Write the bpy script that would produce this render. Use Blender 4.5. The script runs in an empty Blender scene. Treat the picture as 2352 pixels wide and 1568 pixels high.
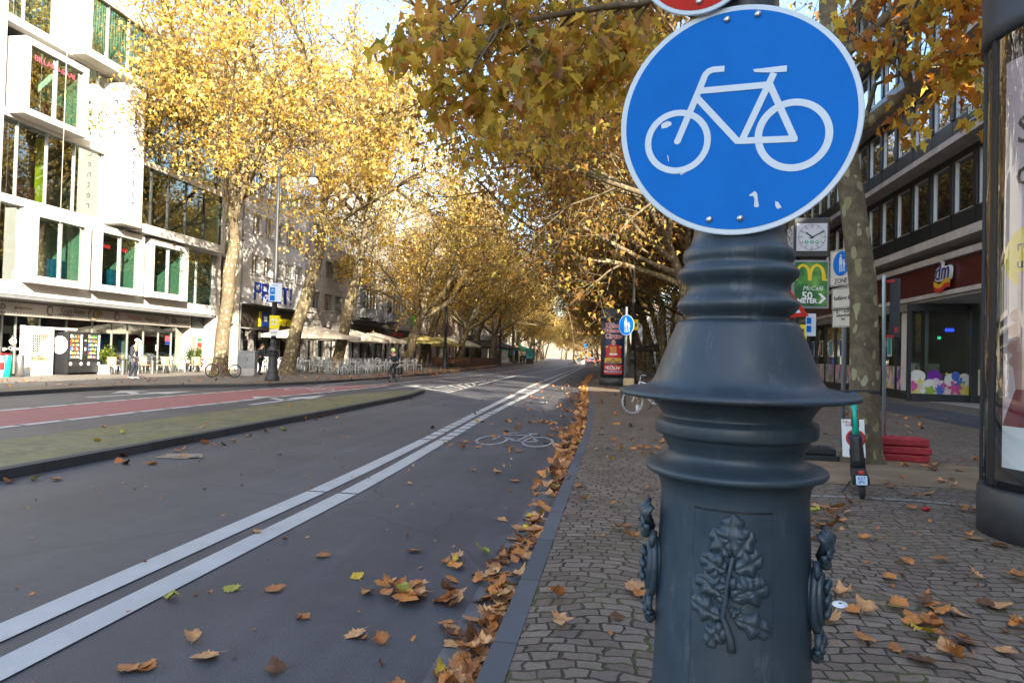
import bpy, bmesh, math, random
import numpy as np
from mathutils import Vector, Matrix
R=math.radians; PI=math.pi
scene=bpy.context.scene
COL=scene.collection
# ------------------------------------------------------------------ camera
cam_h=1.6; YAW=R(8.8); PITCH=R(1.13); ROLL=R(1.5); FPX=1568.0
cd=bpy.data.cameras.new('camera'); cam=bpy.data.objects.new('camera',cd); COL.objects.link(cam)
cd.sensor_width=36; cd.lens=24; cd.clip_start=0.05; cd.clip_end=5000
cam.matrix_world=Matrix.Translation((0,0,cam_h))@Matrix.Rotation(YAW,4,'Z')@Matrix.Rotation(PI/2+PITCH,4,'X')@Matrix.Rotation(ROLL,4,'Z')
scene.camera=cam
# ------------------------------------------------------------------ light
SUN_AZ=R(146.5); SUN_EL=R(24)
w=bpy.data.worlds.new('World'); scene.world=w; w.use_nodes=True
nt=w.node_tree; sky=nt.nodes.new('ShaderNodeTexSky'); sky.sky_type='NISHITA'; sky.sun_disc=False
sky.sun_elevation=SUN_EL; sky.sun_rotation=SUN_AZ; sky.air_density=1.0; sky.dust_density=1.5; sky.ozone_density=1.0
bg=nt.nodes['Background']; bg.inputs[1].default_value=0.15; nt.links.new(sky.outputs[0],bg.inputs[0])
sl=bpy.data.lights.new('sun','SUN'); sl.energy=5.0; sl.angle=R(0.5); sl.color=(1,0.90,0.74)
sun=bpy.data.objects.new('sun',sl); COL.objects.link(sun)
sdir=Vector((math.sin(SUN_AZ)*math.cos(SUN_EL),math.cos(SUN_AZ)*math.cos(SUN_EL),math.sin(SUN_EL)))
sun.rotation_euler=sdir.to_track_quat('Z','Y').to_euler(); sun.location=(20,-30,40)
scene.view_settings.view_transform='Standard'; scene.view_settings.look='None'
scene.view_settings.exposure=1.98; scene.view_settings.gamma=1
scene.render.engine='CYCLES'
cy=scene.cycles; cy.max_bounces=6; cy.diffuse_bounces=3; cy.glossy_bounces=3; cy.transmission_bounces=4; cy.transparent_max_bounces=8
cy.use_denoising=True; cy.sample_clamp_indirect=4; cy.caustics_reflective=False; cy.caustics_refractive=False
# ------------------------------------------------------------------ helpers
def ray(u,v):
    x=(u-1176)/FPX; y=(784-v)/FPX
    xr=x*math.cos(ROLL)-y*math.sin(ROLL); yr=x*math.sin(ROLL)+y*math.cos(ROLL)
    d=Vector((xr,math.cos(PITCH)-yr*math.sin(PITCH),math.sin(PITCH)+yr*math.cos(PITCH)))
    return Matrix.Rotation(YAW,3,'Z')@d
def gnd(u,v,z=0.12):
    d=ray(u,v); t=(z-cam_h)/d.z; return Vector((d.x*t,d.y*t,z))
def atY(u,v,Y):
    d=ray(u,v); t=Y/d.y; return Vector((d.x*t,Y,cam_h+d.z*t))
def atX(u,v,X):
    d=ray(u,v); t=X/d.x; return Vector((X,d.y*t,cam_h+d.z*t))
class MB:
    def __init__(s): s.v=[]; s.f=[]; s.m=[]; s.sm=[]
    def add(s,vs,fs,mi=0,smooth=False):
        o=len(s.v); s.v+= [tuple(p) for p in vs]
        for f in fs: s.f.append([i+o for i in f]); s.m.append(mi); s.sm.append(smooth)
        return s
    def box(s,x0,x1,y0,y1,z0,z1,mi=0,M=None):
        if x0>x1:x0,x1=x1,x0
        if y0>y1:y0,y1=y1,y0
        if z0>z1:z0,z1=z1,z0
        vs=[Vector((x,y,z)) for z in (z0,z1) for y in (y0,y1) for x in (x0,x1)]
        if M: vs=[M@p for p in vs]
        return s.add(vs,[(0,2,3,1),(4,5,7,6),(0,1,5,4),(2,6,7,3),(0,4,6,2),(1,3,7,5)],mi)
    def bbox(s,x0,x1,y0,y1,z0,z1,b=0.01,mi=0,M=None):
        # box with chamfered edges, rounded by bmesh bevel
        bm=bmesh.new(); bmesh.ops.create_cube(bm,size=1)
        for p in bm.verts:
            p.co=Vector(((x0+x1)/2+p.co.x*abs(x1-x0),(y0+y1)/2+p.co.y*abs(y1-y0),(z0+z1)/2+p.co.z*abs(z1-z0)))
        bmesh.ops.bevel(bm,geom=bm.edges[:],offset=b,segments=2,affect='EDGES',profile=0.5)
        bm.verts.index_update()
        vs=[(M@p.co if M else p.co) for p in bm.verts]; fs=[[q.index for q in f.verts] for f in bm.faces]; bm.free()
        return s.add(vs,fs,mi)
    def lathe(s,prof,n=32,mi=0,M=None,smooth=True,cap=True,a0=0,a1=2*PI):
        full=abs(a1-a0-2*PI)<1e-6; k=n if full else n+1
        vs=[]
        for r,z in prof:
            for i in range(k):
                a=a0+(a1-a0)*i/n; p=Vector((r*math.cos(a),r*math.sin(a),z)); vs.append(M@p if M else p)
        fs=[]
        for j in range(len(prof)-1):
            for i in range(n):
                i2=(i+1)%k; fs.append((j*k+i,j*k+i2,(j+1)*k+i2,(j+1)*k+i))
        s.add(vs,fs,mi,smooth)
        if cap and full:
            o=len(s.v)-len(vs)
            s.f.append([o+i for i in range(k)][::-1]); s.m.append(mi); s.sm.append(False)
            s.f.append([o+(len(prof)-1)*k+i for i in range(k)]); s.m.append(mi); s.sm.append(False)
        return s
    def tube(s,pts,rad,n=6,mi=0,smooth=True,cap=True):
        pts=[Vector(p) for p in pts]
        if not hasattr(rad,'__len__'): rad=[rad]*len(pts)
        vs=[]; up=None
        for i,p in enumerate(pts):
            t=(pts[min(i+1,len(pts)-1)]-pts[max(i-1,0)]).normalized()
            if up is None:
                up=Vector((0,0,1)) if abs(t.z)<0.9 else Vector((1,0,0))
            a=t.cross(up)
            if a.length<1e-5: a=t.cross(Vector((0,1,0)))
            a.normalize(); b=a.cross(t).normalized(); up=b
            for k in range(n):
                an=2*PI*k/n; vs.append(p+(a*math.cos(an)+b*math.sin(an))*rad[i])
        fs=[]
        for j in range(len(pts)-1):
            for k in range(n):
                k2=(k+1)%n; fs.append((j*n+k,j*n+k2,(j+1)*n+k2,(j+1)*n+k))
        if cap: fs.append(tuple(range(n))[::-1]); fs.append(tuple((len(pts)-1)*n+k for k in range(n)))
        return s.add(vs,fs,mi,smooth)
    def ring(s,c,ax,r,t,n=24,m=6,mi=0):
        # torus of centre c, axis ax
        c=Vector(c); ax=Vector(ax).normalized(); a=ax.orthogonal().normalized(); b=ax.cross(a)
        vs=[];fs=[]
        for i in range(n):
            d=a*math.cos(2*PI*i/n)+b*math.sin(2*PI*i/n)
            for k in range(m):
                q=2*PI*k/m; vs.append(c+d*(r+t*math.cos(q))+ax*(t*math.sin(q)))
        for i in range(n):
            for k in range(m):
                fs.append((i*m+k,((i+1)%n)*m+k,((i+1)%n)*m+(k+1)%m,i*m+(k+1)%m))
        return s.add(vs,fs,mi,True)
    def prism(s,poly,h0,h1,M,mi=0):
        # poly in local xy extruded along local z from h0 to h1, then M
        n=len(poly); vs=[M@Vector((x,y,h0)) for x,y in poly]+[M@Vector((x,y,h1)) for x,y in poly]
        fs=[tuple(range(n))[::-1],tuple(range(n,2*n))]+[(i,(i+1)%n,n+(i+1)%n,n+i) for i in range(n)]
        return s.add(vs,fs,mi)
    def quad(s,a,b,c,d,mi=0): return s.add([a,b,c,d],[(0,1,2,3)],mi)
    def sphere(s,c,r,n=16,m=10,mi=0,sc=(1,1,1)):
        prof=[(max(1e-4,r*math.sin(PI*j/m)),-r*math.cos(PI*j/m)) for j in range(m+1)]
        M=Matrix.Translation(Vector(c))@Matrix.Diagonal((sc[0],sc[1],sc[2],1))
        return s.lathe(prof,n,mi,M,True,False)
    def mesh(s,name,mats):
        me=bpy.data.meshes.new(name); me.from_pydata(s.v,[],s.f)
        for m in (mats if isinstance(mats,(list,tuple)) else [mats]): me.materials.append(m)
        me.polygons.foreach_set('material_index',s.m); me.polygons.foreach_set('use_smooth',s.sm); me.update()
        return me
    def build(s,name,mats,parent=None,loc=None,M=None):
        o=bpy.data.objects.new(name,s.mesh(name,mats)); COL.objects.link(o)
        if parent: o.parent=parent
        if loc is not None: o.location=loc
        if M is not None: o.matrix_local=M
        return o
def tag(o,label=None,cat=None,group=None,kind=None):
    if label:o['label']=label
    if cat:o['category']=cat
    if group:o['group']=group
    if kind:o['kind']=kind
    return o
def thing(name,label,cat,loc=(0,0,0),rz=0,group=None):
    o=bpy.data.objects.new(name,None); COL.objects.link(o); o.empty_display_size=.2
    o.location=loc; o.rotation_euler=(0,0,rz); return tag(o,label,cat,group)
def struct(mb,name,mat,label,cat):
    return tag(mb.build(name,mat),label,cat,None,'structure')
def copy_tree(o,parent=None):
    c=o.copy(); COL.objects.link(c)
    if parent: c.parent=parent
    for ch in list(o.children): copy_tree(ch,c)
    return c
def dup(o,loc,rz=0,label=None,sc=None):
    c=copy_tree(o); c.location=loc; c.rotation_euler=(0,0,rz)
    if sc: c.scale=sc if hasattr(sc,'__len__') else (sc,sc,sc)
    if label: c['label']=label
    return c
def part(name,me,parent,mats=None,M=None):
    o=bpy.data.objects.new(name,me); COL.objects.link(o); o.parent=parent
    if M is not None:o.matrix_local=M
    return o
def text(body,size,mat,parent,M,name='lettering',ext=0.004,align='CENTER',space=1.0,shear=0,sx=1.0,bold=0.0):
    c=bpy.data.curves.new(name,'FONT'); c.body=body; c.size=size; c.extrude=ext; c.align_x=align; c.align_y='CENTER'
    c.space_character=space; c.shear=shear; c.offset=bold; c.resolution_u=2; c.space_line=0.85
    t=bpy.data.objects.new('tmp',c); me=bpy.data.meshes.new_from_object(t); bpy.data.objects.remove(t); bpy.data.curves.remove(c)
    me.name=name; me.materials.clear(); me.materials.append(mat)
    if sx!=1.0: me.transform(Matrix.Diagonal((sx,1,1,1)))
    o=bpy.data.objects.new(name,me); COL.objects.link(o); o.parent=parent; o.matrix_local=M
    return o
def face(loc,nx,ny):
    # matrix of a vertical panel: local x along the wall to the reader's right, y up, z out along (nx,ny)
    n=Vector((nx,ny,0)).normalized(); x=Vector((-n.y,n.x,0)); z=n; y=Vector((0,0,1))
    return Matrix(((x.x,y.x,z.x,loc[0]),(x.y,y.y,z.y,loc[1]),(x.z,y.z,z.z,loc[2]),(0,0,0,1)))
def circ(r,n=40,cx=0,cy=0,sx=1): return [(cx+sx*r*math.cos(2*PI*i/n),cy+r*math.sin(2*PI*i/n)) for i in range(n)]
def bar2(mb,a,b,wd,h0,h1,M,mi=0):
    a=Vector(a);b=Vector(b);d=(b-a).normalized();p=Vector((-d.y,d.x))*wd/2
    mb.prism([(a+p)[:],(a-p)[:],(b-p)[:],(b+p)[:]],h0,h1,M,mi)
def ann2(mb,c,r0,r1,h0,h1,M,n=48,mi=0):
    vs=[];fs=[]
    for i in range(n):
        a=2*PI*i/n
        for r,h in ((r0,h0),(r1,h0),(r1,h1),(r0,h1)): vs.append(M@Vector((c[0]+r*math.cos(a),c[1]+r*math.sin(a),h)))
    for i in range(n):
        j=(i+1)%n
        for k in range(4): fs.append((i*4+k,i*4+(k+1)%4,j*4+(k+1)%4,j*4+k))
    mb.add(vs,fs,mi)
# ------------------------------------------------------------------ materials
def nodes(name):
    m=bpy.data.materials.new(name); m.use_nodes=True; n=m.node_tree; return m,n,n.nodes['Principled BSDF']
def N(n,t,**k):
    q=n.nodes.new(t)
    for a,b in k.items(): setattr(q,a,b)
    return q
def ramp(n,src,stops):
    r=N(n,'ShaderNodeValToRGB'); e=r.color_ramp.elements
    while len(e)<len(stops): e.new(0.5)
    for q,(p,c) in zip(e,stops): q.position=p; q.color=(*c[:3],1)
    n.links.new(src,r.inputs[0]); return r.outputs[0]
def mixc(n,f,a,b,mode='MIX'):
    m=N(n,'ShaderNodeMix',data_type='RGBA',blend_type=mode)
    for s,v in ((0,f),(6,a),(7,b)):
        if hasattr(v,'is_linked') : n.links.new(v,m.inputs[s])
        elif hasattr(v,'__len__'): m.inputs[s].default_value=(*v[:3],1)
        else: m.inputs[s].default_value=v
    return m.outputs[2]
def noise(n,scale,det=4,rough=.55,vec=None,dist=0):
    t=N(n,'ShaderNodeTexNoise'); t.inputs['Scale'].default_value=scale; t.inputs['Detail'].default_value=det; t.inputs['Roughness'].default_value=rough; t.inputs['Distortion'].default_value=dist
    if vec: n.links.new(vec,t.inputs['Vector'])
    return t.outputs[0]
def objco(n):
    return N(n,'ShaderNodeTexCoord').outputs['Object']
def geopos(n): return N(n,'ShaderNodeNewGeometry').outputs['Position']
def bump(n,b,h,st=.3,d=.01):
    q=N(n,'ShaderNodeBump'); q.inputs['Strength'].default_value=st; q.inputs['Distance'].default_value=d
    n.links.new(h,q.inputs['Height']); n.links.new(q.outputs[0],b.inputs['Normal'])
def mat(name,c,rough=.6,metal=0,var=.12,vs=3.0,bs=0,bscale=60,spec=.5,emis=0,coat=0):
    m,n,b=nodes(name); b.inputs['Roughness'].default_value=rough; b.inputs['Metallic'].default_value=metal
    b.inputs['Specular IOR Level'].default_value=spec; b.inputs['Coat Weight'].default_value=coat
    if var>0:
        v=noise(n,vs,6,.65,geopos(n)); lo=[x*(1-var) for x in c]; hi=[min(1,x*(1+var)) for x in c]
        n.links.new(ramp(n,v,[(.3,lo),(.7,hi)]),b.inputs['Base Color'])
    else: b.inputs['Base Color'].default_value=(*c,1)
    if emis: b.inputs['Emission Color'].default_value=(*c,1); b.inputs['Emission Strength'].default_value=emis
    if bs: bump(n,b,noise(n,bscale,5,.6,geopos(n)),bs)
    m.diffuse_color=(*c,1); return m
def asphalt_mat():
    m,n,b=nodes('asphalt'); P=geopos(n)
    big=noise(n,.35,5,.6,P); fine=noise(n,140,3,.7,P); mid=noise(n,6,5,.7,P)
    sc=N(n,'ShaderNodeMapping'); sc.inputs['Scale'].default_value=(2.2,.06,1); n.links.new(P,sc.inputs[0]); streak=noise(n,1,4,.6,sc.outputs[0])
    c=ramp(n,big,[(.3,(.050,.051,.060)),(.5,(.075,.074,.080)),(.7,(.098,.099,.108))])
    c=mixc(n,.8,c,ramp(n,fine,[(.36,(.25,.25,.27)),(.5,(.8,.8,.8)),(.66,(2.1,2.1,2.1))]),'MULTIPLY')
    c=mixc(n,.5,c,ramp(n,mid,[(.3,(.75,.75,.76)),(.7,(1.2,1.2,1.18))]),'MULTIPLY')
    vo=N(n,'ShaderNodeTexVoronoi',feature='DISTANCE_TO_EDGE'); vo.inputs['Scale'].default_value=.22; wq=N(n,'ShaderNodeTexNoise'); wq.inputs['Scale'].default_value=1.3; wq.inputs['Detail'].default_value=6; n.links.new(P,wq.inputs['Vector']); n.links.new(mixc(n,.35,P,wq.outputs['Color'],'ADD'),vo.inputs['Vector'])
    c=mixc(n,ramp(n,vo.outputs['Distance'],[(.0,(.65,)*3),(.004,(0,)*3)]),c,(.025,.025,.027))
    c=mixc(n,ramp(n,noise(n,.9,3,.5,P),[(.66,(0,)*3),(.70,(.35,)*3)]),c,(.035,.035,.04))
    c=mixc(n,.65,c,ramp(n,streak,[(.35,(.72,.72,.74)),(.65,(1.2,1.2,1.2))]),'MULTIPLY')
    n.links.new(c,b.inputs['Base Color']); b.inputs['Roughness'].default_value=.56; b.inputs['Specular IOR Level'].default_value=.45
    bump(n,b,fine,.55,.006); return m
def setts_mat(name,c1,c2,mortar,moss,bw=.15,bh=.105,arc=.22,mossamt=.5,rot=0.0,period=1.5,creep=0):
    m,n,b=nodes(name); P=geopos(n)
    mp=N(n,'ShaderNodeMapping'); mp.inputs['Rotation'].default_value=(0,0,rot); n.links.new(P,mp.inputs[0])
    sep=N(n,'ShaderNodeSeparateXYZ'); n.links.new(mp.outputs[0],sep.inputs[0])
    # rows laid in shallow segmental arcs, then a little wobble
    def math_(op,a,b_=None):
        q=N(n,'ShaderNodeMath',operation=op)
        for i,x in enumerate((a,b_)):
            if x is None: continue
            if hasattr(x,'is_linked'): n.links.new(x,q.inputs[i])
            else: q.inputs[i].default_value=x
        return q.outputs[0]
    s=math_('SINE',math_('MULTIPLY',sep.outputs[0],2*PI/period/2)); s=math_('MULTIPLY',s,s)
    wob=N(n,'ShaderNodeTexNoise'); wob.inputs['Scale'].default_value=1.7; wob.inputs['Detail'].default_value=3; n.links.new(P,wob.inputs['Vector'])
    ws=N(n,'ShaderNodeSeparateColor'); n.links.new(wob.outputs['Color'],ws.inputs[0])
    wob2=N(n,'ShaderNodeTexNoise'); wob2.inputs['Scale'].default_value=11; wob2.inputs['Detail'].default_value=2; n.links.new(P,wob2.inputs['Vector'])
    ws2=N(n,'ShaderNodeSeparateColor'); n.links.new(wob2.outputs['Color'],ws2.inputs[0])
    y=math_('ADD',sep.outputs[1],math_('MULTIPLY',s,arc)); y=math_('ADD',y,math_('MULTIPLY',ws.outputs[0],.22)); y=math_('ADD',y,math_('MULTIPLY',ws2.outputs[0],.055))
    x=math_('ADD',sep.outputs[0],math_('MULTIPLY',ws.outputs[1],.25)); x=math_('ADD',x,math_('MULTIPLY',ws2.outputs[1],.06))
    cb=N(n,'ShaderNodeCombineXYZ'); n.links.new(x,cb.inputs[0]); n.links.new(y,cb.inputs[1])
    br=N(n,'ShaderNodeTexBrick'); n.links.new(cb.outputs[0],br.inputs['Vector'])
    br.inputs['Scale'].default_value=1; br.inputs['Brick Width'].default_value=bw; br.inputs['Row Height'].default_value=bh
    br.inputs['Mortar Size'].default_value=.009; br.inputs['Mortar Smooth'].default_value=.45; br.offset=.43; br.squash=1.25; br.squash_frequency=3
    br.inputs['Color1'].default_value=(*c1,1); br.inputs['Color2'].default_value=(*c2,1); br.inputs['Mortar'].default_value=(*mortar,1); br.inputs['Bias'].default_value=0
    # joints: dark grit with patches of moss
    mossn=ramp(n,noise(n,2.3,5,.65,P),[(.48,(0,0,0)),(.62,(1,1,1))])
    jf=math_('MULTIPLY',br.outputs['Fac'],mossamt); q=N(n,'ShaderNodeMix',data_type='RGBA',blend_type='MULTIPLY'); q.inputs[0].default_value=1
    n.links.new(mossn,q.inputs[6]); n.links.new(jf,q.inputs[7])
    c=mixc(n,q.outputs[2],br.outputs['Color'],moss)
    if creep: c=mixc(n,ramp(n,noise(n,1.1,7,.75,P),[(.44,(0,0,0)),(.60,(creep,)*3)]),c,moss)
    c=mixc(n,ramp(n,noise(n,.55,6,.7,P),[(.5,(0,0,0)),(.72,(.55,)*3)]),c,(.17,.135,.10))
    c=mixc(n,.5,c,ramp(n,noise(n,35,5,.7,P),[(.3,(.62,.62,.62)),(.7,(1.35,1.35,1.33))]),'MULTIPLY')
    c=mixc(n,.55,c,ramp(n,noise(n,.8,5,.6,P),[(.3,(.72,.71,.7)),(.7,(1.25,1.24,1.22))]),'MULTIPLY')
    n.links.new(c,b.inputs['Base Color']); b.inputs['Roughness'].default_value=.62; b.inputs['Specular IOR Level'].default_value=.4
    inv=math_('SUBTRACT',1.0,br.outputs['Fac']); h=math_('ADD',math_('MULTIPLY',inv,1.0),math_('MULTIPLY',noise(n,45,4,.7,P),.3)); h=math_('ADD',h,math_('MULTIPLY',ws2.outputs[2],.5))
    bump(n,b,h,.9,.016); return m
def leaf_mat(name,trans=.45,rough=.55):
    m,n,b=nodes(name); at=N(n,'ShaderNodeAttribute',attribute_name='tint'); out=n.nodes['Material Output']
    n.links.new(at.outputs['Color'],b.inputs['Base Color']); b.inputs['Roughness'].default_value=rough; b.inputs['Specular IOR Level'].default_value=.25
    tr=N(n,'ShaderNodeBsdfTranslucent'); n.links.new(mixc(n,1.0,at.outputs['Color'],(1.25,1.1,.75),'MULTIPLY'),tr.inputs[0])
    mx=N(n,'ShaderNodeMixShader'); mx.inputs[0].default_value=trans; n.links.new(b.outputs[0],mx.inputs[1]); n.links.new(tr.outputs[0],mx.inputs[2]); n.links.new(mx.outputs[0],out.inputs[0]); return m
def bark_mat():
    m,n,b=nodes('plane_bark'); P=objco(n)
    mp=N(n,'ShaderNodeMapping'); mp.inputs['Scale'].default_value=(1,1,.62); n.links.new(P,mp.inputs[0])
    w_=N(n,'ShaderNodeTexNoise'); w_.inputs['Scale'].default_value=5; n.links.new(mp.outputs[0],w_.inputs['Vector'])
    ad=mixc(n,.16,mp.outputs[0],w_.outputs['Color'],'ADD')
    v=N(n,'ShaderNodeTexVoronoi',feature='F1'); v.inputs['Scale'].default_value=7.5; n.links.new(ad,v.inputs['Vector'])
    pick=N(n,'ShaderNodeSeparateColor'); n.links.new(v.outputs['Color'],pick.inputs[0])
    q=N(n,'ShaderNodeMath',operation='LESS_THAN'); n.links.new(v.outputs['Distance'],q.inputs[0]); q.inputs[1].default_value=.42
    q2=N(n,'ShaderNodeMath',operation='GREATER_THAN'); n.links.new(pick.outputs[0],q2.inputs[0]); q2.inputs[1].default_value=.52
    q3=N(n,'ShaderNodeMath',operation='MULTIPLY'); n.links.new(q.outputs[0],q3.inputs[0]); n.links.new(q2.outputs[0],q3.inputs[1])
    base=ramp(n,noise(n,7,6,.7,P),[(.3,(.090,.070,.044)),(.5,(.145,.112,.069)),(.7,(.21,.165,.10))])
    pale=ramp(n,pick.outputs[1],[(.0,(.33,.30,.17)),(.5,(.25,.22,.10)),(1,(.42,.38,.25))])
    c=mixc(n,q3.outputs[0],base,pale); c=mixc(n,.4,c,ramp(n,noise(n,45,4,.7,P),[(.3,(.6,.6,.6)),(.7,(1.3,1.3,1.3))]),'MULTIPLY')
    n.links.new(c,b.inputs['Base Color']); b.inputs['Roughness'].default_value=.85; b.inputs['Specular IOR Level'].default_value=.2
    bump(n,b,noise(n,22,5,.7,P),.45,.02); return m
def dark_glass(name,c=(.012,.016,.02),g=.22,tint=(.9,.95,1)):
    m,n,b=nodes(name); out=n.nodes['Material Output']; b.inputs['Roughness'].default_value=.08
    v=noise(n,.6,3,.6,geopos(n)); n.links.new(ramp(n,v,[(.35,[x*.5 for x in c]),(.65,[x*1.9 for x in c])]),b.inputs['Base Color'])
    gl=N(n,'ShaderNodeBsdfGlossy'); gl.inputs['Roughness'].default_value=.015; gl.inputs[0].default_value=(*tint,1)
    wv=noise(n,.9,2,.5,geopos(n)); bq=N(n,'ShaderNodeBump'); bq.inputs['Strength'].default_value=.06; bq.inputs['Distance'].default_value=.1; n.links.new(wv,bq.inputs['Height']); n.links.new(bq.outputs[0],gl.inputs['Normal'])
    lw=N(n,'ShaderNodeLayerWeight'); lw.inputs[0].default_value=.35
    mr=N(n,'ShaderNodeMapRange'); n.links.new(lw.outputs['Facing'],mr.inputs[0]); mr.inputs[3].default_value=g; mr.inputs[4].default_value=.85
    mx=N(n,'ShaderNodeMixShader'); n.links.new(mr.outputs[0],mx.inputs[0]); n.links.new(b.outputs[0],mx.inputs[1]); n.links.new(gl.outputs[0],mx.inputs[2]); n.links.new(mx.outputs[0],out.inputs[0]); return m
def clear_glass(name,tint=(.72,.86,.80),g=.10):
    m,n,b=nodes(name); out=n.nodes['Material Output']
    tr=N(n,'ShaderNodeBsdfTransparent'); tr.inputs[0].default_value=(*tint,1); gl=N(n,'ShaderNodeBsdfGlossy'); gl.inputs['Roughness'].default_value=.01
    lw=N(n,'ShaderNodeLayerWeight'); lw.inputs[0].default_value=.3
    mr=N(n,'ShaderNodeMapRange'); n.links.new(lw.outputs['Facing'],mr.inputs[0]); mr.inputs[3].default_value=g; mr.inputs[4].default_value=.8
    mx=N(n,'ShaderNodeMixShader'); n.links.new(mr.outputs[0],mx.inputs[0]); n.links.new(tr.outputs[0],mx.inputs[1]); n.links.new(gl.outputs[0],mx.inputs[2]); n.links.new(mx.outputs[0],out.inputs[0]); return m
def iron_mat(name,c,rough=.42):
    # cast iron under old thick paint: scuffs and pale rubbed marks
    m,n,b=nodes(name); P=objco(n)
    c0=ramp(n,noise(n,3,6,.7,P),[(.3,[x*.78 for x in c]),(.7,[x*1.25 for x in c])])
    mp=N(n,'ShaderNodeMapping'); mp.inputs['Scale'].default_value=(9,9,2.2); n.links.new(P,mp.inputs[0])
    sc=ramp(n,noise(n,2.2,8,.78,mp.outputs[0]),[(.56,(0,0,0)),(.78,(.6,.6,.6))])
    c0=mixc(n,ramp(n,noise(n,1.4,4,.6,P),[(.44,(0,)*3),(.66,(.6,)*3)]),c0,(.062,.055,.046)); c1=mixc(n,sc,c0,(.17,.21,.24)); dust=ramp(n,noise(n,60,4,.8,P),[(.62,(0,0,0)),(.8,(.35,.35,.35))]); c1=mixc(n,dust,c1,(.2,.19,.17))
    n.links.new(c1,b.inputs['Base Color']); n.links.new(ramp(n,noise(n,12,5,.7,P),[(.3,(rough-.1,)*3),(.7,(rough+.14,)*3)]),b.inputs['Roughness'])
    bump(n,b,noise(n,28,5,.65,P),.16,.006); return m
def block_mat(name,c,bw,bh,mortar=.012,var=.13,wet=0):
    m,n,b=nodes(name); P=geopos(n); sep=N(n,'ShaderNodeSeparateXYZ'); n.links.new(P,sep.inputs[0]); cb=N(n,'ShaderNodeCombineXYZ'); n.links.new(sep.outputs[1],cb.inputs[0]); n.links.new(sep.outputs[2],cb.inputs[1])
    br=N(n,'ShaderNodeTexBrick'); n.links.new(cb.outputs[0],br.inputs['Vector']); br.inputs['Scale'].default_value=1; br.inputs['Brick Width'].default_value=bw; br.inputs['Row Height'].default_value=bh; br.inputs['Mortar Size'].default_value=mortar
    br.inputs['Color1'].default_value=(*[x*(1-var) for x in c],1); br.inputs['Color2'].default_value=(*[x*(1+var) for x in c],1); br.inputs['Mortar'].default_value=(*[x*.55 for x in c],1)
    cc=mixc(n,.6,br.outputs['Color'],ramp(n,noise(n,1.1,6,.65,P),[(.3,(.8,.79,.77)),(.7,(1.15,1.15,1.15))]),'MULTIPLY')
    n.links.new(cc,b.inputs['Base Color']); b.inputs['Roughness'].default_value=.8; bump(n,b,br.outputs['Fac'],-.3,.01); return m
def wear_mat(name,c,under,amt=.5,scale=18,rough=.6):
    # painted road marking, worn through to the asphalt in specks
    m,n,b=nodes(name); P=geopos(n)
    f=ramp(n,noise(n,scale,8,.75,P),[(amt-.06,(1,1,1)),(amt+.05,(0,0,0))]); f2=ramp(n,noise(n,160,3,.7,P),[(.34,(.5,.5,.5)),(.44,(0,0,0))])
    cc=mixc(n,f,ramp(n,noise(n,2,5,.6,P),[(.3,[x*.82 for x in c]),(.7,c)]),under); cc=mixc(n,f2,cc,under)
    n.links.new(cc,b.inputs['Base Color']); b.inputs['Roughness'].default_value=rough; bump(n,b,noise(n,140,3,.7,P),.4,.004); return m
M_={}
M_['asphalt']=asphalt_mat()
M_['setts']=setts_mat('sidewalk_setts',(.150,.109,.080),(.245,.187,.140),(.04,.034,.026),(.085,.10,.022),bw=.128,bh=.098,arc=.13,mossamt=.9)
M_['setts_moss']=setts_mat('median_setts',(.115,.10,.06),(.20,.175,.11),(.10,.105,.03),(.175,.175,.032),bw=.17,bh=.13,arc=0,mossamt=1.0,creep=.65)
M_['slabs']=setts_mat('slab_paving',(.17,.155,.135),(.20,.185,.165),(.07,.062,.05),(.09,.085,.05),bw=.6,bh=.4,arc=0,mossamt=.3)
M_['kerb']=block_mat('kerb_stone',(.105,.105,.11),1.0,5.0,.010,.16)
M_['kerb_dark']=block_mat('median_kerb_stone',(.052,.052,.055),1.0,5.0,.010,.2)
M_['gutter']=mat('gutter_slab',(.12,.11,.11),.7,0,.25,5,.25,90)
M_['sand']=mat('sandy_soil',(.24,.165,.095),.95,0,.3,2,.6,70)
M_['red_lane']=wear_mat('red_lane',(.34,.125,.115),(.22,.10,.095),.40,14,.75)
M_['paint']=wear_mat('road_paint',(.52,.51,.48),(.22,.22,.23),.33,22)
M_['paint_old']=wear_mat('road_paint_old',(.42,.42,.43),(.10,.10,.105),.46,30)
M_['paint_pink']=wear_mat('pink_spray',(.5,.12,.13),(.08,.08,.085),.5,30)
M_['bark']=bark_mat()
M_['leaf']=leaf_mat('autumn_leaves',.55)
M_['iron']=iron_mat('painted_cast_iron',(.032,.052,.069),.42)
M_['iron_far']=mat('lamp_post_paint',(.03,.031,.034),.5,.0,.2,4)
M_['sign_blue']=mat('sign_blue',(.0,.155,.56),.5,0,.08,5,spec=.12)
M_['sign_white']=mat('sign_white',(.60,.68,.74),.35,0,.05,6)
M_['sign_red']=mat('sign_red',(.50,.025,.012),.5,0,.15,5,spec=.12)
M_['white']=mat('white_paint',(.78,.77,.74),.5,0,.06,2)
M_['whitepanel']=mat('white_cladding',(.55,.53,.49),.55,0,.05,.8)
M_['black']=mat('black_plastic',(.015,.015,.017),.45,0,.2,6)
M_['rubber']=mat('tyre_rubber',(.02,.02,.02),.8,0,.2,20)
M_['dark']=mat('dark_metal',(.03,.031,.034),.45,0,.2,3)
M_['grey']=mat('grey_metal',(.25,.26,.27),.5,.2,.15,3)
M_['steel']=mat('brushed_steel',(.55,.55,.55),.3,.9,.1,5)
M_['alu']=mat('alu_frame',(.50,.50,.49),.4,.6,.1,3)
M_['glass']=dark_glass('window_glass')
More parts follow.
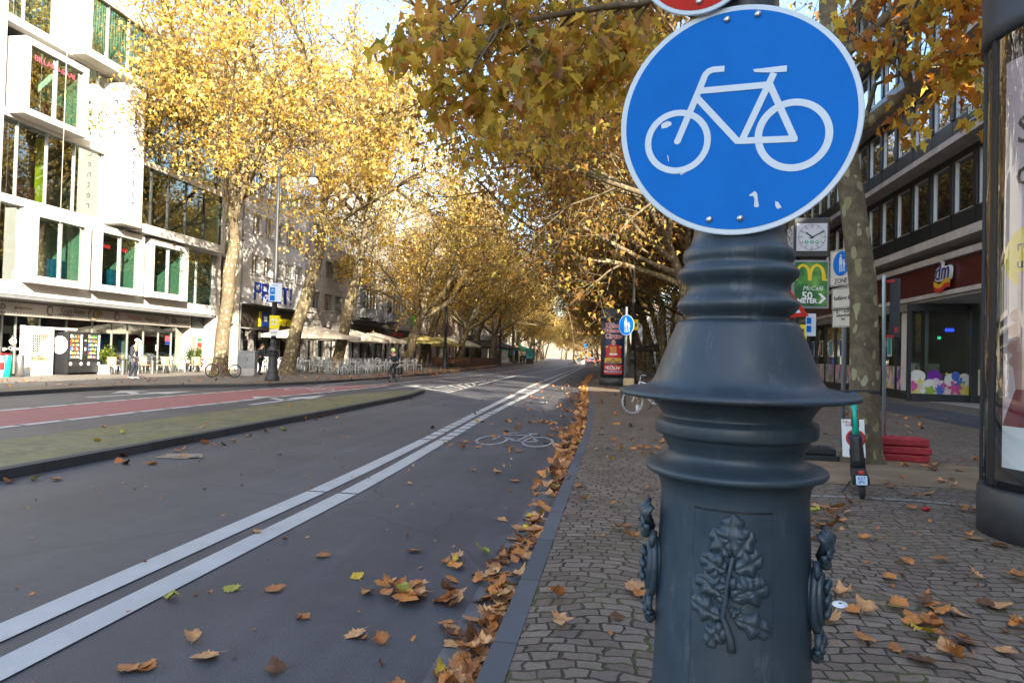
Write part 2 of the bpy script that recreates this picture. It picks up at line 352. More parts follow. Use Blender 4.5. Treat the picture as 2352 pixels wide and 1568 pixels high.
M_['glass_g']=dark_glass('window_glass_green',(.010,.03,.024),.26,(.85,1,.95))
M_['clear']=clear_glass('shop_glass')
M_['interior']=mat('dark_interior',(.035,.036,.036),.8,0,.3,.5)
M_['intwhite']=mat('interior_wall',(.30,.30,.25),.8,0,.1,1)
M_['intgreen']=mat('pale_green_cheek',(.32,.48,.38),.6,0,.05,1)
M_['redwall']=mat('red_interior_wall',(.42,.02,.045),.5,0,.2,.8)
M_['yellow']=mat('yellow_paint',(.75,.62,.01),.5,0,.08,3)
M_['blue']=mat('strong_blue',(.008,.045,.30),.45,0,.1,3)
M_['bluechair']=mat('blue_leather',(.01,.16,.33),.4,0,.15,4)
M_['teal']=mat('turquoise',(.01,.42,.30),.35,0,.08,8)
M_['teal2']=mat('poster_teal',(.05,.42,.36),.5,0,.15,3)
M_['red']=mat('red_paint',(.45,.02,.02),.45,0,.15,6)
M_['redplate']=mat('red_rubber',(.42,.03,.04),.6,0,.25,9,.2,80)
M_['green']=mat('green_awning',(.01,.20,.075),.6,0,.15,3)
M_['stone']=block_mat('grey_stone_cladding',(.36,.335,.30),1.4,.9)
M_['stone2']=block_mat('brown_stone_cladding',(.27,.215,.17),1.2,.7)
M_['prost']=block_mat('white_brick',(.66,.64,.61),.5,.16,.012,.06)
M_['render']=mat('pale_render',(.62,.57,.48),.85,0,.12,.6)
M_['concrete']=mat('concrete',(.38,.36,.33),.85,0,.2,1.5,.2,30)
M_['darkbrown']=mat('dark_shop_front',(.055,.045,.035),.6,0,.2,1)
M_['band']=mat('shop_sign_band',(.34,.31,.27),.55,0,.06,1)
M_['spandrel']=mat('black_spandrel',(.020,.024,.025),.35,0,.2,1)
M_['ledge']=mat('travertine_ledge',(.50,.46,.42),.75,0,.22,1.3,.15,40)
M_['dmred']=mat('dark_red_fascia',(.075,.012,.012),.4,0,.15,1)
M_['umb']=mat('cream_canvas',(.66,.58,.45),.8,0,.08,2)
M_['umb2']=mat('olive_canvas',(.36,.29,.09),.8,0,.12,2)
M_['umb3']=mat('dark_brown_canvas',(.05,.036,.028),.8,0,.2,2)
M_['chair']=mat('white_chair_paint',(.62,.64,.66),.5,0,.08,5)
M_['wicker']=mat('tan_wicker',(.50,.34,.17),.7,0,.2,30)
M_['wood']=mat('brown_wood',(.17,.07,.03),.6,0,.25,6)
M_['reed']=mat('reed_mat',(.17,.085,.045),.85,0,.35,25)
M_['skin']=mat('skin',(.50,.30,.21),.6,0,.05,20)
M_['navy']=mat('navy_cloth',(.02,.025,.04),.85,0,.2,14)
M_['jeans']=mat('grey_jeans',(.11,.125,.15),.85,0,.2,14)
M_['hair']=mat('dark_hair',(.03,.02,.014),.6,0,.2,30)
M_['lime']=mat('lime_helmet',(.62,.75,.25),.4,0,.08,10)
M_['foliage']=mat('shrub_leaves',(.06,.12,.025),.6,0,.5,14)
M_['cream']=mat('cream_sign',(.62,.56,.47),.5,0,.07,4)
M_['cap_dark']=mat('advert_column_paint',(.045,.045,.048),.5,0,.25,5)
M_['lens']=mat('frosted_lamp_glass',(.75,.68,.62),.3,0,.05,5)
# ------------------------------------------------------------------ ground, road, kerbs, pavements
def lerp(tab):
    xs=[a for a,_ in tab]; ys=[b for _,b in tab]
    return lambda y: float(np.interp(y,xs,ys))
kR=lerp([(-60,-.59),(14,-.60),(17,-.70),(23,-.9),(29,-1.17),(38,-1.55),(57,-1.9),(100,-2.3),(134,-3.4),(200,-6.5),(450,-19)])
kL=lerp([(-60,-17.8),(20,-17.8),(22.6,-17.6),(24.5,-16.4),(26.6,-14.65),(31,-13.85),(37,-13.3),(49,-13.3),(70,-14.3),(100,-16),(128,-17.7),(200,-21),(450,-34)])
def ys(a,b,st): 
    n=max(1,int(round((b-a)/st))); return [a+(b-a)*i/n for i in range(n+1)]
def strip(mb,fa,fb,Y,z,mi=0,zb=None):
    for a,b in zip(Y[:-1],Y[1:]):
        z2=z if zb is None else zb
        mb.quad((fa(a),a,z),(fb(a),a,z2),(fb(b),b,z2),(fa(b),b,z),mi)
g=MB(); g.quad((-3000,-3000,-.06),(3000,-3000,-.06),(3000,3000,-.06),(-3000,3000,-.06)); struct(g,'ground',M_['concrete'],'flat ground of the town beyond the street','ground')
g=MB(); YY=ys(-60,450,5); strip(g,lambda y:kL(y)-.3,lambda y:kR(y)+.3,YY,0); struct(g,'road',M_['asphalt'],'dark grey asphalt carriageway with white lines','road')
YF=ys(-60,15,3)+ys(15,60,1)[1:]+ys(60,450,5)[1:]
g=MB()
strip(g,lambda y:kR(y),lambda y:kR(y)+.125,YF,.124); strip(g,lambda y:kR(y),lambda y:kR(y),YF,-.02,0,.124)
for a,b in zip(YF[:-1],YF[1:]): pass
struct(g,'right_kerb',M_['kerb'],'grey stone kerb of the setts pavement','kerb')
g=MB(); strip(g,lambda y:kR(y)+.125,lambda y:31,YF,.12); struct(g,'right_sidewalk',M_['setts'],'pavement of small grey brown setts','pavement')
g=MB(); strip(g,lambda y:kR(y)-.30,lambda y:kR(y)-.004,ys(-5,60,2),.004); struct(g,'gutter',M_['gutter'],'flat gutter slabs along the kerb','gutter')
g=MB(); strip(g,lambda y:8.6,lambda y:10.9,ys(-20,90,5),.124); struct(g,'asphalt_path',M_['asphalt'],'dark asphalt path across the setts pavement','path')
g=MB(); strip(g,lambda y:kL(y)-.13,lambda y:kL(y),YF,.124); strip(g,lambda y:kL(y),lambda y:kL(y),YF,.124,0,-.02); struct(g,'left_kerb',M_['kerb_dark'],'dark kerb of the cafe side pavement','kerb')
g=MB(); strip(g,lambda y:-60,lambda y:kL(y)-1.6,YF,.12); strip(g,lambda y:kL(y)-1.6,lambda y:kL(y)-.13,YF,.12,1)
tag(g.build('left_sidewalk',[M_['slabs'],M_['setts']]),'slab pavement in front of the cafes','pavement',None,'structure')
mL=lerp([(-60,-9.1),(20,-9.1),(22.5,-8.95),(25,-8.3),(26.2,-7.6)]); mR=lerp([(-60,-6.96),(17,-6.98),(23,-7.1),(26.2,-7.5)])
YM=ys(-40,20,4)+ys(20,26.2,.5)[1:]
g=MB(); strip(g,mL,lambda y:mR(y)-.16,YM,.12); struct(g,'median_strip',M_['setts_moss'],'mossy setts on the traffic island','traffic island')
g=MB(); strip(g,lambda y:mR(y)-.16,mR,YM,.124); strip(g,mR,mR,YM,.124,0,-.02); strip(g,mL,mL,YM,-.02,0,.118); struct(g,'median_kerb',M_['kerb_dark'],'dark kerb along the traffic island','kerb')
# red cycle lane
rn=lerp([(-30,-11.42),(15,-11.42),(20,-11.3),(27,-10.9),(33,-10.75)]); rf=lerp([(-30,-13.92),(20,-13.92),(25,-13.6),(29,-12.6),(33,-11.0)])
g=MB(); strip(g,rf,rn,ys(-25,33,1.5),.004); struct(g,'bicycle_lane',M_['red_lane'],'red painted cycle lane between two traffic lanes','cycle lane')
# white markings
g=MB(); Zm=.008
def seg(f,a,b,wd,mi=0):
    Y=ys(a,b,1.5); strip(g,lambda y:f(y)-wd/2,lambda y:f(y)+wd/2,Y,Zm,mi)
l1=lerp([(-9,-3.31),(8,-3.31),(12,-3.43),(19,-3.74),(27,-4.05),(36,-4.45),(57,-4.85),(106,-5.6),(134,-6.6),(200,-9.5),(300,-15)])
l2=lerp([(-9,-2.93),(8,-2.94),(12,-3.11),(17,-3.32),(28,-3.55),(40,-3.85),(50,-4.1),(106,-5.1),(134,-6.1),(200,-9),(300,-14.5)])
for f in (l1,l2):
    seg(f,-8,7.28,.215); seg(f,7.33,12.2,.215)
    y=12.3
    while y<18.6: seg(f,y,y+.52,.215); y+=.64
    seg(f,18.75,60,.2); seg(f,60,200,.16)
for i in range(7):
    y=28.6+i*1.25; g.quad((l1(y)+.1,y,Zm),(l2(y)-.1,y-.25,Zm),(l2(y)-.1,y+.1,Zm),(l1(y)+.1,y+.35,Zm))
for f,yb in ((lambda y:rn(y)+.14,30),(lambda y:rf(y)-.14,29)):
    y=-10.
    while y<yb: seg(f,y,y+.95,.22); y+=1.08
def line_px(pts,wd):
    P=[gnd(u,v,Zm) for u,v in pts]
    for a,b in zip(P[:-1],P[1:]):
        d=(b-a).normalized(); n=Vector((-d.y,d.x,0))*wd/2; g.quad(a-n,b-n,b+n,a+n)
line_px([(744,890.5),(796,888.5),(929,878),(1010,869),(1116,860.5),(1200,848.5),(1240,842)],.17)
line_px([(729,885),(820,876),(939,865.5),(1020,861.5),(1116,857.3)],.15)
line_px([(954,893.5),(1040,884),(1116,875)],.15)
line_px([(1029,901),(1080,888.5),(1116,879.5),(1183,862.5),(1278,847),(1312,839.5)],.17)
for i in range(7):
    t=i/7.; a=Vector((954,893.5)).lerp(Vector((1116,875)),.12+t*.8); b=Vector((1029,901)).lerp(Vector((1116,879.5)),.05+t*.8); line_px([a[:],b[:]],.2)
def arrow(a,b,wd,turn=0):
    A=gnd(*a,Zm);B=gnd(*b,Zm); d=(B-A).normalized(); n=Vector((d.y,-d.x,0)); L=(B-A).length
    h=L*.42
    g.quad(A-n*wd/2,A+n*wd/2,B-d*h+n*wd/2,B-d*h-n*wd/2); g.add([B-d*h-n*wd*2.1,B-d*h+n*wd*2.1,B],[(0,1,2)])
    if turn:
        C=A+d*L*.38; q=n*turn; g.quad(C,C+d*.35,C+q*.9+d*1.0,C+q*.9+d*.6); E=C+q*.9+d*.8; g.add([E-d*.8+q*.0,E+d*.8,E+q*.8+d*.35],[(0,1,2)])
arrow((575,929),(748,907),.22,-1); arrow((200,912),(446,897.5),.25,-1); arrow((893,891.5),(968,884),.2,1)
def ground_bike(c,ex,sc,mi=0):
    # painted bicycle seen from the rider's side
    ex=Vector(ex).normalized(); ey=Vector((-ex.y,ex.x,0)); M=Matrix(((ex.x,ey.x,0,c[0]),(ex.y,ey.y,0,c[1]),(0,0,1,0),(0,0,0,1)))@Matrix.Diagonal((sc[0],sc[1],1,1))
    for cx in (-.55,.55):
        ann=MB(); n=28
        for i in range(n):
            a,b=2*PI*i/n,2*PI*(i+1)/n
            g.quad(*[M@Vector((cx+r*math.cos(t),r*math.sin(t),Zm)) for r,t in ((.31,a),(.38,a),(.38,b),(.31,b))],mi)
    for a,b in (((-.55,0),(-.33,.62)),((-.33,.62),(-.12,.66)),((-.4,.42),(.2,.46)),((-.4,.36),(.02,-.02)),((.02,-.02),(.27,.6)),((.15,.62),(.4,.62)),((.24,.46),(.55,0)),((.02,-.02),(.55,0))):
        a=Vector(a);b=Vector(b);d=(b-a).normalized();p=Vector((-d.y,d.x))*.035
        g.quad(*[M@Vector((q.x,q.y,Zm)) for q in (a+p,a-p,b-p,b+p)],mi)
ground_bike((-1.85,12.6,0),(1,.02,0),(.78,2.0),1)
c=gnd(712,894,0); ground_bike((c.x,c.y,0),(1,.05,0),(1.0,2.2))
c=gnd(1080,1017,0); 
for k in range(4): q=Vector((c.x-.25+.13*k,c.y-.15,Zm)); g.quad(q,q+Vector((.03,0,0)),q+Vector((.09,.35,0)),q+Vector((.06,.35,0)),2)
g.quad((c.x-.3,c.y+.2,Zm),(c.x+.3,c.y+.2,Zm),(c.x+.3,c.y+.25,Zm),(c.x-.3,c.y+.25,Zm),2)
g.quad((-2.75,2.2,Zm),(-2.55,2.2,Zm),(-2.5,2.83,Zm),(-2.68,2.86,Zm),2)
tag(g.build('road_markings',[M_['paint'],M_['paint_old'],M_['paint_pink']]),'white lane lines, arrows and bicycle marks on the road','road markings',None,'structure')
g=MB(); Zm=.127
for P_ in ([(129,876),(258,883),(420,875)],[(129,876),(262,868.5),(430,862)],[(440,866),(560,871)]): line_px(P_,.09)
struct(g,'pavement_line',M_['paint_old'],'thin pale lines on the cafe side pavement','paving line')
# pale sett row, tree pit
g=MB()
def srow(pts,wd=.10):
    P=[gnd(u,v,.127) for u,v in pts]
    for a,b in zip(P[:-1],P[1:]):
        L=(b-a).length; k=max(1,int(L/.15)); d=(b-a)/k; n=Vector((-d.y,d.x,0)).normalized()*wd/2
        for i in range(k):
            p=a+d*i+d*.06; q=a+d*(i+1)-d*.06; g.quad(p-n,q-n,q+n,p+n)
srow([(1600,1128),(1850,1137),(1960,1141),(2100,1149),(2320,1168)]); srow([(1700,1034),(1862,1043),(1950,1048)],.1); srow([(2120,1104),(2330,1128)],.1)
struct(g,'paving_line',mat('pale_setts',(.30,.28,.24),.7,0,.3,30,.3,60),'row of pale setts inlaid in the pavement','paving line')
g=MB(); n=40; pit=[]
for i in range(n):
    a=2*PI*i/n; rr=1+.06*math.sin(5*a)+.05*math.sin(9*a+1); pit.append((3.85+1.75*math.copysign(abs(math.cos(a))**.6,math.cos(a))*rr,10.2+1.25*math.copysign(abs(math.sin(a))**.6,math.sin(a))*rr,.124))
g.add(pit+[(3.85,10.4,.16)],[(i,(i+1)%n,n) for i in range(n)],0,True); struct(g,'tree_pit',M_['sand'],'bare sandy soil around the trunk of the near plane tree','soil')
# ------------------------------------------------------------------ foreground lamp post
SC=817.; V0=828.7; Z0=2.539
prof_px=[(101,110),(111,190),(122,205),(125,225),(125,262),(119,280),(124,300),(133,318),(136,335),(134,355),(126,378),(116,400),(113,420),(115,450),(124,475),(133,495),(137,515),(135,535),(126,560),(115,580),(113,597),(118,606),(133,616),(138,632),(140,645),(148,690),(156,740),(165,800),(173,850),(180,900),(187,940),(196,968),(212,985),(240,996),(262,1004),(267,1012),(268,1022),(266,1034),(250,1042),(205,1052),(190,1068),(180,1090),(172,1120),(166,1145),(168,1158),(180,1172),(182,1190),(182,1235),(180,1250),(168,1258),(164,1270),(163,1290),(158,1300),(156,1318),(152,1335),(150,1350),(152,1372),(160,1395),(180,1412),(199,1425),(204,1436),(204,1452),(200,1464),(186,1478),(174,1500),(168,1535),(165,1590)]
prof=[(hw/SC*.965,cam_h-((500+yz/Z0)-V0)/SC) for hw,yz in prof_px]
prof=[(.11,prof[0][1]+.10),(.118,prof[0][1]+.04)]+prof
prof+=[(.203,1.02),(.206,.80),(.211,.70),(.212,.60),(.235,.56),(.245,.53),(.235,.50),(.25,.42),(.29,.33),(.315,.29),(.325,.26),(.315,.23),(.33,.20),(.335,.12)]
prof=prof[::-1]
dL=1.92
vb=atY(1688,905,1); base=ray(1683,1200); bdir=Vector((base.x,base.y,0)); fwd=Vector((-math.sin(YAW),math.cos(YAW),0)); bdir*=dL/bdir.dot(fwd)
lp=thing('lamp_post','ornate dark blue grey cast iron lamp post carrying the blue bicycle sign','lamp post',(bdir.x,bdir.y,0))
lp.rotation_euler=(0,R(1.1),math.atan2(bdir.y,bdir.x)+PI)   # local +X looks back to the viewer
def lamp_head(par,zt,reach,side,mats):
    a=MB(); pts=[]
    for i in range(15):
        t=PI*i/14; pts.append((side*(reach/2-reach/2*math.cos(t)),0,zt+reach/2*math.sin(t)*1.1))
    pts=[(0,0,zt-.3)]+pts; a.tube(pts,.035,8); a.lathe([(.07,zt-.5),(.09,zt-.35),(.06,zt-.2),(.045,zt)],12)
    a.tube([(0,0,zt-1.0),(side*.35,0,zt-.7),(side*.3,0,zt-.35),(side*.06,0,zt-.25)],.02,6)
    a.build('arm',mats[0],par)
    h=MB(); M=Matrix.Translation((side*reach,0,zt))
    h.lathe([(.05,.12),(.07,-.05),(.09,-.28),(.12,-.36),(.25,-.42),(.27,-.45),(.2,-.46)],20,0,M); hd=h.build('lamp_hood',mats[0],par)
    q=MB(); q.sphere((side*reach,0,zt-.62),.21,20,12,0,(1,1,1.05)); q.build('lamp_globe',mats[1],par)
g=MB(); g.lathe(prof,96); g.build('base_column',M_['iron'],lp)
g=MB(); g.lathe([(.118,prof[-1][1]-.02),(.098,2.1),(.095,2.3),(.09,4.2),(.11,4.25),(.115,4.35),(.085,4.45),(.07,8.6),(.06,9.6)],32); g.build('shaft',M_['iron'],lp)
lamp_head(lp,9.6,1.7,-1,[M_['iron'],M_['lens']])
# access panel seam, on the face towards the viewer
def rcol(z): 
    zs=[p[1] for p in prof]; rs=[p[0] for p in prof]; return float(np.interp(z,zs,rs))
def cyl(a,z,d): r=rcol(z)+d; return Vector((r*math.cos(a),r*math.sin(a),z))
g=MB(); zt=cam_h-(1168-V0)/620; zt=1.165
A0=.50
def groove(p,q,n,wd):
    pts=[cyl(p[0]+(q[0]-p[0])*i/n,p[1]+(q[1]-p[1])*i/n,.0006) for i in range(n+1)]; g.tube(pts,wd,4)
groove((-A0,1.226),(A0,1.226),16,.0022)
pn=g.build('access_panel',M_['black'],lp); g=MB(); groove((-A0,1.226),(-A0,.62),8,.0003); groove((A0,1.226),(A0,.62),8,.0003); g.build('panel_seam',M_['iron'],pn)
g=MB(); g.ring(cyl(0,1.210,.002),cyl(0,1.210,1)-cyl(0,1.210,0),.011,.0022,20,6); g.sphere(cyl(0.012,1.210,.001),.003,6,4); g.sphere(cyl(-0.012,1.210,.001),.003,6,4); g.build('lock',M_['iron'],lp)
# oak branch relief
def relief_leaf(g,a,z,ang,L,W,H=.018,curl=0,lob=3):
    nu,nv=18,12; vs=[]
    for i in range(nu+1):
        u=i/nu; env=math.sin(PI*min(1,u*.97+.02))**.75*(.55+.75*u*(1.35-u)); wv=1+.20*math.cos(u*2*PI*lob+PI)
        hw=W*.62*env*max(.3,wv)
        for j in range(nv+1):
            s=(j/nv)*2-1; x=u*L; y=s*hw+curl*u*u*L
            lobe=.5+.5*math.cos(u*2*PI*lob+PI+abs(s)*1.2)
            h=.78*H*(1-abs(s)**3)*(.35+.65*lobe*abs(s)**.6+.3*(1-abs(s)))*(.45+.9*math.sin(PI*min(1,u*.9+.08)))-.0045*math.exp(-(s/.10)**2)*(1 if u<.9 else 0)
            if abs(s)>.99 or i in(0,nu): h=-.004
            dx=x*math.cos(ang)-y*math.sin(ang); dz=x*math.sin(ang)+y*math.cos(ang)
            zz=z+dz; vs.append(cyl(a+dx/.2,zz,h))
    fs=[(i*(nv+1)+j,(i+1)*(nv+1)+j,(i+1)*(nv+1)+j+1,i*(nv+1)+j+1) for i in range(nu) for j in range(nv)]
    g.add(vs,fs,0,True)
def P2a(u,v):   # zoom pixels of the relief -> angle and height on the column (axis near 905)
    return ((u-893)/2802/.2, 1.212-(v-385)/2802)
g=MB()
stem=[P2a(895,650),P2a(880,760),P2a(862,860),P2a(858,960),P2a(840,1060),P2a(868,1140),P2a(895,1220),P2a(902,1300)]
g.tube([cyl(a,z,.008) for a,z in stem],[.0055,.006,.0065,.007,.007,.0085,.0095,.011],8)
for (bu,bv,ang,L,W,H,cu) in [(890,640,88,.105,.075,.020,.02),(885,660,128,.085,.06,.016,-.1),(905,655,52,.085,.062,.017,.15),(870,760,150,.078,.062,.019,.1),(900,745,22,.085,.068,.018,.2),(872,850,168,.07,.055,.017,-.3),(855,930,140,.085,.065,.02,.2),(860,985,118,.09,.06,.018,.3),(880,940,30,.105,.082,.020,-.1),(900,960,55,.09,.07,.018,-.2),(845,1080,165,.092,.062,.019,-.1),(905,1075,-12,.10,.062,.019,-.15),(850,1120,232,.078,.05,.017,.1),(900,900,8,.09,.06,.02,.2),(880,1000,-40,.04,.03,.018,.0)]:
    a,z=P2a(bu,bv); relief_leaf(g,a,z,R(ang),L,W,H,cu)
for (bu,bv) in [(905,830),(820,1150),(845,1190),(815,690)]:
    a,z=P2a(bu,bv); g.sphere(cyl(a,z,.008),.013,12,8,0,(.8,.8,1.3))
g.build('oak_branch_relief',M_['iron'],lp)
# side cartouches with scrolls
def cartouche(g,a,zt,zb):
    H=zt-zb; c=lambda da,t,d: cyl(a+da,zt-H*t,d*1.2 if d>0 else d)
    # oval shield
    nu,nv=16,14
    for (t0,rad,ra,dep) in ((.56,.235,.20,.034),):
        vs=[]
        for i in range(nu):
            for j in range(nv+1):
                s=j/nv; an=2*PI*i/nu; 
                d=dep*(1-s**5)*(.80+.0*s)+.010*math.exp(-((s-.82)/.10)**2)+.004*math.sin(an*3+s*9)*(1-s)
                vs.append(c(ra*s*math.cos(an),t0+rad*s*math.sin(an),d if s<1 else -.005))
        g.add(vs,[(i*(nv+1)+j,((i+1)%nu)*(nv+1)+j,((i+1)%nu)*(nv+1)+j+1,i*(nv+1)+j+1) for i in range(nu) for j in range(nv)],0,True)
    # raised rim
    n=28; g.tube([c(.205*math.cos(2*PI*i/n),.56+.24*math.sin(2*PI*i/n),.012) for i in range(n+1)],.010,8,0,True,False)
    # shell on top and scrolls
    for k in range(5):
        da=(k-2)*.075; g.tube([c(da*.4,.24,.018),c(da*1.2,.11,.040),c(da*1.6,.03+.012*abs(k-2),.026)],[.009,.014,.006],8)
    for s in (-1,1):
        for (t,dr,rr) in ((.20,.045,.024),(.90,.030,.018)):
            pts=[]
            for i in range(22):
                th=i*.45; q=rr*(1-i/26); pts.append(c(s*(.13+ (q*math.cos(th))/.2*.6),t+q*math.sin(th)/H,dr-.010+.012*(i/22)))
            g.tube(pts,[.0085*(1-i/40) for i in range(22)],7)
        g.tube([c(s*.16,.26,.016),c(s*.21,.34,.022),c(s*.15,.40,.016)],[.010,.009,.005],7)
        g.tube([c(s*.10,.80,.016),c(s*.14,.86,.020),c(s*.12,.95,.014)],[.009,.010,.007],7)
    g.sphere(c(0,.985,.012),.017,10,8,0,(1,1,1.2)); g.sphere(c(0,.30,.030),.015,10,8)
    for k in range(9): g.sphere(c((k%3-1)*.085,.45+.10*(k//3),.034),.010,8,6,0,(.9,.9,1.2))
for s in (1,-1):
    g=MB(); cartouche(g,s*1.36,1.185,.835) if s>0 else cartouche(g,s*1.40,1.215,.875); g.build('cartouche',M_['iron'],lp)
# ------------------------------------------------------------------ round signs on the post
def disc_sign(name,label,cat,pos,n,r,mat_face,sym=None,bolts=(),rim=.026,rollz=0,mat_rim=None,group=None):
    t=thing(name,label,cat,(0,0,0),0,group)
    t.matrix_world=face(pos,n[0],n[1])@Matrix.Rotation(rollz,4,'Z')
    I=Matrix.Identity(4)
    p=MB(); pr=[(r-.002,-.004),(r,-.002),(r,.002),(r-.002,.0035)]
    p.lathe(pr,96,0,None,False); p.build('rim',mat_rim or M_['sign_white'],t)
    f=MB(); f.prism(circ(r-rim,96),.003,.0050,I); f.build('plate',mat_face,t)
    for bx,by in bolts:
        q=MB(); q.lathe([(.007,.005),(.009,.006),(.0085,.009),(.005,.0115),(.001,.0122)],14,0,Matrix.Translation((bx,by,0))); q.build('bolt',M_['steel'],t)
    
    for yb in (-r*.62,r*.62-.03): br=MB(); br.box(-.06,.06,yb,yb+.03,-.05,-.004); br.build('bracket',M_['grey'],t)
    return t
def bike_symbol(t,mat,s,h0=.0052,h1=.0064):
    # s = metres per zoom pixel of the photographed emblem; origin at the plate centre
    cx,cy=846,742; q=lambda u,v:((u-cx)*s,-(v-cy)*s*1.055)
    I=Matrix.Identity(4); g=MB(); W=40*s
    ann2(g,q(495,878),(207-40)*s,207*s,h0,h1,I,64); ann2(g,q(1187,836),(224-43)*s,224*s,h0,h1,I,64)
    e=[0]
    def B(a,b,w=W): e[0]+=.00004; bar2(g,q(*a),q(*b),w,h0,h1+e[0],I)
    def cap(a,r): e[0]+=.00004; g.prism(circ(r,16,*q(*a)),h0,h1+e[0],I)
    B((493,880),(600,560)); cap((493,875),W/2); B((600,560),(622,490)); 
    pts=[(620,495),(630,468),(648,450),(672,441),(742,437)]
    for a,b in zip(pts[:-1],pts[1:]): B(a,b,38*s)
    for a in pts[1:-1]: cap(a,19*s)
    B((590,570),(1000,540)); B((590,610),(868,878)); B((868,872),(1198,858)); cap((1195,858),W/2); cap((868,872),W/2)
    B((890,868),(1040,470)); B((1012,520),(1195,858)); 
    e[0]+=.00004; g.prism([q(*p) for p in ((1112,466),(1010,468),(925,463),(915,446),(1112,428))],h0,h1+e[0],I)
    return g.build('bicycle_symbol',mat,t)
rs=ray(1692,276); k=1.775; spos=Vector((rs.x*k,rs.y*k,cam_h+rs.z*k)); sn=(-rs.x,-rs.y)
sg=disc_sign('bicycle_sign','round blue sign with a white bicycle on the lamp post','sign',spos,sn,.3,M_['sign_blue'],None,[(-.049,.262),(.026,.272),(-.044,-.262),(.032,-.256)],.0145,R(-4.3))
bike_symbol(sg,M_['sign_white'],.612/1486)
I4=Matrix.Identity(4); st_m=mat('sticker_rest',(.66,.70,.72),.6,0,.1,40); mk=lambda P:g.prism([((u-862)*.6/1486,-(v-742)*.6/1486*1.055) for u,v in P],.0051,.0057,I4)
for P in ([(388,770),(425,750),(452,757),(455,775),(425,792),(392,798)],[(540,1082),(560,1058),(598,1045),(590,1062),(548,1088)],[(985,1200),(1015,1175),(1030,1190),(1048,1265),(1040,1274),(1020,1270),(1018,1225),(1008,1205),(985,1208)],[(1142,1232),(1160,1238),(1185,1270),(1160,1280),(1146,1262)],[(446,966),(452,965),(462,1004),(457,1004)]): g=MB(); mk(P); g.build('torn_sticker',st_m,sg)
rs=ray(1601,-92); k=1.80; spos2=Vector((rs.x*k,rs.y*k,cam_h+rs.z*k))
sg2=disc_sign('prohibition_sign','round red sign with white rim cut off above the bicycle sign','sign',spos2,sn,.148,M_['sign_red'],None,[(.008,-.115),(-.03,.11)],.012)
g=MB(); g.box(-.09,.09,-.025,.025,.005,.007); g.build('white_bar',M_['sign_white'],sg2)
SHADE_Y=-7.0
# ------------------------------------------------------------------ buildings
class Fac:
    def __init__(s,X,sg): s.X=X; s.g=sg
    def box(s,mb,s0,s1,n0,n1,z0,z1,mi=0): mb.box(s.X+s.g*n0,s.X+s.g*n1,s0,s1,z0,z1,mi); return mb
    def b(s,name,mat_,par,*bx):
        mb=MB()
        for q in bx: s.box(mb,*q)
        return mb.build(name,mat_,par)
    def pane(s,par,s0,s1,n,z0,z1,mat_,name='pane'):
        mb=MB(); s.box(mb,s0,s1,n,n+.012,z0,z1); return mb.build(name,mat_,par)
    def frame(s,par,s0,s1,n0,n1,z0,z1,wd,mat_,name='frame'):
        return s.b(name,mat_,par,(s0,s0+wd,n0,n1,z0,z1),(s1-wd,s1,n0,n1,z0,z1),(s0+wd,s1-wd,n0,n1,z0,z0+wd),(s0+wd,s1-wd,n0,n1,z1-wd,z1))
    def txt(s,par,body,sc,z,n,size,mat_,**k): return text(body,size,mat_,par,face((s.X+s.g*n,sc,z),s.g,0),**k)
    def holed(s,name,mat_,par,s0,s1,z0,z1,n0,n1,holes,zx=()):
        # wall slab with rectangular openings, built as cells on a grid
        ss=sorted({s0,s1,*[h[0] for h in holes],*[h[1] for h in holes]}); zz=sorted({z0,z1,*[h[2] for h in holes],*[h[3] for h in holes]})
        mb=MB()
        for z_a,z_b in zip(zz[:-1],zz[1:]):
            run=None
            for a,b in zip(ss[:-1],ss[1:]):
                m=((a+b)/2,(z_a+z_b)/2); hole=any(h[0]<m[0]<h[1] and h[2]<m[1]<h[3] for h in holes)
                if not hole: run=[a,b] if run is None else [run[0],b]
                if hole or b==ss[-1]:
                    if run: s.box(mb,run[0],run[1],n0,n1,z_a,z_b); run=None
        return mb.build(name,mat_,par)
# ---- glass building with white boxes
F=Fac(-26,1)
B=thing('billiard_hall_building','glass fronted building with white projecting window boxes and a billiard hall above the cafe','building',(0,0,0))
W=M_['whitepanel']
for z0,z1 in ((3.66,4.25),(7.55,7.9),(11.22,11.55),(15.25,15.6)): F.b('floor_slab',W,B,(14,41,-7,.12,z0,z1))
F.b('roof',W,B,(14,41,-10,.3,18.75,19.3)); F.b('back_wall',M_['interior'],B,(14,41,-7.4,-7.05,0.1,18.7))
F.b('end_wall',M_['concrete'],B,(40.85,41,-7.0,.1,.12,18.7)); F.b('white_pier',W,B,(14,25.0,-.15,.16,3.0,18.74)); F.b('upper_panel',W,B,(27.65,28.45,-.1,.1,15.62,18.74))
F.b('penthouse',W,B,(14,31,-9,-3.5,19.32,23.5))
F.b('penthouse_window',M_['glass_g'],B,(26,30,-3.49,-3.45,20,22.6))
F.b('interior_floor',M_['interior'],B,(14.1,40.8,-7,-.3,.121,.14))
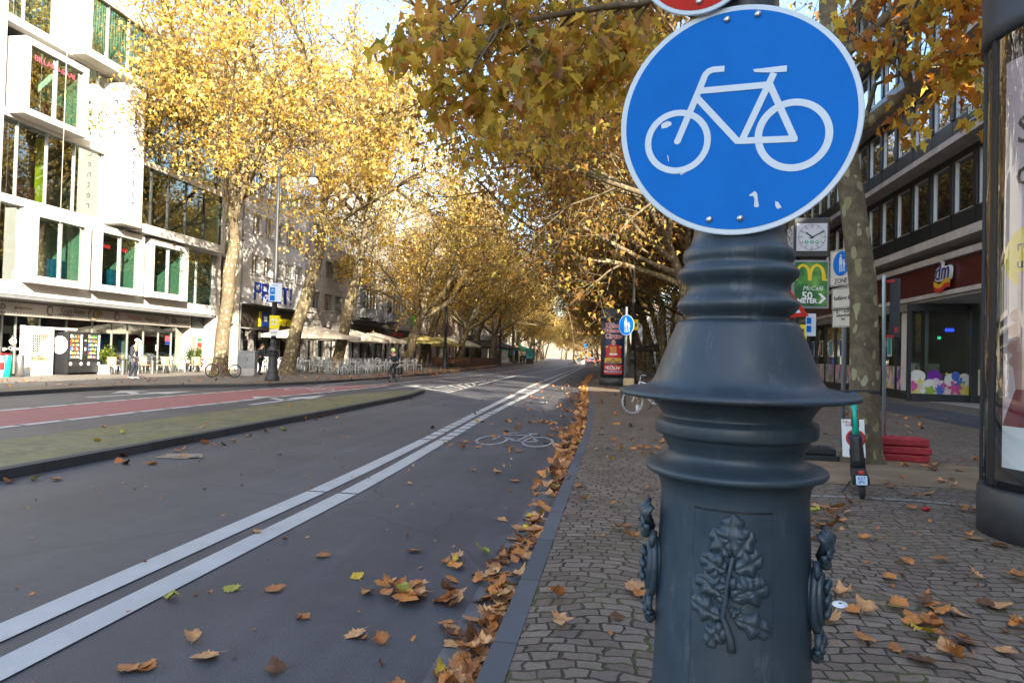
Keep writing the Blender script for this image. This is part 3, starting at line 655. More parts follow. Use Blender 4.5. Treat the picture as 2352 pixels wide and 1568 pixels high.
# ceilings inside, in the same dark colour as the back wall
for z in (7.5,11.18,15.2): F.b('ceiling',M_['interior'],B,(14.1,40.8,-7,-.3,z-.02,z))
def boxwin(s0,s1,z0,z1,dep,bd,mull=1,glass='clear',label=None,bot=None):
    q=F.b('window_box',W,B,(s0,s0+bd,-.2,dep,z0,z1),(s1-bd,s1,-.2,dep,z0,z1),(s0+bd,s1-bd,-.2,dep,z0,z0+(bot or bd)),(s0+bd,s1-bd,-.2,dep,z1-bd,z1))
    a,b=s0+bd,s1-bd
    F.pane(q,a,b,dep-.18,z0+(bot or bd),z1-bd,M_[glass])
    for i in range(mull):
        m=a+(b-a)*(i+1)/(mull+1); F.b('mullion',M_['alu'],q,(m-.03,m+.03,dep-.166,dep-.08,z0+(bot or bd),z1-bd))
    F.b('green_cheek',M_['intgreen'],q,(s1-bd-.012,s1-bd-.002,-1.6,dep-.2,z0+bd,z1-bd))
    return q
boxwin(26.2,29.55,4.22,7.5,.6,.33); boxwin(30.0,33.35,4.24,7.5,.6,.33); boxwin(33.85,37.2,4.26,7.5,.6,.33)
boxwin(25.25,28.75,11.35,14.65,.85,.28); 
# plain curtain wall runs
def curtain(s0,s1,z0,z1,cuts,glass,mm='alu'):
    cs=[s0]+cuts+[s1]
    for a,b in zip(cs[:-1],cs[1:]): F.pane(B,a+.03,b-.03,-.12,z0,z1,M_[glass],'window_pane')
    for c_ in cs: F.b('mullion',M_[mm],B,(c_-.025,c_+.025,-.16,-.04,z0,z1))
curtain(25.02,26.17,4.26,7.54,[],'clear'); curtain(37.25,40.8,4.26,7.54,[39.0],'glass_g')
curtain(25.02,30.8,7.91,11.21,[25.93,27.5,29.1],'clear'); 
curtain(28.8,32.0,11.56,15.24,[30.4],'glass_g'); curtain(32.0,40.8,11.56,15.24,[33.6,35.2,36.8,38.4],'glass_g','dark')
curtain(25.02,27.6,15.62,18.74,[26.0],'glass_g')
# upper long box with hanging strings of green lights
q=F.b('upper_window_box',W,B,(28.47,28.85,-.2,.85,15.3,18.7),(28.85,40.7,-.2,.85,15.3,15.68),(28.85,40.7,-.2,.85,18.35,18.7),(40.4,40.7,-.2,.85,15.68,18.35))
cs=[28.85,30.0,31.45,33.0,34.6,36.2,37.8,39.4,40.4]
for a,b in zip(cs[:-1],cs[1:]):
    F.pane(q,a+.03,b-.03,.66,15.68,18.35,M_['glass_g']); F.b('mullion',M_['grey'],q,(b-.03,b+.03,.62,.76,15.68,18.35))
g=MB(); rnd=random.Random(3); gm=mat('green_string_lights',(.05,.17,.07),.5,0,.3,20)
y=28.95
while y<39:
    L=rnd.uniform(1.9,2.55); g.tube([(F.X+.70,y+rnd.uniform(-.03,.03),18.33-L*t/4) for t in range(5)],.014,4); y+=rnd.uniform(.13,.2)
g.build('light_curtain',gm,q)
# lower long glazed box on the second floor
q=F.b('long_window_box',W,B,(32.35,40.5,-.2,.85,7.62,8.1),(40.2,40.5,-.2,.85,8.1,11.2),(32.35,40.2,-.2,.85,11.2,11.5))
cs=[32.35,33.6,35.0,36.6,38.4,40.2]
for a,b in zip(cs[:-1],cs[1:]):
    F.pane(q,a+.03,b-.03,.66,8.1,11.2,M_['clear']); F.b('mullion',M_['dark'],q,(b-.03,b+.03,.60,.74,8.1,11.2))
F.b('yellow_column',M_['yellow'],B,(33.3,33.6,-.8,-.5,7.91,11.2)); F.b('yellow_column',M_['yellow'],B,(28.05,28.4,-1.2,-.9,7.91,11.2))
# white advertising box with vertical letters
q=F.b('sign_box',W,B,(30.85,32.25,-.1,1.2,7.72,14.85))
lb=mat('sign_letter_blue',(.05,.075,.22),.5,0,.1,5); lg=mat('sign_letter_grey',(.11,.115,.13),.5,0,.1,5)
for i,ch in enumerate('Giga Center'):
    if ch!=' ':
        F.txt(q,ch,31.55,14.15-i*.53,1.203,.62,lb,name='letter'); text(ch,.55,lg,q,face((F.X+.55,30.847,13.95-i*.53),0,-1),name='letter')
F.txt(q,'.info',31.55,8.25,1.203,.36,lg)
F.txt(B,'BILLARD-SAAL',27.0,13.95,.70,.36,mat('pink_neon',(.40,.09,.12),.5,0,.05,3),space=1.0,ext=.01)
# furniture glimpsed behind the glass
for s0,z in ((26.65,4.6),(28.15,4.58),(30.45,4.6),(31.9,4.58),(34.3,4.6)):
    mb=MB(); mb.bbox(F.X-.75,F.X-.15,s0,s0+.85,z,z+.95,.12); mb.bbox(F.X-1.0,F.X-.3,s0+.06,s0+.79,z-.3,z+.3,.1); mb.build('armchair',M_['bluechair'],B)
F.b('bar_stool',M_['yellow'],B,(25.1,25.2,-.7,-.6,4.26,5.4),(25.55,25.65,-.7,-.6,4.26,5.4),(25.05,25.7,-.75,-.45,5.3,5.42),(25.1,25.65,-.7,-.6,4.75,4.83))
F.b('bar_table',M_['wood'],B,(25.1,26.0,-1.1,-.2,5.5,5.6)); F.b('counter',M_['black'],B,(28.9,30.1,-1.6,-.8,7.91,9.0),(29.2,29.9,-1.4,-1.0,9.0,9.7))
F.b('red_couch',mat('maroon_leather',(.12,.02,.025),.5,0,.2,3),B,(25.1,28.0,-1.9,-1.1,7.91,8.8),(25.6,26.5,-.5,0.1,11.75,12.6),(27.3,28.2,-.5,.1,11.75,12.6))
for s0,l in ((30.5,'neon_sign'),(31.75,'neon_sign')):
    F.b(l,mat('red_neon',(.75,.03,.03),.5,0,.1,5,emis=.5),B,(s0,s0+.62,.35,.37,6.45,6.52),(s0+.05,s0+.3,.35,.37,6.53,6.6),(s0+.34,s0+.6,.35,.37,6.53,6.62))
F2=Fac(-26.62,1)
# fascia with film strip border and lettering
q=F2.b('sign_band',M_['band'],B,(14,39.45,-.9,-.02,2.78,3.5)); F2.b('soffit',M_['grey'],B,(14,41,-1.2,.72,3.5,3.64))
mb=MB()
for z in (2.85,3.36):
    F2.box(mb,14,39.3,-.018,-.014,z,z+.08,0)
    y=14.1
    while y<39.2: F2.box(mb,y,y+.07,-.0135,-.011,z+.018,z+.062,1); y+=.16
mb.build('film_strip_border',[M_['black'],M_['band']],q)
ink=mat('fascia_ink',(.11,.095,.085),.6,0,.1,4); ink2=mat('fascia_red_ink',(.40,.10,.08),.6,0,.1,4)
F2.txt(q,'BILLARD',25.6,3.13,-.01,.34,ink,bold=.012); F2.txt(q,'Giga-Center',27.25,3.14,-.01,.16,ink); F2.txt(q,'Giga-Byte',30.0,3.18,-.01,.38,ink); F2.txt(q,'INTERNET CAFE',29.6,2.98,-.01,.12,ink)
F2.txt(q,'Monroe',34.3,3.1,-.01,.33,ink2,shear=.3); F2.txt(q,'Humphrey',35.8,3.08,-.01,.28,ink,shear=.3); F2.txt(q,'Giga-Center',38.45,3.12,-.01,.32,ink)
def head_icon(y,z,r):
    mb=MB(); M=face((F2.X-.009,y,z),1,0); mb.prism(circ(r,20,0,0,.72),0,.006,M,0); mb.prism(circ(r*.62,20,r*.06,-r*.12,.72),.006,.010,M,1); mb.prism([(-r*.7,-r*1.05),(r*.7,-r*1.05),(r*.35,-r*.62),(-r*.35,-r*.62)],0,.006,M,0); mb.build('portrait_emblem',[ink,M_['band']],q)
for y,z in ((28.6,3.14),(33.0,3.12),(37.1,3.12)): head_icon(y,z,.26)
mb=MB(); 
for i in range(5): mb.ring((F2.X-.005,31.3+.12*i,3.08+.03*i),(1,0,0),.30-.05*i,.02,24,6,i%2)
mb.build('swirl_emblem',[ink,mat('fascia_gold',(.45,.32,.10),.6,0,.1,4)],q)
for y,r in ((26.75,.07),(37.75,.2)):
    mb=MB(); mb.ring((F2.X-.008,y,3.12),(1,0,0),r*.75,r*.25,24,6); F2.box(mb,y-r*.1,y+r*.8,-.012,-.006,3.09,3.13); mb.build('round_emblem',ink,q)
# shop front
cs=[16,18,20,22,24,25.3,26.6,27.3,28.6,30.2,31.9,33.3,34.5,35.8,37.1,38.3,39.4]
for a,b in zip(cs[:-1],cs[1:]): 
    F2.pane(B,a+.03,b-.03,-.55,.16,2.76,M_['clear'],'shop_window'); F2.b('mullion',M_['alu'],B,(b-.03,b+.03,-.6,-.5,.16,2.77))
F2.b('corner_wall',M_['cream'],B,(39.45,40.84,-.9,-.02,.12,2.77)); F2.b('corner_sign',M_['dark'],B,(39.5,40.8,-.015,.0,2.8,3.5))
F2.b('corner_poster',mat('poster_text',(.30,.27,.24),.6,0,.2,8),B,(39.55,40.05,-.018,-.008,.9,2.3),(40.15,40.7,-.018,-.008,1.0,2.3)); F2.b('poster_stripe',M_['red'],B,(40.2,40.65,-.006,-.003,1.55,1.85)); F2.b('poster_stripe',M_['green'],B,(40.2,40.65,-.006,-.003,1.98,2.12))
F2.b('red_interior_wall',M_['redwall'],B,(31.4,39.3,-2.6,-2.5,.15,3.6)); F2.b('white_swoosh',M_['white'],B,(35.7,37.4,-2.49,-2.47,.2,1.1),(37.4,38.6,-2.49,-2.47,.9,1.6)); F2.b('pillar',M_['cream'],B,(35.0,35.5,-1.7,-1.2,.15,3.6))
F2.b('arcade_cabinet',M_['blue'],B,(33.3,34.9,-1.9,-1.2,.15,2.2)); F2.b('arcade_marquee',mat('marquee',(.45,.10,.12),.5,0,.6,5),B,(33.4,34.8,-1.18,-1.15,2.22,2.6)); F2.b('arcade_screen',M_['black'],B,(33.5,34.7,-1.19,-1.17,1.1,1.9))
F2.b('orange_counter',mat('orange_counter',(.55,.12,.03),.5,0,.2,8),B,(32.4,34.2,-1.0,-.8,.85,1.1))
for y,z,a,b in ((25.0,1.0,.36,.26),(25.55,.85,.34,.32),(25.75,1.45,.25,.36),(27.55,2.05,.3,.36),(36.9,1.3,.25,.35),(35.45,.9,.2,.9)): F2.b('notice',M_['white'],B,(y,y+a,-.53,-.525,z,z+b))
F2.txt(B,'Giga-Center',25.45,1.3,-.52,.24,M_['white']); F2.txt(B,'Giga-Center',27.05,1.3,-.52,.24,M_['white'])
for y in (25.35,27.2):
    mb=MB(); mb.ring((F2.X-.52,y,1.62),(1,0,0),.13,.045,28,6); F2.box(mb,y-.02,y+.17,-.525,-.515,1.60,1.64); mb.build('round_emblem',M_['white'],B)
F2.b('door_pull',M_['steel'],B,(26.35,26.39,-.48,-.44,.6,2.35),(26.5,26.54,-.48,-.44,.6,2.35),(26.35,26.54,-.5,-.46,1.0,1.03),(26.35,26.54,-.5,-.46,2.0,2.03))
F2.b('neon_sign',mat('neon_mix',(.7,.05,.06),.5,0,.4,9,emis=.4),B,(37.75,38.15,-.53,-.52,1.9,2.2)); F2.b('neon_frame',mat('neon_blue',(.05,.1,.7),.5,0,.1,9,emis=.4),B,(37.75,38.15,-.53,-.52,1.7,1.73),(37.75,38.15,-.53,-.52,1.82,1.85))
# flag wire in front of the facade
mb=MB(); mb.tube([(F.X+1.3,26.9,4.3),(F.X+1.3,26.9,19.2)],.012,5); mb.build('banner_rope',M_['cream'],B)
# ---- open stairwell building
S=thing('stairwell_building','narrow open concrete stairwell building with green glass balustrades beside the billiard hall','building')
for z in (3.4,5.6,7.8,10.0,12.2,14.4,16.6,18.8): 
    F.b('landing',M_['concrete'],S,(41.05,43.7,-3.5,.0,z-.18,z)); F.b('balustrade',M_['clear'],S,(41.4,43.3,-.06,-.04,z+.02,z+1.0))
F.b('pier',M_['render'],S,(41.05,41.35,-.4,.1,.12,19.5)); F.b('pier',M_['render'],S,(43.35,43.7,-.4,.1,.12,19.5)); F.b('back_wall',M_['render'],S,(41.05,43.7,-3.9,-3.52,.12,19.5)); F.b('pier',M_['render'],S,(42.25,42.4,-.3,-.1,.12,19.5))
F.b('door',M_['wood'],S,(41.6,42.15,-1.2,-1.1,.14,2.3))
mb=MB(); mb.tube([(F.X+.16,43.78,.12),(F.X+.16,43.78,19)],.06,8); mb.build('drain_pipe',M_['grey'],S)
# ---- white building with the greeting
def windows(FF,par,rows,cols,wd,zt,glass,fr,rec=.22,mull=1,sill=True,name='window'):
    hs=[]
    for z0,z1 in rows:
        for c_ in cols:
            hs.append((c_-wd/2,c_+wd/2,z0,z1)); f=FF.frame(par,c_-wd/2,c_+wd/2,-rec-.05,-rec+.03,z0,z1,.07,fr,name)
            FF.pane(f,c_-wd/2+.07,c_+wd/2-.07,-rec-.02,z0+.07,z1-.07,glass)
            if mull: FF.b('mullion',fr,f,*[(c_-wd/2+wd*(k+1)/(mull+1)-.035,c_-wd/2+wd*(k+1)/(mull+1)+.035,-rec-.005,-rec+.035,z0+.07,z1-.07) for k in range(mull)])
            if sill: FF.b('sill',M_['concrete'],f,(c_-wd/2-.05,c_+wd/2+.05,-rec,.06,z0-.07,z0-.003))
    return hs
Pb=thing('bar_building','white brick building with PROST! in blue letters over a dark bar front','building')
cols=[45.95,47.65,49.3,50.95,52.6]
hs=windows(F,Pb,[(6.95,8.35),(9.85,11.3),(12.8,14.25),(15.8,17.2)],cols,1.25,0,M_['glass'],M_['white'],.18,1)
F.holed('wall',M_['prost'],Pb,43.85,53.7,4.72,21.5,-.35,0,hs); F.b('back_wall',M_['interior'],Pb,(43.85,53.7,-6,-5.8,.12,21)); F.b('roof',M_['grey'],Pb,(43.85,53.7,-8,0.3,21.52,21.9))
F.b('side_wall',M_['render'],Pb,(43.72,43.84,-8,0,.12,21.5)); F.b('room_partition',M_['intwhite'],Pb,(43.9,53.65,-1.5,-1.4,4.75,21))
F.b('shop_front',M_['darkbrown'],Pb,(43.85,53.7,-.25,.02,3.05,4.6)); F.b('canopy',M_['dark'],Pb,(43.85,53.7,0.03,.9,4.6,4.70)); F.b('shop_awning',M_['darkbrown'],Pb,(44.6,52.8,.03,1.1,2.9,3.0))
for k in range(6): F.b('door_pier',M_['concrete'] if k in(1,4) else M_['dark'],Pb,(44+k*1.85,44.25+k*1.85,-.4,-.1,.12,3.04))
F.b('dark_glazing',M_['glass'],Pb,(43.9,53.65,-.62,-.6,.14,3.04))
px_font={'P':['####','#..#','#..#','####','#...','#...','#...'],'R':['####','#..#','#..#','####','##..','#.#.','#..#'],'O':['####','#..#','#..#','#..#','#..#','#..#','####'],'S':['####','#...','#...','####','...#','...#','####'],'T':['####','.##.','.##.','.##.','.##.','.##.','.##.'],'!':['.#..','.#..','.#..','.#..','.#..','....','.#..']}
y=45.75
for ch in 'PROST!':
    mb=MB(); 
    for r,row in enumerate(px_font[ch]):
        for c_,v in enumerate(row):
            if v=='#': F.box(mb,y+c_*.235+.004,y+c_*.235+.232,.001,.03,6.4-(r+1)*.185+.004,6.4-r*.185)
    mb.build('letter',M_['blue'],Pb); y+=1.04
F.b('number_sign',M_['blue'],Pb,(46.7,47.9,.03,.12,3.2,4.3)); F.b('number_sign_edge',M_['yellow'],Pb,(46.45,46.69,.03,.11,3.2,4.3)); F.b('number_sign_mark',M_['white'],Pb,(47.05,47.5,.121,.126,3.6,3.95))
F.txt(Pb,'bolerado',50.35,3.75,.06,1.15,M_['yellow'],ext=.03,bold=.03,sx=.95)
# ---- long stone building
St=thing('stone_building','grey stone clad building with bay windows and dark shop fronts behind the parasols','building')
rows=[(5.15,6.65),(8.1,9.6),(11.0,12.5),(13.9,15.4),(16.8,18.2)]
cols=[55.9,58.7,61.0]; hs=windows(F,St,rows,cols,1.9,0,M_['glass'],M_['grey'],.2,2)
cols2=[64.2,70.6,73.3,78.4,81.0]; hs+=windows(F,St,rows,cols2,1.5,0,M_['glass'],M_['grey'],.2,1)
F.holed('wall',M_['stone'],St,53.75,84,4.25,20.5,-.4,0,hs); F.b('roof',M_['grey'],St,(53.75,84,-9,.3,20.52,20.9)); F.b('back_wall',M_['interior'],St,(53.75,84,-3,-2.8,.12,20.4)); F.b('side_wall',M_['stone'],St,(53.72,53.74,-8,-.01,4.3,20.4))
for c_ in (67.4,75.8):
    bw=F.b('bay_window',M_['grey'],St,(c_-1.5,c_+1.5,.001,.04,5.0,17.0))
    for za,zb in ((5.0,5.2),(7.9,8.2),(10.8,11.1),(13.7,14.0),(16.6,17.0)): F.b('bay_slab',M_['grey'],bw,(c_-1.5,c_+1.5,.041,.8,za,zb))
    for z in (5.2,8.2,11.1,14.0):
        F.b('bay_panel',M_['grey'],bw,(c_-1.45,c_+1.45,.05,.72,z,z+.75)); F.b('bay_pane',M_['glass'],bw,(c_-1.42,c_+1.42,.08,.68,z+.76,z+2.58 if z<14 else z+2.58))
        F.b('mullion',M_['alu'],bw,*[(c_-1.43+k*.94,c_-1.36+k*.94,.685,.73,z+.76,z+2.56) for k in range(4)])
for a,b,m in ((53.8,63.6,'stone'),(63.8,73.3,'black'),(73.5,83.9,'darkbrown')):
    F.b('shop_fascia',M_[m],St,(a,b,-.2,.06,3.0,4.2)); F.b('shop_glass',M_['glass'],St,(a+.2,b-.2,-.6,-.58,.15,2.98)); 
    for k in range(5): F.b('shop_pier',M_['stone'] if m!='black' else M_['dark'],St,(a+(b-a-.5)*k/4,a+.5+(b-a-.5)*k/4,-.5,-.02,.12,2.98))
F.txt(St,'Wirtshaus',57.5,3.55,.07,.85,M_['black'],ext=.02); F.txt(St,'JAMES',69.4,3.6,.07,.8,M_['red'],ext=.02); F.b('canopy',M_['dark'],St,(64,73,.07,1.3,4.6,4.7)); F.txt(St,'BAR & GRILL',78.5,3.6,.07,.7,M_['red'],ext=.02)
# hanging signs
def blade(par,y,z,w_,h,m,name='hanging_sign'):
    mb=MB(); mb.box(F.X+.3,F.X+.3+w_,y-.06,y+.06,z,z+h); mb.box(F.X,F.X+.3,y-.02,y+.02,z+h*.5,z+h*.5+.04); return mb.build(name,m,par)
q=blade(St,83.2,5.0,1.3,1.4,mat('lime_sign',(.10,.50,.02),.4,0,.05,3)); text('Z',.7,M_['white'],q,face((F.X+.95,83.13,5.75),0,-1))
q=blade(St,61.8,4.9,.05,.05,M_['dark'],'lamp_bracket')
# ---- brown pier building
Br=thing('pier_building','brown stone building with rows of narrow windows between piers','building')
cols=[85.2+1.35*k for k in range(20)]
hs=windows(F,Br,[(5.0,6.9),(8.6,10.5),(12.2,14.1),(15.6,17.4)],cols,.95,0,M_['glass'],M_['dark'],.3,0,False)
F.holed('wall',M_['stone2'],Br,84.05,112,4.2,21,-.5,0,hs); F.b('roof',M_['grey'],Br,(84.05,112,-9,.25,21.02,21.4)); F.b('back_wall',M_['interior'],Br,(84.05,112,-3,-2.8,.12,20.9))
for k in range(8): F.b('shop_pier',M_['stone2'],Br,(84.1+k*3.9,84.7+k*3.9,-.5,-.02,.12,3.2))
F.b('shop_glass',M_['glass'],Br,(84.2,112,-.7,-.68,.15,3.2)); F.b('shop_fascia',M_['stone2'],Br,(84.05,112,-.5,.02,3.2,4.19)); q=F.b('pub_sign',M_['black'],Br,(85.0,92.5,.03,.15,3.0,4.1)); F.txt(q,'GAFFEL',89.6,3.55,.16,.8,M_['red']); mb=MB(); mb.ring((F.X+.16,86.3,3.55),(1,0,0),.3,.05,20,6); mb.build('round_emblem',M_['white'],q)
q=F.b('round_sign',M_['black'],Br,(93.2,96.2,.03,.1,3.2,5.0)); mb=MB(); mb.prism(circ(.75,28),0,.02,face((F.X+.11,94.7,4.6),1,0)); mb.build('disc',M_['cream'],q); F.txt(Br,'VERO',99.5,3.7,.06,.8,M_['white']); F.txt(Br,'RED SPA',105,3.7,.06,.8,M_['white'])
# ---- buildings farther up on the left: one more pale one, a bank with a canopy, then plain blocks
def block(name,label,X,sg,s0,s1,zt,m,rows,pitch,wd,shop='dark',depth=9,low=3.3):
    t=thing(name,label,'building'); f=Fac(X,sg); cols=[s0+pitch*(k+.5) for k in range(int((s1-s0)/pitch))]
    f.b('wall',m,t,(s0,s1,-depth,0,.1,zt))
    mb=MB(); h=rows[0][1]-rows[0][0]; d=sg
    for q in ((.005,.03,-wd/2,wd/2,0,h,0),(.002,.10,-wd/2-.06,wd/2+.06,-.12,-.002,1),(.031,.05,-.04,.04,0,h,1),(.031,.05,-wd/2,-wd/2+.06,0,h,1),(.031,.05,wd/2-.06,wd/2,0,h,1),(.031,.05,-wd/2+.06,wd/2-.06,h-.06,h,1)): mb.box(d*q[0],d*q[1],q[2],q[3],q[4],q[5],q[6])
    me=mb.mesh('window',[M_['glass'],M_['concrete']])
    for z0,z1 in rows:
        if z1>zt-.3: continue
        for c_ in cols: part('window',me,t,None,Matrix.Translation((X,c_,z0)))
    f.b('shop_front',M_[shop],t,(s0+.3,s1-.3,.01,.05,.15,low-.1)); f.b('roof',M_['grey'],t,(s0,s1,-depth-.2,.3,zt+.01,zt+.4)); f.b('fascia',m,t,(s0,s1,.01,.6,low,low+.5)); return t
R4=[(5,6.7),(8.2,9.9),(11.4,13.1),(14.6,16.3)]
t=block('bank_building','pale grey building with tall piers and a dark ground floor canopy','X' and -26.3,1,112.1,138,20,M_['stone'],R4,1.9,1.1); Fac(-26.3,1).b('canopy',M_['dark'],t,(112.5,137,.7,4,4.0,4.8))
block('apartment_block','cream rendered block with sunlit windows far up the left side',-28.5,1,150,182,21,M_['render'],R4,2.6,1.4)
block('apartment_block','white block with blue shop front far up the left side',-32,1,183,225,24,M_['white'],R4,3,1.6,'blue')
block('apartment_block','pale block closing the far end of the left side',-37,1,226,330,22,M_['render'],R4,4.6,2.2)
# ---- black building with window bands on the right
G=Fac(12.3,-1)
D=thing('drugstore_building','black building with pale ledges and window bands above the drugstore','building')
Y0,Y1=23.5,62.0
for z in (6.2,9.85,13.5,17.15,20.8): 
    G.b('ledge',M_['ledge'],D,*[(Y0+k*3.6,min(Y1,Y0+k*3.6+3.592),-.9,.35 if z<7 else .25,z,z+.32 if z<7 else z+.24) for k in range(11)])
G.b('lower_ledge',M_['ledge'],D,*[(Y0+k*3.6,min(Y1,Y0+k*3.6+3.592),-.9,.12,5.62,5.86) for k in range(11)])
rec=.5
for i,(za,zb,zc) in enumerate(((6.52,7.5,9.55),(10.09,11.22,13.2),(13.74,14.9,16.85),(17.39,18.5,20.5))):
    ztop=(9.85,13.5,17.15,20.8)[i]
    G.b('spandrel_band',M_['dark'],D,(Y0,Y1,-rec-.14,-rec-.06,za,zb))
    for k in range(20): G.b('spandrel',M_['spandrel'],D,(25.25+1.83*k+.02,25.25+1.83*k+1.81,-rec-.059,-rec,za,zb-.003))
    G.b('head_panel',M_['spandrel'],D,(Y0,Y1,-rec-.14,-rec-.06,zc,ztop))
    for k in range(20): G.b('pilaster',M_['spandrel'],D,(25.24+1.83*k-.13,25.24+1.83*k+.13,-rec-.05,-rec+.06,zb+.002,zc-.002))
    for k in range(20):
        s0=25.4+1.83*k; s1=s0+1.5
        f=G.frame(D,s0,s1,-rec-.16,-rec-.02,zb,zc,.055,M_['alu'],'window'); G.pane(f,s0+.055,s1-.055,-rec-.10,zb+.055,zc-.055,M_['glass'])
G.b('core',M_['interior'],D,(Y0,Y1,-9,-rec-.9,5.9,21)); G.b('roof',M_['grey'],D,(Y0,Y1,-9,.2,21.06,21.4)); G.b('gable',M_['spandrel'],D,(Y0-.1,Y0-.005,-9,.0,5.6,21.05))
G.b('blind',M_['grey'],D,*[(32.62+1.83*0,34.0,-rec-.015,-rec+.02,12.95-.09*k,12.99-.09*k) for k in range(9)])
q=G.b('estate_board',M_['black'],D,(26.2,27.6,-.44,-.40,10.6,11.3)); G.txt(q,'BÜRO',27.0,11.1,-.395,.38,M_['white'],bold=.008); G.txt(q,'0211-520',27.0,10.88,-.395,.17,mat('lime_print',(.3,.55,.05),.5,0,.05,4)); G.txt(q,'www.bbreal.de',26.95,10.72,-.395,.15,M_['white'])
# dark red fascia and drugstore logo
G.b('fascia',M_['dmred'],D,(Y0,Y1,-.2,-.05,4.48,5.6)); G.b('fascia_trim',M_['ledge'],D,*[(Y0+k*2.4,min(Y1,Y0+k*2.4+2.39),-.2,.05,4.3,4.47) for k in range(17)]); G.b('soffit',M_['concrete'],D,(Y0,Y1,-9,-.1,4.2,4.29)); G.b('shutter_box',M_['grey'],D,(30.8,Y1,-.5,-.06,3.95,4.19))
lm=face((12.3-.06,28.25,5.0),-1,0); lw=M_['white']; lbl=mat('logo_blue',(.03,.05,.22),.4,0,.05,5)
text('dm',.98,lw,D,lm@Matrix.Translation((.0,.2,.0)),name='logo_back',ext=.05,bold=.05,shear=.25); text('dm',.95,lbl,D,lm@Matrix.Translation((0,.2,.06)),name='logo_letters',ext=.012,shear=.25)
mb=MB()
for j,(o,mi) in enumerate(((0,0),(.17,1))):
    top=[(-.62+.124*i,-.16-o+.09*math.sin(i*.62+2.5)) for i in range(11)]; mb.prism(top+[(x,y-.17) for x,y in top[::-1]],.03,.075,lm,mi)
mb.build('logo_ribbon',[mat('logo_yellow',(.75,.42,.03),.4,0,.05,4),mat('logo_red',(.60,.04,.03),.4,0,.05,4)],D)
# shop windows with flowered decals
def decal_mat(name,seed):
    m,n,b=nodes(name); P=geopos(n); mp=N(n,'ShaderNodeMapping'); mp.inputs['Scale'].default_value=(4.5,4.5,2.6); mp.inputs['Location'].default_value=(seed*3.1,0,seed); n.links.new(P,mp.inputs[0])
    wv=N(n,'ShaderNodeTexNoise'); wv.inputs['Scale'].default_value=1.4; n.links.new(mp.outputs[0],wv.inputs['Vector']); ad=mixc(n,.5,mp.outputs[0],wv.outputs['Color'],'ADD')
    v=N(n,'ShaderNodeTexVoronoi',feature='SMOOTH_F1'); v.inputs['Scale'].default_value=1.1; v.inputs['Smoothness'].default_value=.15; n.links.new(ad,v.inputs['Vector']); sp=N(n,'ShaderNodeSeparateColor'); n.links.new(v.outputs['Color'],sp.inputs[0])
    c=ramp(n,sp.outputs[0],[(.1,(.80,.78,.50)),(.25,(.72,.10,.36)),(.36,(.85,.82,.74)),(.48,(.14,.20,.60)),(.58,(.70,.55,.06)),(.68,(.78,.60,.65)),(.8,(.16,.40,.10)),(.92,(.28,.04,.45))])
    n.links.new(mixc(n,.35,c,ramp(n,noise(n,14,4,.7,P),[(.3,(.6,.6,.6)),(.7,(1.4,1.3,1.3))]),'MULTIPLY'),b.inputs['Base Color']); b.inputs['Roughness'].default_value=.3; return m
dc=decal_mat('flower_decal',1)
cuts=[30.9,31.9,33.6,35.3,37.0,38.7,40.6,42.5,44.4,46.3,48.2,50.1,52,54,56,58,60,62]
for a,b in zip(cuts[:-1],cuts[1:]):
    f=G.b('shop_window',M_['dark'],D,(a,a+.07,-.42,-.28,.42,3.94),(b-.07,b,-.42,-.28,.42,3.94),(a+.07,b-.07,-.42,-.28,.42,.48))
    G.pane(f,a+.07,b-.07,-.36,.48,3.94,M_['clear']); G.pane(f,a+.08,b-.08,-.345,.5,1.55,dc,'decal')
    if 33<a<50: 
        G.b('poster',M_['white'],f,(a+.6,a+1.1,-.345,-.335,2.0,3.0)); G.b('poster_print',(M_['teal2'],M_['blue'],M_['wood'])[int(a)%3],f,(a+.65,a+1.05,-.334,-.331,2.07,2.93))
G.b('plinth',M_['dark'],D,(30.9,Y1,-.6,-.25,.12,.41)); G.b('shop_back',M_['intwhite'],D,(30.9,Y1,-7,-6.9,.12,4.2)); G.b('shop_floor',M_['concrete'],D,(24,Y1,-9,-.5,.122,.13))
bayg=clear_glass('bay_glass',(.72,.76,.70),.10)
# end bay facing the side street
mb=MB(); mb.box(11.98,12.12,30.7,30.84,.12,4.18); mb.box(14.35,14.6,30.55,30.8,.12,4.18); mb.box(15.3,15.45,30.5,30.75,.12,4.18); mb.box(12.12,14.35,30.72,30.82,3.88,4.18); mb.box(12.12,15.3,30.62,30.84,.12,.42); mb.build('bay_frame',M_['dark'],D)
mb=MB(); mb.box(12.12,14.35,30.76,30.775,.43,3.87); mb.box(14.6,15.3,30.66,30.675,.43,4.1); mb.build('bay_pane',bayg,D)
bd=MB(); bd.box(12.13,14.34,30.752,30.757,.44,.98); bd.box(14.62,15.28,30.65,30.655,.44,1.5); bm_=mat('decal_cream',(.66,.62,.40),.35,0,.15,3); bd.build('decal',bm_,D)
rnd=random.Random(5); cols_=[mat('decal_pink',(.62,.10,.30),.35,0,.2,9),mat('decal_purple',(.20,.03,.36),.35,0,.2,9),mat('decal_blue',(.08,.16,.55),.35,0,.2,9),mat('decal_yellow',(.72,.58,.12),.35,0,.2,9),mat('decal_green',(.30,.42,.06),.35,0,.2,9),mat('decal_pale',(.72,.60,.66),.35,0,.2,9),mat('decal_white',(.75,.74,.68),.35,0,.1,9)]
mb=MB(); Mf=face((13.23,30.75,0),0,-1)
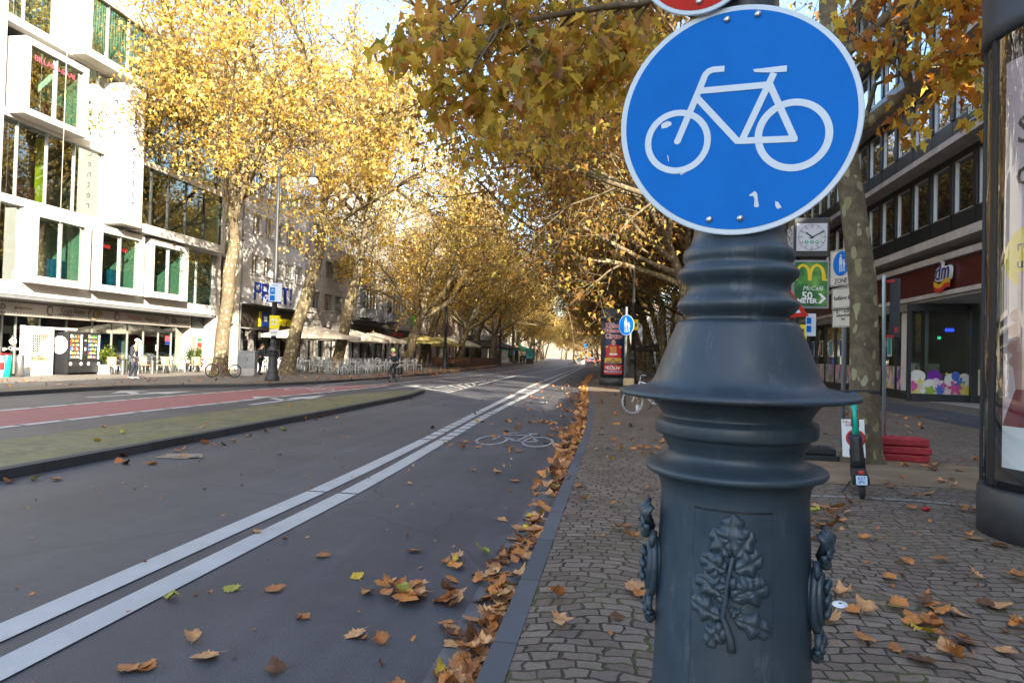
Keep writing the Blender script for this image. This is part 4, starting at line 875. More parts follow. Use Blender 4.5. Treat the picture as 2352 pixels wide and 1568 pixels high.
def blob(x,z,r,mi,h,sx=1,k=0,a=.0): mb.prism([(x+sx*r*(1+a*math.cos(k*2*PI*i/48))*math.cos(2*PI*i/48),z+r*(1+a*math.cos(k*2*PI*i/48))*math.sin(2*PI*i/48)) for i in range(48)],0,h,Mf,mi)
for i,(x,z,r,mi,sx,k,a) in enumerate([(-.85,1.15,.27,6,1.2,0,0),(-.2,1.12,.32,1,.9,0,0),(-.35,.78,.27,6,1.1,0,0),(.45,1.05,.26,6,1,0,0),(.95,1.0,.33,6,.8,0,0),(.62,1.2,.2,2,.8,0,0),(.05,.62,.2,2,1,9,.25),(.62,.72,.25,0,1,6,.3),(-.35,.58,.17,4,1.2,5,.2),(1.0,.62,.18,3,1,6,.3),(-.98,.75,.2,0,.6,3,.2),(.3,.55,.12,5,1,7,.3),(-.62,.55,.1,6,1,8,.3),(-.05,.95,.12,5,1.6,3,.4),(.78,.95,.16,2,1,5,.4),(-.75,.95,.1,3,1,4,.5),(.28,1.3,.05,3,1,0,0),(-.9,.52,.08,3,1,6,.3),(.9,.84,.1,3,1,7,.4),(.18,.8,.12,0,.7,3,.3)]): blob(x,z,r,mi,.002+.0006*i,sx,k,a)
mb.build('flower_decal',cols_,D)
mb=MB(); mb.box(12.6,13.4,32.2,33.0,.13,4.19); mb.build('shop_column',M_['white'],D); mb=MB(); mb.box(12.5,13.6,31.6,32.15,.13,1.7); mb.box(13.65,14.3,31.5,32.1,.13,1.3); mb.build('display_shelf',M_['white'],D)
mb=MB(); mb.box(13.8,14.15,31.6,31.62,3.08,3.22); mb.build('blue_neon',mat('blue_neon',(.02,.05,.9),.5,0,.1,3,emis=1.2),D); mb=MB(); mb.box(13.55,13.68,31.7,31.72,2.75,2.87); mb.build('exit_sign',mat('exit_green',(.03,.5,.25),.5,0,.1,3,emis=.8),D)
mb=MB(); mb.box(14.6,21.3,30.9,31.2,.12,4.19); mb.build('side_wall',M_['concrete'],D)
# ---- further right
block('office_block','grey office block behind the right row of plane trees',13.0,-1,62.5,110,15,M_['stone'],R4,2.4,1.4); block('office_block','brown office block far up the right side',12.5,-1,111,170,15,M_['stone2'],R4,2.6,1.4); block('office_block','pale office block at the far right end of the street',7,-1,171,330,15,M_['render'],R4,6.4,2.4)
t=thing('end_building','pale building closing the street in the distance','building'); mb=MB(); mb.box(-60,30,420,430,0,24); mb.build('wall',M_['stone2'],t)
# unseen houses right of and behind the viewer, sized for the shade they cast
block('unseen_corner_house','unseen tall stone house on the near corner, sized for its shadow on the road',12.5,-1,-75,SHADE_Y,27,M_['stone'],R4+[(17.8,19.5),(21,22.7)],5,1.4,'dark',3)  # unseen; height and depth set by where its shadow falls
block('unseen_shade_house','unseen low stone house on the side street corner, height set for its shade',12.5,-1,SHADE_Y+.1,9,11.0,M_['stone'],R4,2.4,1.4)  # unseen; roof height set to shade the near pavement and pass sun beyond
block('unseen_shade_house','unseen narrow stone house added to shade the right row of trees',12.5,-1,13.5,20,15.5,M_['stone2'],R4,2.1,1.2)  # added out of view to darken the right trees and far road
t=thing('added_shade_house','unseen tall rendered house added to keep the sun off the shop bay','building'); mb=MB(); mb.box(21.8,60,SHADE_Y,9,.1,15); mb.build('wall',M_['render'],t)  # added out of view to block sun from the end bay
# ------------------------------------------------------------------ plane trees
LEAF5=np.array([(0,0,0),(.16,-.10,0),(.40,-.02,0),(.27,.16,0),(.52,.42,0),(.27,.47,0),(.20,.62,0),(0,.98,0),(-.20,.62,0),(-.27,.47,0),(-.52,.42,0),(-.27,.16,0),(-.40,-.02,0),(-.16,-.10,0)],float)
LEAF5[:,1]-=.05
L5F=[[0,1,2,3,4,5,6,7],[7,8,9,10,11,12,13,0]]
LEAF3=np.array([(0,-.05,0),(.45,.30,0),(.18,.45,0),(0,.95,0),(-.18,.45,0),(-.45,.30,0)],float); L3F=[[0,1,2,3],[3,4,5,0]]
def leaf_mesh(name,P,size,rng,pal,tmpl,faces,droop=.5,fold=.35,m=None):
    n=len(P); k=len(tmpl)
    s=size*rng.uniform(.65,1.25,n)
    T=tmpl.copy(); T[:,2]=fold*np.abs(T[:,0])-.30*T[:,1]**2
    # random frames: the midrib hangs down and outwards
    yaw=rng.uniform(0,2*PI,n); pit=rng.normal(-droop,.55,n); rol=rng.normal(0,.7,n)
    cy_,sy=np.cos(yaw),np.sin(yaw); cp,sp=np.cos(pit),np.sin(pit); cr,sr=np.cos(rol),np.sin(rol)
    yx=np.stack([cy_*cp,sy*cp,sp],1); xx0=np.stack([sy,-cy_,0*sy],1); zz0=np.cross(xx0,yx)
    xx=xx0*cr[:,None]+zz0*sr[:,None]; zz=np.cross(xx,yx)
    wid=rng.uniform(.75,1.15,n)[:,None]
    V=P[:,None,:]+s[:,None,None]*(T[None,:,0:1]*(xx*wid)[:,None,:]+T[None,:,1:2]*yx[:,None,:]+T[None,:,2:3]*zz[:,None,:])
    V=V.reshape(-1,3)
    me=bpy.data.meshes.new(name); me.vertices.add(n*k); me.vertices.foreach_set('co',V.astype(np.float32).ravel())
    lens=[len(f) for f in faces]; idx=np.concatenate([np.array(f) for f in faces]); nl=len(idx)
    L=(np.arange(n)[:,None]*k+idx[None,:]).ravel()
    me.loops.add(n*nl); me.loops.foreach_set('vertex_index',L.astype(np.int32))
    st=np.concatenate([[0],np.cumsum(lens)[:-1]]); ST=(np.arange(n)[:,None]*nl+st[None,:]).ravel()
    me.polygons.add(n*len(faces)); me.polygons.foreach_set('loop_start',ST.astype(np.int32))
    try: me.polygons.foreach_set('loop_total',np.tile(lens,n).astype(np.int32))
    except Exception: pass
    pal=np.array(pal); w_=pal[:,3]/pal[:,3].sum(); ci=rng.choice(len(pal),n,p=w_); C=pal[ci,:3]*rng.uniform(.75,1.25,(n,1))
    C4=np.concatenate([np.clip(C,0,1),np.ones((n,1))],1); C4=np.repeat(C4,k,0)
    at=me.attributes.new('tint','FLOAT_COLOR','POINT'); at.data.foreach_set('color',C4.astype(np.float32).ravel())
    me.materials.append(m or M_['leaf']); me.update(calc_edges=True); me.validate(); return me
PAL_GOLD=[(.60,.45,.10,4),(.70,.56,.18,4),(.50,.32,.06,2.2),(.42,.40,.10,1.4),(.34,.19,.07,1.4),(.75,.64,.32,2.2)]
PAL_BROWN=[(.32,.175,.05,4),(.42,.26,.07,3.2),(.26,.13,.045,2.5),(.52,.38,.09,2.2),(.36,.32,.07,2.2),(.22,.12,.05,1.0)]
PAL_OLIVE=[(.40,.30,.05,2.6),(.56,.41,.07,3.4),(.68,.48,.08,3),(.54,.28,.07,3),(.30,.28,.06,1.2),(.42,.27,.15,1.0)]
class Tree:
    def __init__(s,seed): s.r=random.Random(seed); s.mb=MB(); s.tw=[]
    def wander(s,p,d,L,n,jit,up):
        pts=[Vector(p)]; d=Vector(d).normalized()
        for i in range(n):
            d=(d+Vector((s.r.gauss(0,jit),s.r.gauss(0,jit),s.r.gauss(0,jit)+up))).normalized(); pts.append(pts[-1]+d*L/n)
        return pts
    def tube(s,pts,r0,r1,n): 
        m=len(pts)-1; s.mb.tube(pts,[r0+(r1-r0)*(i/m)**.8 for i in range(m+1)],n,0,True,False)
    def at(s,pts,t):
        f=t*(len(pts)-1); i=min(int(f),len(pts)-2); return pts[i].lerp(pts[i+1],f-i),(pts[i+1]-pts[i]).normalized()
    def side(s,d,ang):
        a=d.orthogonal().normalized(); a.rotate(__import__('mathutils').Quaternion(d,s.r.uniform(0,2*PI))); return (d*math.cos(ang)+a*math.sin(ang)).normalized()
    def twigs(s,pts,r,n,L,droop=0,lv=2,t0=.15):
        for k in range(n):
            t=t0+(1-t0)*(k+s.r.random())/n; p,d=s.at(pts,t); q=s.side(d,s.r.uniform(.5,1.15)); q.z+=.15-droop
            l=L*s.r.uniform(.6,1.25)*(1.15-.4*t); c=s.wander(p,q,l,4,.16,.02-droop*.25); s.tube(c,r,r*.35,4 if lv>1 else 3)
            if lv>1: s.twigs(c,r*.45,3+int(l*1.6),l*.5,droop,lv-1,.25)
            else: s.tw.append(c)
    def limb(s,p,d,L,r,up=.05,n2=7,L2=.45,jit=.13,droop=0,lv=2):
        pts=s.wander(p,d,L,9,jit,up); s.tube(pts,r,r*.28,7)
        for k in range(n2):
            t=.25+.75*(k+.5*s.r.random())/n2; q,dd=s.at(pts,min(t,1)); e=s.side(dd,s.r.uniform(.45,.95)); e.z+=.1-droop*.6
            l=L*L2*s.r.uniform(.7,1.2)*(1.2-.6*t); c=s.wander(q,e,l,6,.15,.03-droop*.12); rr=r*.38*(1.15-.5*t); s.tube(c,rr,rr*.3,5); s.twigs(c,rr*.36,5+int(l*1.3),max(.8,l*.42),droop,lv)
        s.twigs(pts,r*.14,5,max(.9,L*.2),droop,lv,.5); return pts
    def leaves(s,name,n,size,pal,spread,seed,near=False,droop=.5,m=None):
        rng=np.random.default_rng(seed); ends=s.tw; W=np.array([sum((c[i+1]-c[i]).length for i in range(len(c)-1)) for c in ends]); 
        # uneven density: whole twigs bare, others in tufts
        f=rng.uniform(0,1,len(W))**1.6; W=W*f; ci=rng.choice(len(ends),n,p=W/W.sum()); t=rng.uniform(.15,1.05,n)
        arr=np.array([[list(p) for p in c] for c in ends]); m_=arr.shape[1]-1; ff=np.clip(t,0,.999)*m_; i=ff.astype(int); fr=(ff-i)[:,None]
        P=arr[ci,i]*(1-fr)+arr[ci,i+1]*fr+rng.normal(0,spread,(n,3))-np.array([0,0,spread*.6])
        return leaf_mesh(name,P,size,rng,pal,LEAF5 if near else LEAF3,L5F if near else L3F,droop,.35,m)
    def finish(s,t,lm):
        # trunk and crown meshes under the thing
        o=s.mb.build('trunk',M_['bark'],t); c=part('crown',lm,t); return t
def root_flare(tr,pts,r):
    tr.mb.tube(pts,r,12,0,True,False)
def std_tree(seed,zf,lean,H,Rad,r0,nl,lsize,pal,nlimb=5,leansw=(0,0),droop=0.,up=.06,spread=.22,lv=2,fork=False):
    T=Tree(seed); r=T.r
    base=Vector((0,0,-.05)); pts=[base,Vector((0,0,.25)),Vector((lean[0]*.12,lean[1]*.12,1.0))]
    for k in range(1,5): t=k/4; pts.append(Vector((lean[0]*(.12+.88*t)+r.gauss(0,.06),lean[1]*(.12+.88*t)+r.gauss(0,.06),1+(zf-1)*t)))
    root_flare(T,pts,[r0*1.6,r0*1.2,r0*1.02,r0*.95,r0*.9,r0*.86,r0*.8])
    p=pts[-1]; d=(pts[-1]-pts[-3]).normalized()
    ld=T.limb(p,(d+Vector((leansw[0]*.35,0,.5))).normalized(),H-zf-1.5,r0*.72,up,10,.48,.10,droop,lv)
    for k in range(nlimb):
        a=2*PI*(k+.35*r.random())/nlimb+seed; t=(k+.5)/nlimb; q,dd=T.at(pts+ld[1:5],.62+.38*t*.95) if not fork else (p+Vector((0,0,-.3*k/nlimb)),d)
        e=Vector((math.cos(a)+leansw[0],math.sin(a)+leansw[1],r.uniform(.45,1.1)))
        T.limb(q,e,Rad*r.uniform(.85,1.2)+ (H-zf)*.22,r0*r.uniform(.36,.55),up,8,.45,.13,droop,lv)
    me=T.leaves('crown',nl,lsize,pal,spread,seed); return T.mb.mesh('trunk',M_['bark']),me
def plant(tm,name,label,loc,rz=0,sc=1,group=None):
    t=thing(name,label,'tree',(loc[0],loc[1],.12),rz,group); t.scale=(sc,sc,sc); part('trunk',tm[0],t); part('crown',tm[1],t); return t
LA=std_tree(11,6.9,(.5,.1),21.5,7.0,.36,18500,.225,PAL_GOLD,10,droop=.28,up=.035,spread=.30)
LB=std_tree(12,6.6,(1.4,.3),20.5,6.6,.34,11000,.225,PAL_GOLD,6,spread=.30)
LC=std_tree(13,7.0,(1.3,0),20,6.4,.34,10500,.225,PAL_GOLD,6,spread=.30)
LD=std_tree(14,4.7,(1.2,.2),18.5,7.2,.44,13000,.24,PAL_BROWN[:5]+PAL_GOLD[:3],6,fork=True,spread=.32)
LE=std_tree(15,6.0,(1.8,-.3),19,6.5,.34,12000,.25,PAL_GOLD[:4]+PAL_BROWN[:4],6,spread=.32)
RA=std_tree(21,5.0,(-.3,.2),18,8.6,.32,12500,.25,PAL_BROWN,9,(-1.3,0),spread=.30)
RB=std_tree(22,4.4,(-.6,0),17.5,8.8,.34,12500,.25,PAL_BROWN,9,(-.9,0),spread=.30)
RC=std_tree(23,5.4,(.2,.1),18.5,9.0,.34,13000,.26,PAL_BROWN[:4]+PAL_GOLD[:4],9,(-.5,0),spread=.30)
plant(LA,'plane_tree','tall golden plane tree with a straight trunk beside the leaning bicycle and grey cabinet',(-20.43,32.8),0)
plant(LB,'plane_tree','golden plane tree leaning right, just behind the lamp post with three signs',(-18.94,37.2),.1,1.13)
plant(LC,'plane_tree','golden plane tree among the cream parasols and white chairs',(-19.0,44.3),.2,1.12)
plant(LD,'plane_tree','dark plane tree forking low behind the cyclist',(-18.6,58.5),.1)
plant(LE,'plane_tree','slender leaning plane tree beside the green hanging sign',(-19.4,66),.3)
plant(LD,'plane_tree','stout plane tree above the brown cafe tables',(-18.2,77),-.5,.95)
lx=[(-18.8,86),(-17.6,95),(-20.5,99),(-18.4,106),(-17.8,115),(-21.5,119),(-18.6,126),(-19.3,136),(-20.2,147),(-22.5,150),(-20.6,158),(-21.4,169),(-22,180),(-23,192),(-24,205),(-25,219),(-26,233),(-27,248),(-28.5,265),(-30,285),(-24,310),(-18,318),(-12,312),(-21,330),(-15,335),(-26,350),(-22,362),(-17,355),(-12,365),(-7,352),(-30,370),(-19,345),(-9,340)]
for i,(x,y) in enumerate(lx): plant((LE,LD,LC,LB)[i%4],'plane_tree','brown and gold plane tree in the long row along the left pavement',(x,y),i*1.3,.88+.05*(i%4),'plane trees far along the left pavement')
ry=[(4.2,21.5),(3.6,31.5),(4.0,42),(3.5,51.5),(3.9,61)]
lab=['plane tree hidden behind the ornate lamp post, third in the right row','plane tree with pale patches rising behind the bell of the lamp post','brown plane tree to the right of the far advertising column','brown plane tree behind the far lamp post with the blue pedestrian sign','brown plane tree next beyond the far lamp post']
for i,(x,y) in enumerate(ry): plant((RA,RB,RC,RA,RB)[i],'plane_tree',lab[i],(x,y),(.2,-.25,.1,.35,-.3)[i],.97+.02*i)
rr=[(8.2,46),(7.6,55),(8.0,64),(3.4,70),(7.5,73),(3.2,79),(3.0,88),(7.0,92),(2.6,97),(2.2,107),(1.6,118),(1.0,129),(.4,140),(-.6,152),(-1.6,165),(-2.8,178),(-4.2,192),(-6,208),(-8,226),(-10,246),(-12.5,268),(-15,292)]
for i,(x,y) in enumerate(rr): plant((RB,RC,RA)[i%3],'plane_tree','brown plane tree in the long row along the right pavement',(x,y),(i*1.7)%1.6-.8,.95+.05*(i%4),'plane trees far along the right pavement')
# the near tree, with limbs reaching over the road
T=Tree(5); 
tp=[Vector((3.64,10.9,.05)),Vector((3.65,10.9,.3)),Vector((3.66,10.9,.85)),Vector((3.65,10.9,1.8)),Vector((3.62,10.9,2.75)),Vector((3.46,10.9,3.95)),Vector((3.22,10.95,5.7)),Vector((3.08,11,7.0)),Vector((3.1,11.1,9)),Vector((3.3,11.3,11.5)),Vector((3.2,11.5,14)),Vector((3.3,11.5,16.5))]
T.mb.tube(tp,[.38,.27,.215,.198,.19,.178,.15,.13,.115,.09,.06,.03],16,0,True,False)
def hand(pts,r0,n2,L2,droop,lv=2,t0=.3):
    P=[Vector(p) for p in pts]; T.tube(P,r0,r0*.3,7)
    for k in range(n2):
        t=t0+(1-t0)*(k+.6*T.r.random())/n2; q,dd=T.at(P,min(t,1)); e=T.side(dd,T.r.uniform(.5,1.0)); e.z-=droop
        l=L2*T.r.uniform(.6,1.25); c=T.wander(q,e,l,6,.15,-droop*.10); rr=r0*.30; T.tube(c,rr,rr*.3,5); T.twigs(c,rr*.4,5,max(.55,l*.4),droop,lv)
n0=len(T.tw)
hand([(3.3,10.95,5.2),(2.3,10.2,5.9),atY(1520,-5,9.0),atY(1470,8,8.8),atY(1380,18,8.5),atY(1250,40,8.3),atY(1150,66,8.1),atY(1105,100,8.0)],.075,15,1.2,.26,2,.22)
hand([(3.25,10.9,5.6),(2.2,10.6,6.6),atY(1420,-110,8.8),atY(1280,-95,8.4),atY(1170,-60,8.1),atY(1090,-15,7.9)],.07,13,1.3,.32,2,.3)
hand([(3.2,11.1,6.0),(2.0,12.5,6.7),atY(1440,150,12.5),atY(1300,230,12.5),atY(1180,300,13)],.06,11,1.7,.2,2,.3)
near_over=len(T.tw)
hand([(3.35,10.9,5.0),(4.0,10.3,5.5),atY(2060,60,10.2),atY(2140,-10,10.0),atY(2215,-20,9.6)],.10,11,1.2,.22,2,.25)
hand([(3.4,10.9,4.5),atY(2010,195,10.7),atY(2080,165,10.3),atY(2150,120,10.0),atY(2230,120,9.7)],.045,9,.7,.22,2,.45)
hand([(3.2,10.9,6.2),(4.2,10.2,7.0),(5.2,9.4,7.6),(6.3,8.6,8.0)],.09,10,1.6,.2,2,.25)
for k in range(7):
    a=k*2.4; p=tp[8].lerp(tp[10],k/7.); T.limb(p,(math.cos(a),math.sin(a),.6),4.2,.08,.03,7,.45,.13,.1)
t=thing('plane_tree','near plane tree with flaking cream patches on its trunk beside the turquoise scooter','tree',(3.72,10.9,.12))
for q in range(len(T.mb.v)): p=T.mb.v[q]; T.mb.v[q]=(p[0]-3.72,p[1]-10.9,p[2]-.12)
T.mb.build('trunk',M_['bark'],t)
off=Vector((3.72,10.9,.12)); allt=[[p-off for p in c] for c in T.tw]
T.tw=allt[n0:near_over]; part('crown',T.leaves('crown',2700,.16,PAL_OLIVE,.13,31,True,.75),t)
T.tw=allt[near_over:]; part('crown',T.leaves('crown',5200,.165,[(.55,.33,.04,3),(.45,.20,.03,3),(.62,.48,.08,2),(.34,.13,.03,2),(.40,.33,.05,1)],.13,32,True,.75),t)
# ------------------------------------------------------------------ more lamp posts
def far_lamp(label,loc,side,zt,reach,group=None):
    t=thing('lamp_post',label,'lamp post',(loc[0],loc[1],0),0,group)
    g=MB(); g.lathe([(r,z) for r,z in prof],24); g.build('base_column',M_['iron_far'],t)
    g=MB(); g.lathe([(.118,prof[-1][1]-.02),(.115,zt*.42),(.15,zt*.425),(.155,zt*.44),(.105,zt*.45),(.085,zt*.8),(.07,zt)],16); g.build('shaft',M_['iron_far'],t)
    lamp_head(t,zt,reach,side,[M_['iron_far'],M_['lens']]); return t
far_lamp('old lamp post with three small signs standing before the golden trees',(-15.78,29.6),1,10.0,1.7)
far_lamp('old lamp post just behind the blue pedestrian sign and far advertising column',(.9,40.8),-1,11.3,2.0)
far_lamp('dark lamp post beside the olive parasols',(-16.0,62.5),1,10.5,1.7)
far_lamp('dark lamp post beyond the reed fence',(-15.9,92),1,10.5,1.7)
far_lamp('second lamp post up the right pavement, its lantern hanging left',(.2,66),-1,11.0,2.0)
def plate_sign(name,label,loc,n,w_,h,m,rz=0,cat='sign',r=.03,th=.008,back=None,lx=0):
    t=thing(name,label,cat); t.matrix_world=face(loc,*n)@Matrix.Rotation(rz,4,'Z')
    g=MB(); g.bbox(-w_/2,w_/2,-h/2,h/2,-th,0,min(.003,th/3)); g.build('plate',m,t); return t
def rect(t,name,x0,x1,y0,y1,m,z0=.0005,z1=.003):
    g=MB(); g.box(x0,x1,y0,y1,z0,z1); return g.build(name,m,t)
I4=Matrix.Identity(4)
def T3(x,y,z=.001): return Matrix.Translation((x,y,z))
n_=(.55,-.83)
t=plate_sign('parking_sign','white and blue parking rules sign, uppermost on the left lamp post',(-15.78+.13,29.4,4.2),n_,.56,.86,M_['sign_white']); rect(t,'blue_field',-.24,-.02,-.1,.22,M_['sign_blue']); rect(t,'blue_field',-.24,-.02,-.4,-.14,M_['sign_blue']); text('Parken',.11,M_['blue'],t,T3(0,.33)); text('P',.2,M_['sign_white'],t,T3(-.13,.06,.003))
t=plate_sign('notice_plate','yellow notice plate in the middle of the left lamp post',(-15.78+.13,29.4,2.82),n_,.44,.62,M_['yellow']); 
for a,b in ((-.13,-.03),(.03,.13)):
    rect(t,'white_field',a,b,.04,.14,M_['sign_white']); rect(t,'white_field',a,b,-.14,-.04,M_['sign_white'])
t=plate_sign('notice_plate','small crooked white notice lowest on the left lamp post',(-15.78+.13,29.4,2.35),n_,.40,.30,M_['white'],R(6)); text('Achtung\nBaustelle',.07,M_['black'],t,T3(0,0))
# ------------------------------------------------------------------ advertising columns
def cylpatch(mb,r,a0,a1,z0,z1,n=12,mi=0,m=1,top=None):
    vs=[];fs=[]
    for j in range(m+1):
        for i in range(n+1):
            a=a0+(a1-a0)*i/n; zt=z1 if top is None else z0+(z1-z0)*top(i/n); z=z0+(zt-z0)*j/m; vs.append((r*math.cos(a),r*math.sin(a),z))
    for j in range(m):
        for i in range(n): fs.append((j*(n+1)+i,j*(n+1)+i+1,(j+1)*(n+1)+i+1,(j+1)*(n+1)+i))
    mb.add(vs,fs,mi,True)
def cyltext(body,size,m,par,r,a,z,name='lettering',bold=0,shear=0,ext=.003,sx=1):
    o=text(body,size,m,par,I4,name=name,ext=ext,bold=bold,shear=shear,sx=sx)
    for v in o.data.vertices:
        p=v.co; an=a+p.x/r; rr=r+p.z; v.co=((rr)*math.cos(an),rr*math.sin(an),z+p.y)
    return o
def ell(mb,r,a,z,w_,h,mi=0,n=16):
    vs=[];fs=[]
    for j in range(7):
        for i in range(n):
            q=j/6; t_=2*PI*i/n; an=a+w_*q*math.cos(t_)/r; vs.append((r*math.cos(an),r*math.sin(an),z+h*q*math.sin(t_)))
    for j in range(6):
        for i in range(n): fs.append((j*n+i,j*n+(i+1)%n,(j+1)*n+(i+1)%n,(j+1)*n+i))
    mb.add(vs,fs,mi,True)
def trap(mb,r,a,z0,z1,b0,b1,t0,t1,mi=0,n=8,m=4):
    vs=[];fs=[]
    for j in range(m+1):
        q=j/m; x0=b0+(t0-b0)*q; x1=b1+(t1-b1)*q
        for i in range(n+1): an=a+(x0+(x1-x0)*i/n)/r; vs.append((r*math.cos(an),r*math.sin(an),z0+(z1-z0)*q))
    for j in range(m):
        for i in range(n): fs.append((j*(n+1)+i,j*(n+1)+i+1,(j+1)*(n+1)+i+1,(j+1)*(n+1)+i))
    mb.add(vs,fs,mi,True)
t=thing('advertising_column','tall dark advertising column with a pale pink poster at the right edge','advertising column',(4.04,6.64,.12))
t.rotation_euler=(0,0,0); rr_=.75
g=MB(); g.lathe([(.785,0),(.785,.40),(.77,.42),(.73,.425)],72); g.build('base',M_['cap_dark'],t)
g=MB(); g.lathe([(.715,.42),(.715,4.42)],72); g.build('drum',M_['dark'],t)
g=MB(); g.lathe([(.74,4.40),(.79,4.41),(.79,4.52),(.78,4.56),(.79,5.05),(.77,5.12),(.60,5.2)],72); g.build('cap',M_['cap_dark'],t)
pk=mat('pink_poster',(.62,.47,.46),.5,0,.06,1.2); a_=lambda d:R(d)
g=MB(); cylpatch(g,.722,a_(188),a_(292),.62,4.15,30); ps=g.build('poster',pk,t)
g=MB(); cylpatch(g,.7235,a_(188),a_(292),.62,.98,20); g.build('white_footer',M_['white'],ps)
g=MB(); trap(g,.7245,a_(206),.98,1.55,-.225,.6,.02,.6,0,14,6); g.build('dark_red_sleeve',mat('poster_maroon',(.17,.012,.018),.6,0,.4,4),ps)
g=MB(); ell(g,.7255,a_(214),2.42,.33,.29,0,28); g.build('yellow_disc',mat('poster_yellow',(.66,.47,.02),.5,0,.06,4),ps)
g=MB()
for k,(zz,l,w_) in enumerate(((1.93,.10,.060),(1.80,.125,.068),(1.655,.125,.068),(1.535,.10,.058))): ell(g,.7262+.0004*k,a_(201.5),zz,l,w_,0,18)
trap(g,.7258,a_(203),1.30,1.68,-.05,.2,-.10,.2); g.build('printed_hand',mat('poster_skin',(.42,.22,.17),.5,0,.15,9),ps)
g=MB(); trap(g,.7285,a_(205),1.62,2.30,-.06,.3,-.06,.3); g.build('printed_phone',mat('poster_phone',(.50,.30,.26),.4,0,.2,3),ps)
ink_=mat('poster_ink',(.035,.03,.03),.5,0,.1,4)
for b_,z,d in (('S',3.50,204),('d',3.14,203.5)): cyltext(b_,.34,ink_,ps,.7255,a_(d),z)
for b_,z in (('ru',2.52),('ur',2.37)): cyltext(b_,.13,ink_,ps,.7275,a_(203.5),z)
for i,ch in enumerate('STRÖER'): cyltext(ch,.20,M_['grey'],t,.791,a_(196+11*i),4.78,bold=.008)
g=MB()
for d in (160,180,284,304,60): 
    a=a_(d); g.box(.715,.765,-.035,.035,.45,4.42,0,Matrix.Rotation(a,4,'Z'))
g.build('glazing_bar',M_['black'],t)
# curved clear screen in front of the poster
g=MB(); cylpatch(g,.752,a_(160),a_(310),.5,4.40,40); g.build('screen',clear_glass('screen_glass',(.93,.95,.95),.05),t)
c_=gnd(1408,886); dv=Vector((c_.x,c_.y,0)).normalized(); cc=c_+dv*.72
t=thing('advertising_column','advertising column with a red and blue circus poster beside the blue pedestrian sign','advertising column',(cc.x,cc.y,.12))
av=math.atan2(-cc.y,-cc.x)
g=MB(); g.lathe([(.75,0),(.75,.40),(.70,.42)],48); g.build('base',M_['cap_dark'],t)
g=MB(); g.lathe([(.69,.41),(.69,3.5)],48); g.build('drum',M_['dark'],t)
g=MB(); g.lathe([(.70,3.48),(.74,3.5),(.74,3.98),(.70,4.03),(.5,4.06)],48); g.build('cap',M_['cap_dark'],t); cyltext('STRÖER',.13,M_['grey'],t,.742,av-.55,3.58,bold=.006)
g=MB(); cylpatch(g,.695,av-.80,av+.72,.6,3.36,24); ps=g.build('poster',mat('poster_navy',(.015,.02,.09),.4,0,.5,3),t)
pr=mat('poster_red',(.50,.02,.025),.45,0,.15,4); pg=mat('poster_gold',(.62,.40,.05),.45,0,.2,9); pw=mat('poster_white',(.72,.70,.68),.5,0,.05,5); pskin=mat('poster_face',(.55,.30,.22),.5,0,.1,9)
g=MB(); cylpatch(g,.6965,av-.80,av+.72,.6,1.12,20); g.build('red_footer',pr,ps)
g=MB(); trap(g,.699,av-.04,1.20,1.46,-.50,.48,-.48,.46,0,16,2); g.build('yellow_ribbon',pg,ps)
pink=mat('poster_pink',(.72,.22,.25),.45,0,.05,4)
for b_,sz,z in (('Kölner',.34,3.15),('Weihnachts',.235,2.89),('Circus',.36,2.60)): cyltext(b_,sz,pw,ps,.6985,av-.04,z,bold=.022); cyltext(b_,sz,pr,ps,.7000,av-.04,z,bold=.006)
for b_,sz,z,m in (('Jetzt',.12,1.38,ink_),('Tickets sichern!',.115,1.27,ink_),('KÖLN',.25,.93,pw),('AN DER ZOOBRÜCKE',.085,.75,M_['blue'])): 
    if m is M_['blue']: g=MB(); trap(g,.698,av-.04,.70,.80,-.48,.48,-.48,.48,0,12,1); g.build('white_stripe',pw,ps)
    cyltext(b_,sz,m,ps,.7015,av-.04,z,bold=.006)
for b_,o in (('29',-.52),('31',.50)): cyltext(b_,.14,pw,ps,.7005,av-.04+o,.96,bold=.006)
g=MB(); trap(g,.6975,av-.04,1.44,2.05,-.38,.40,-.44,.44); trap(g,.698,av-.04,2.04,2.16,-.44,.44,-.16,.16); g.build('red_uniform',pr,ps)
g=MB(); 
for k in range(9): trap(g,.700,av-.04,1.62+.05*k,1.645+.05*k,-.17,.17,-.17,.17,0,6,1)
ell(g,.700,av-.04-.52,2.05,.09,.05); ell(g,.700,av-.04+.54,2.05,.09,.05); g.build('gold_braid',pg,ps)
g=MB(); ell(g,.7005,av-.04,2.27,.105,.15); g.build('printed_face',pskin,ps)
g=MB(); ell(g,.6995,av-.04,2.36,.17,.13); ell(g,.7012,av-.09,2.29,.012,.010); ell(g,.7012,av+.02,2.29,.012,.010); ell(g,.7012,av-.035,2.19,.03,.008); g.build('printed_hair',ink_,ps)
g=MB(); ell(g,.7018,av-.17,1.66,.12,.055); ell(g,.7018,av+.12,1.66,.12,.055); g.build('printed_gloves',pw,ps)
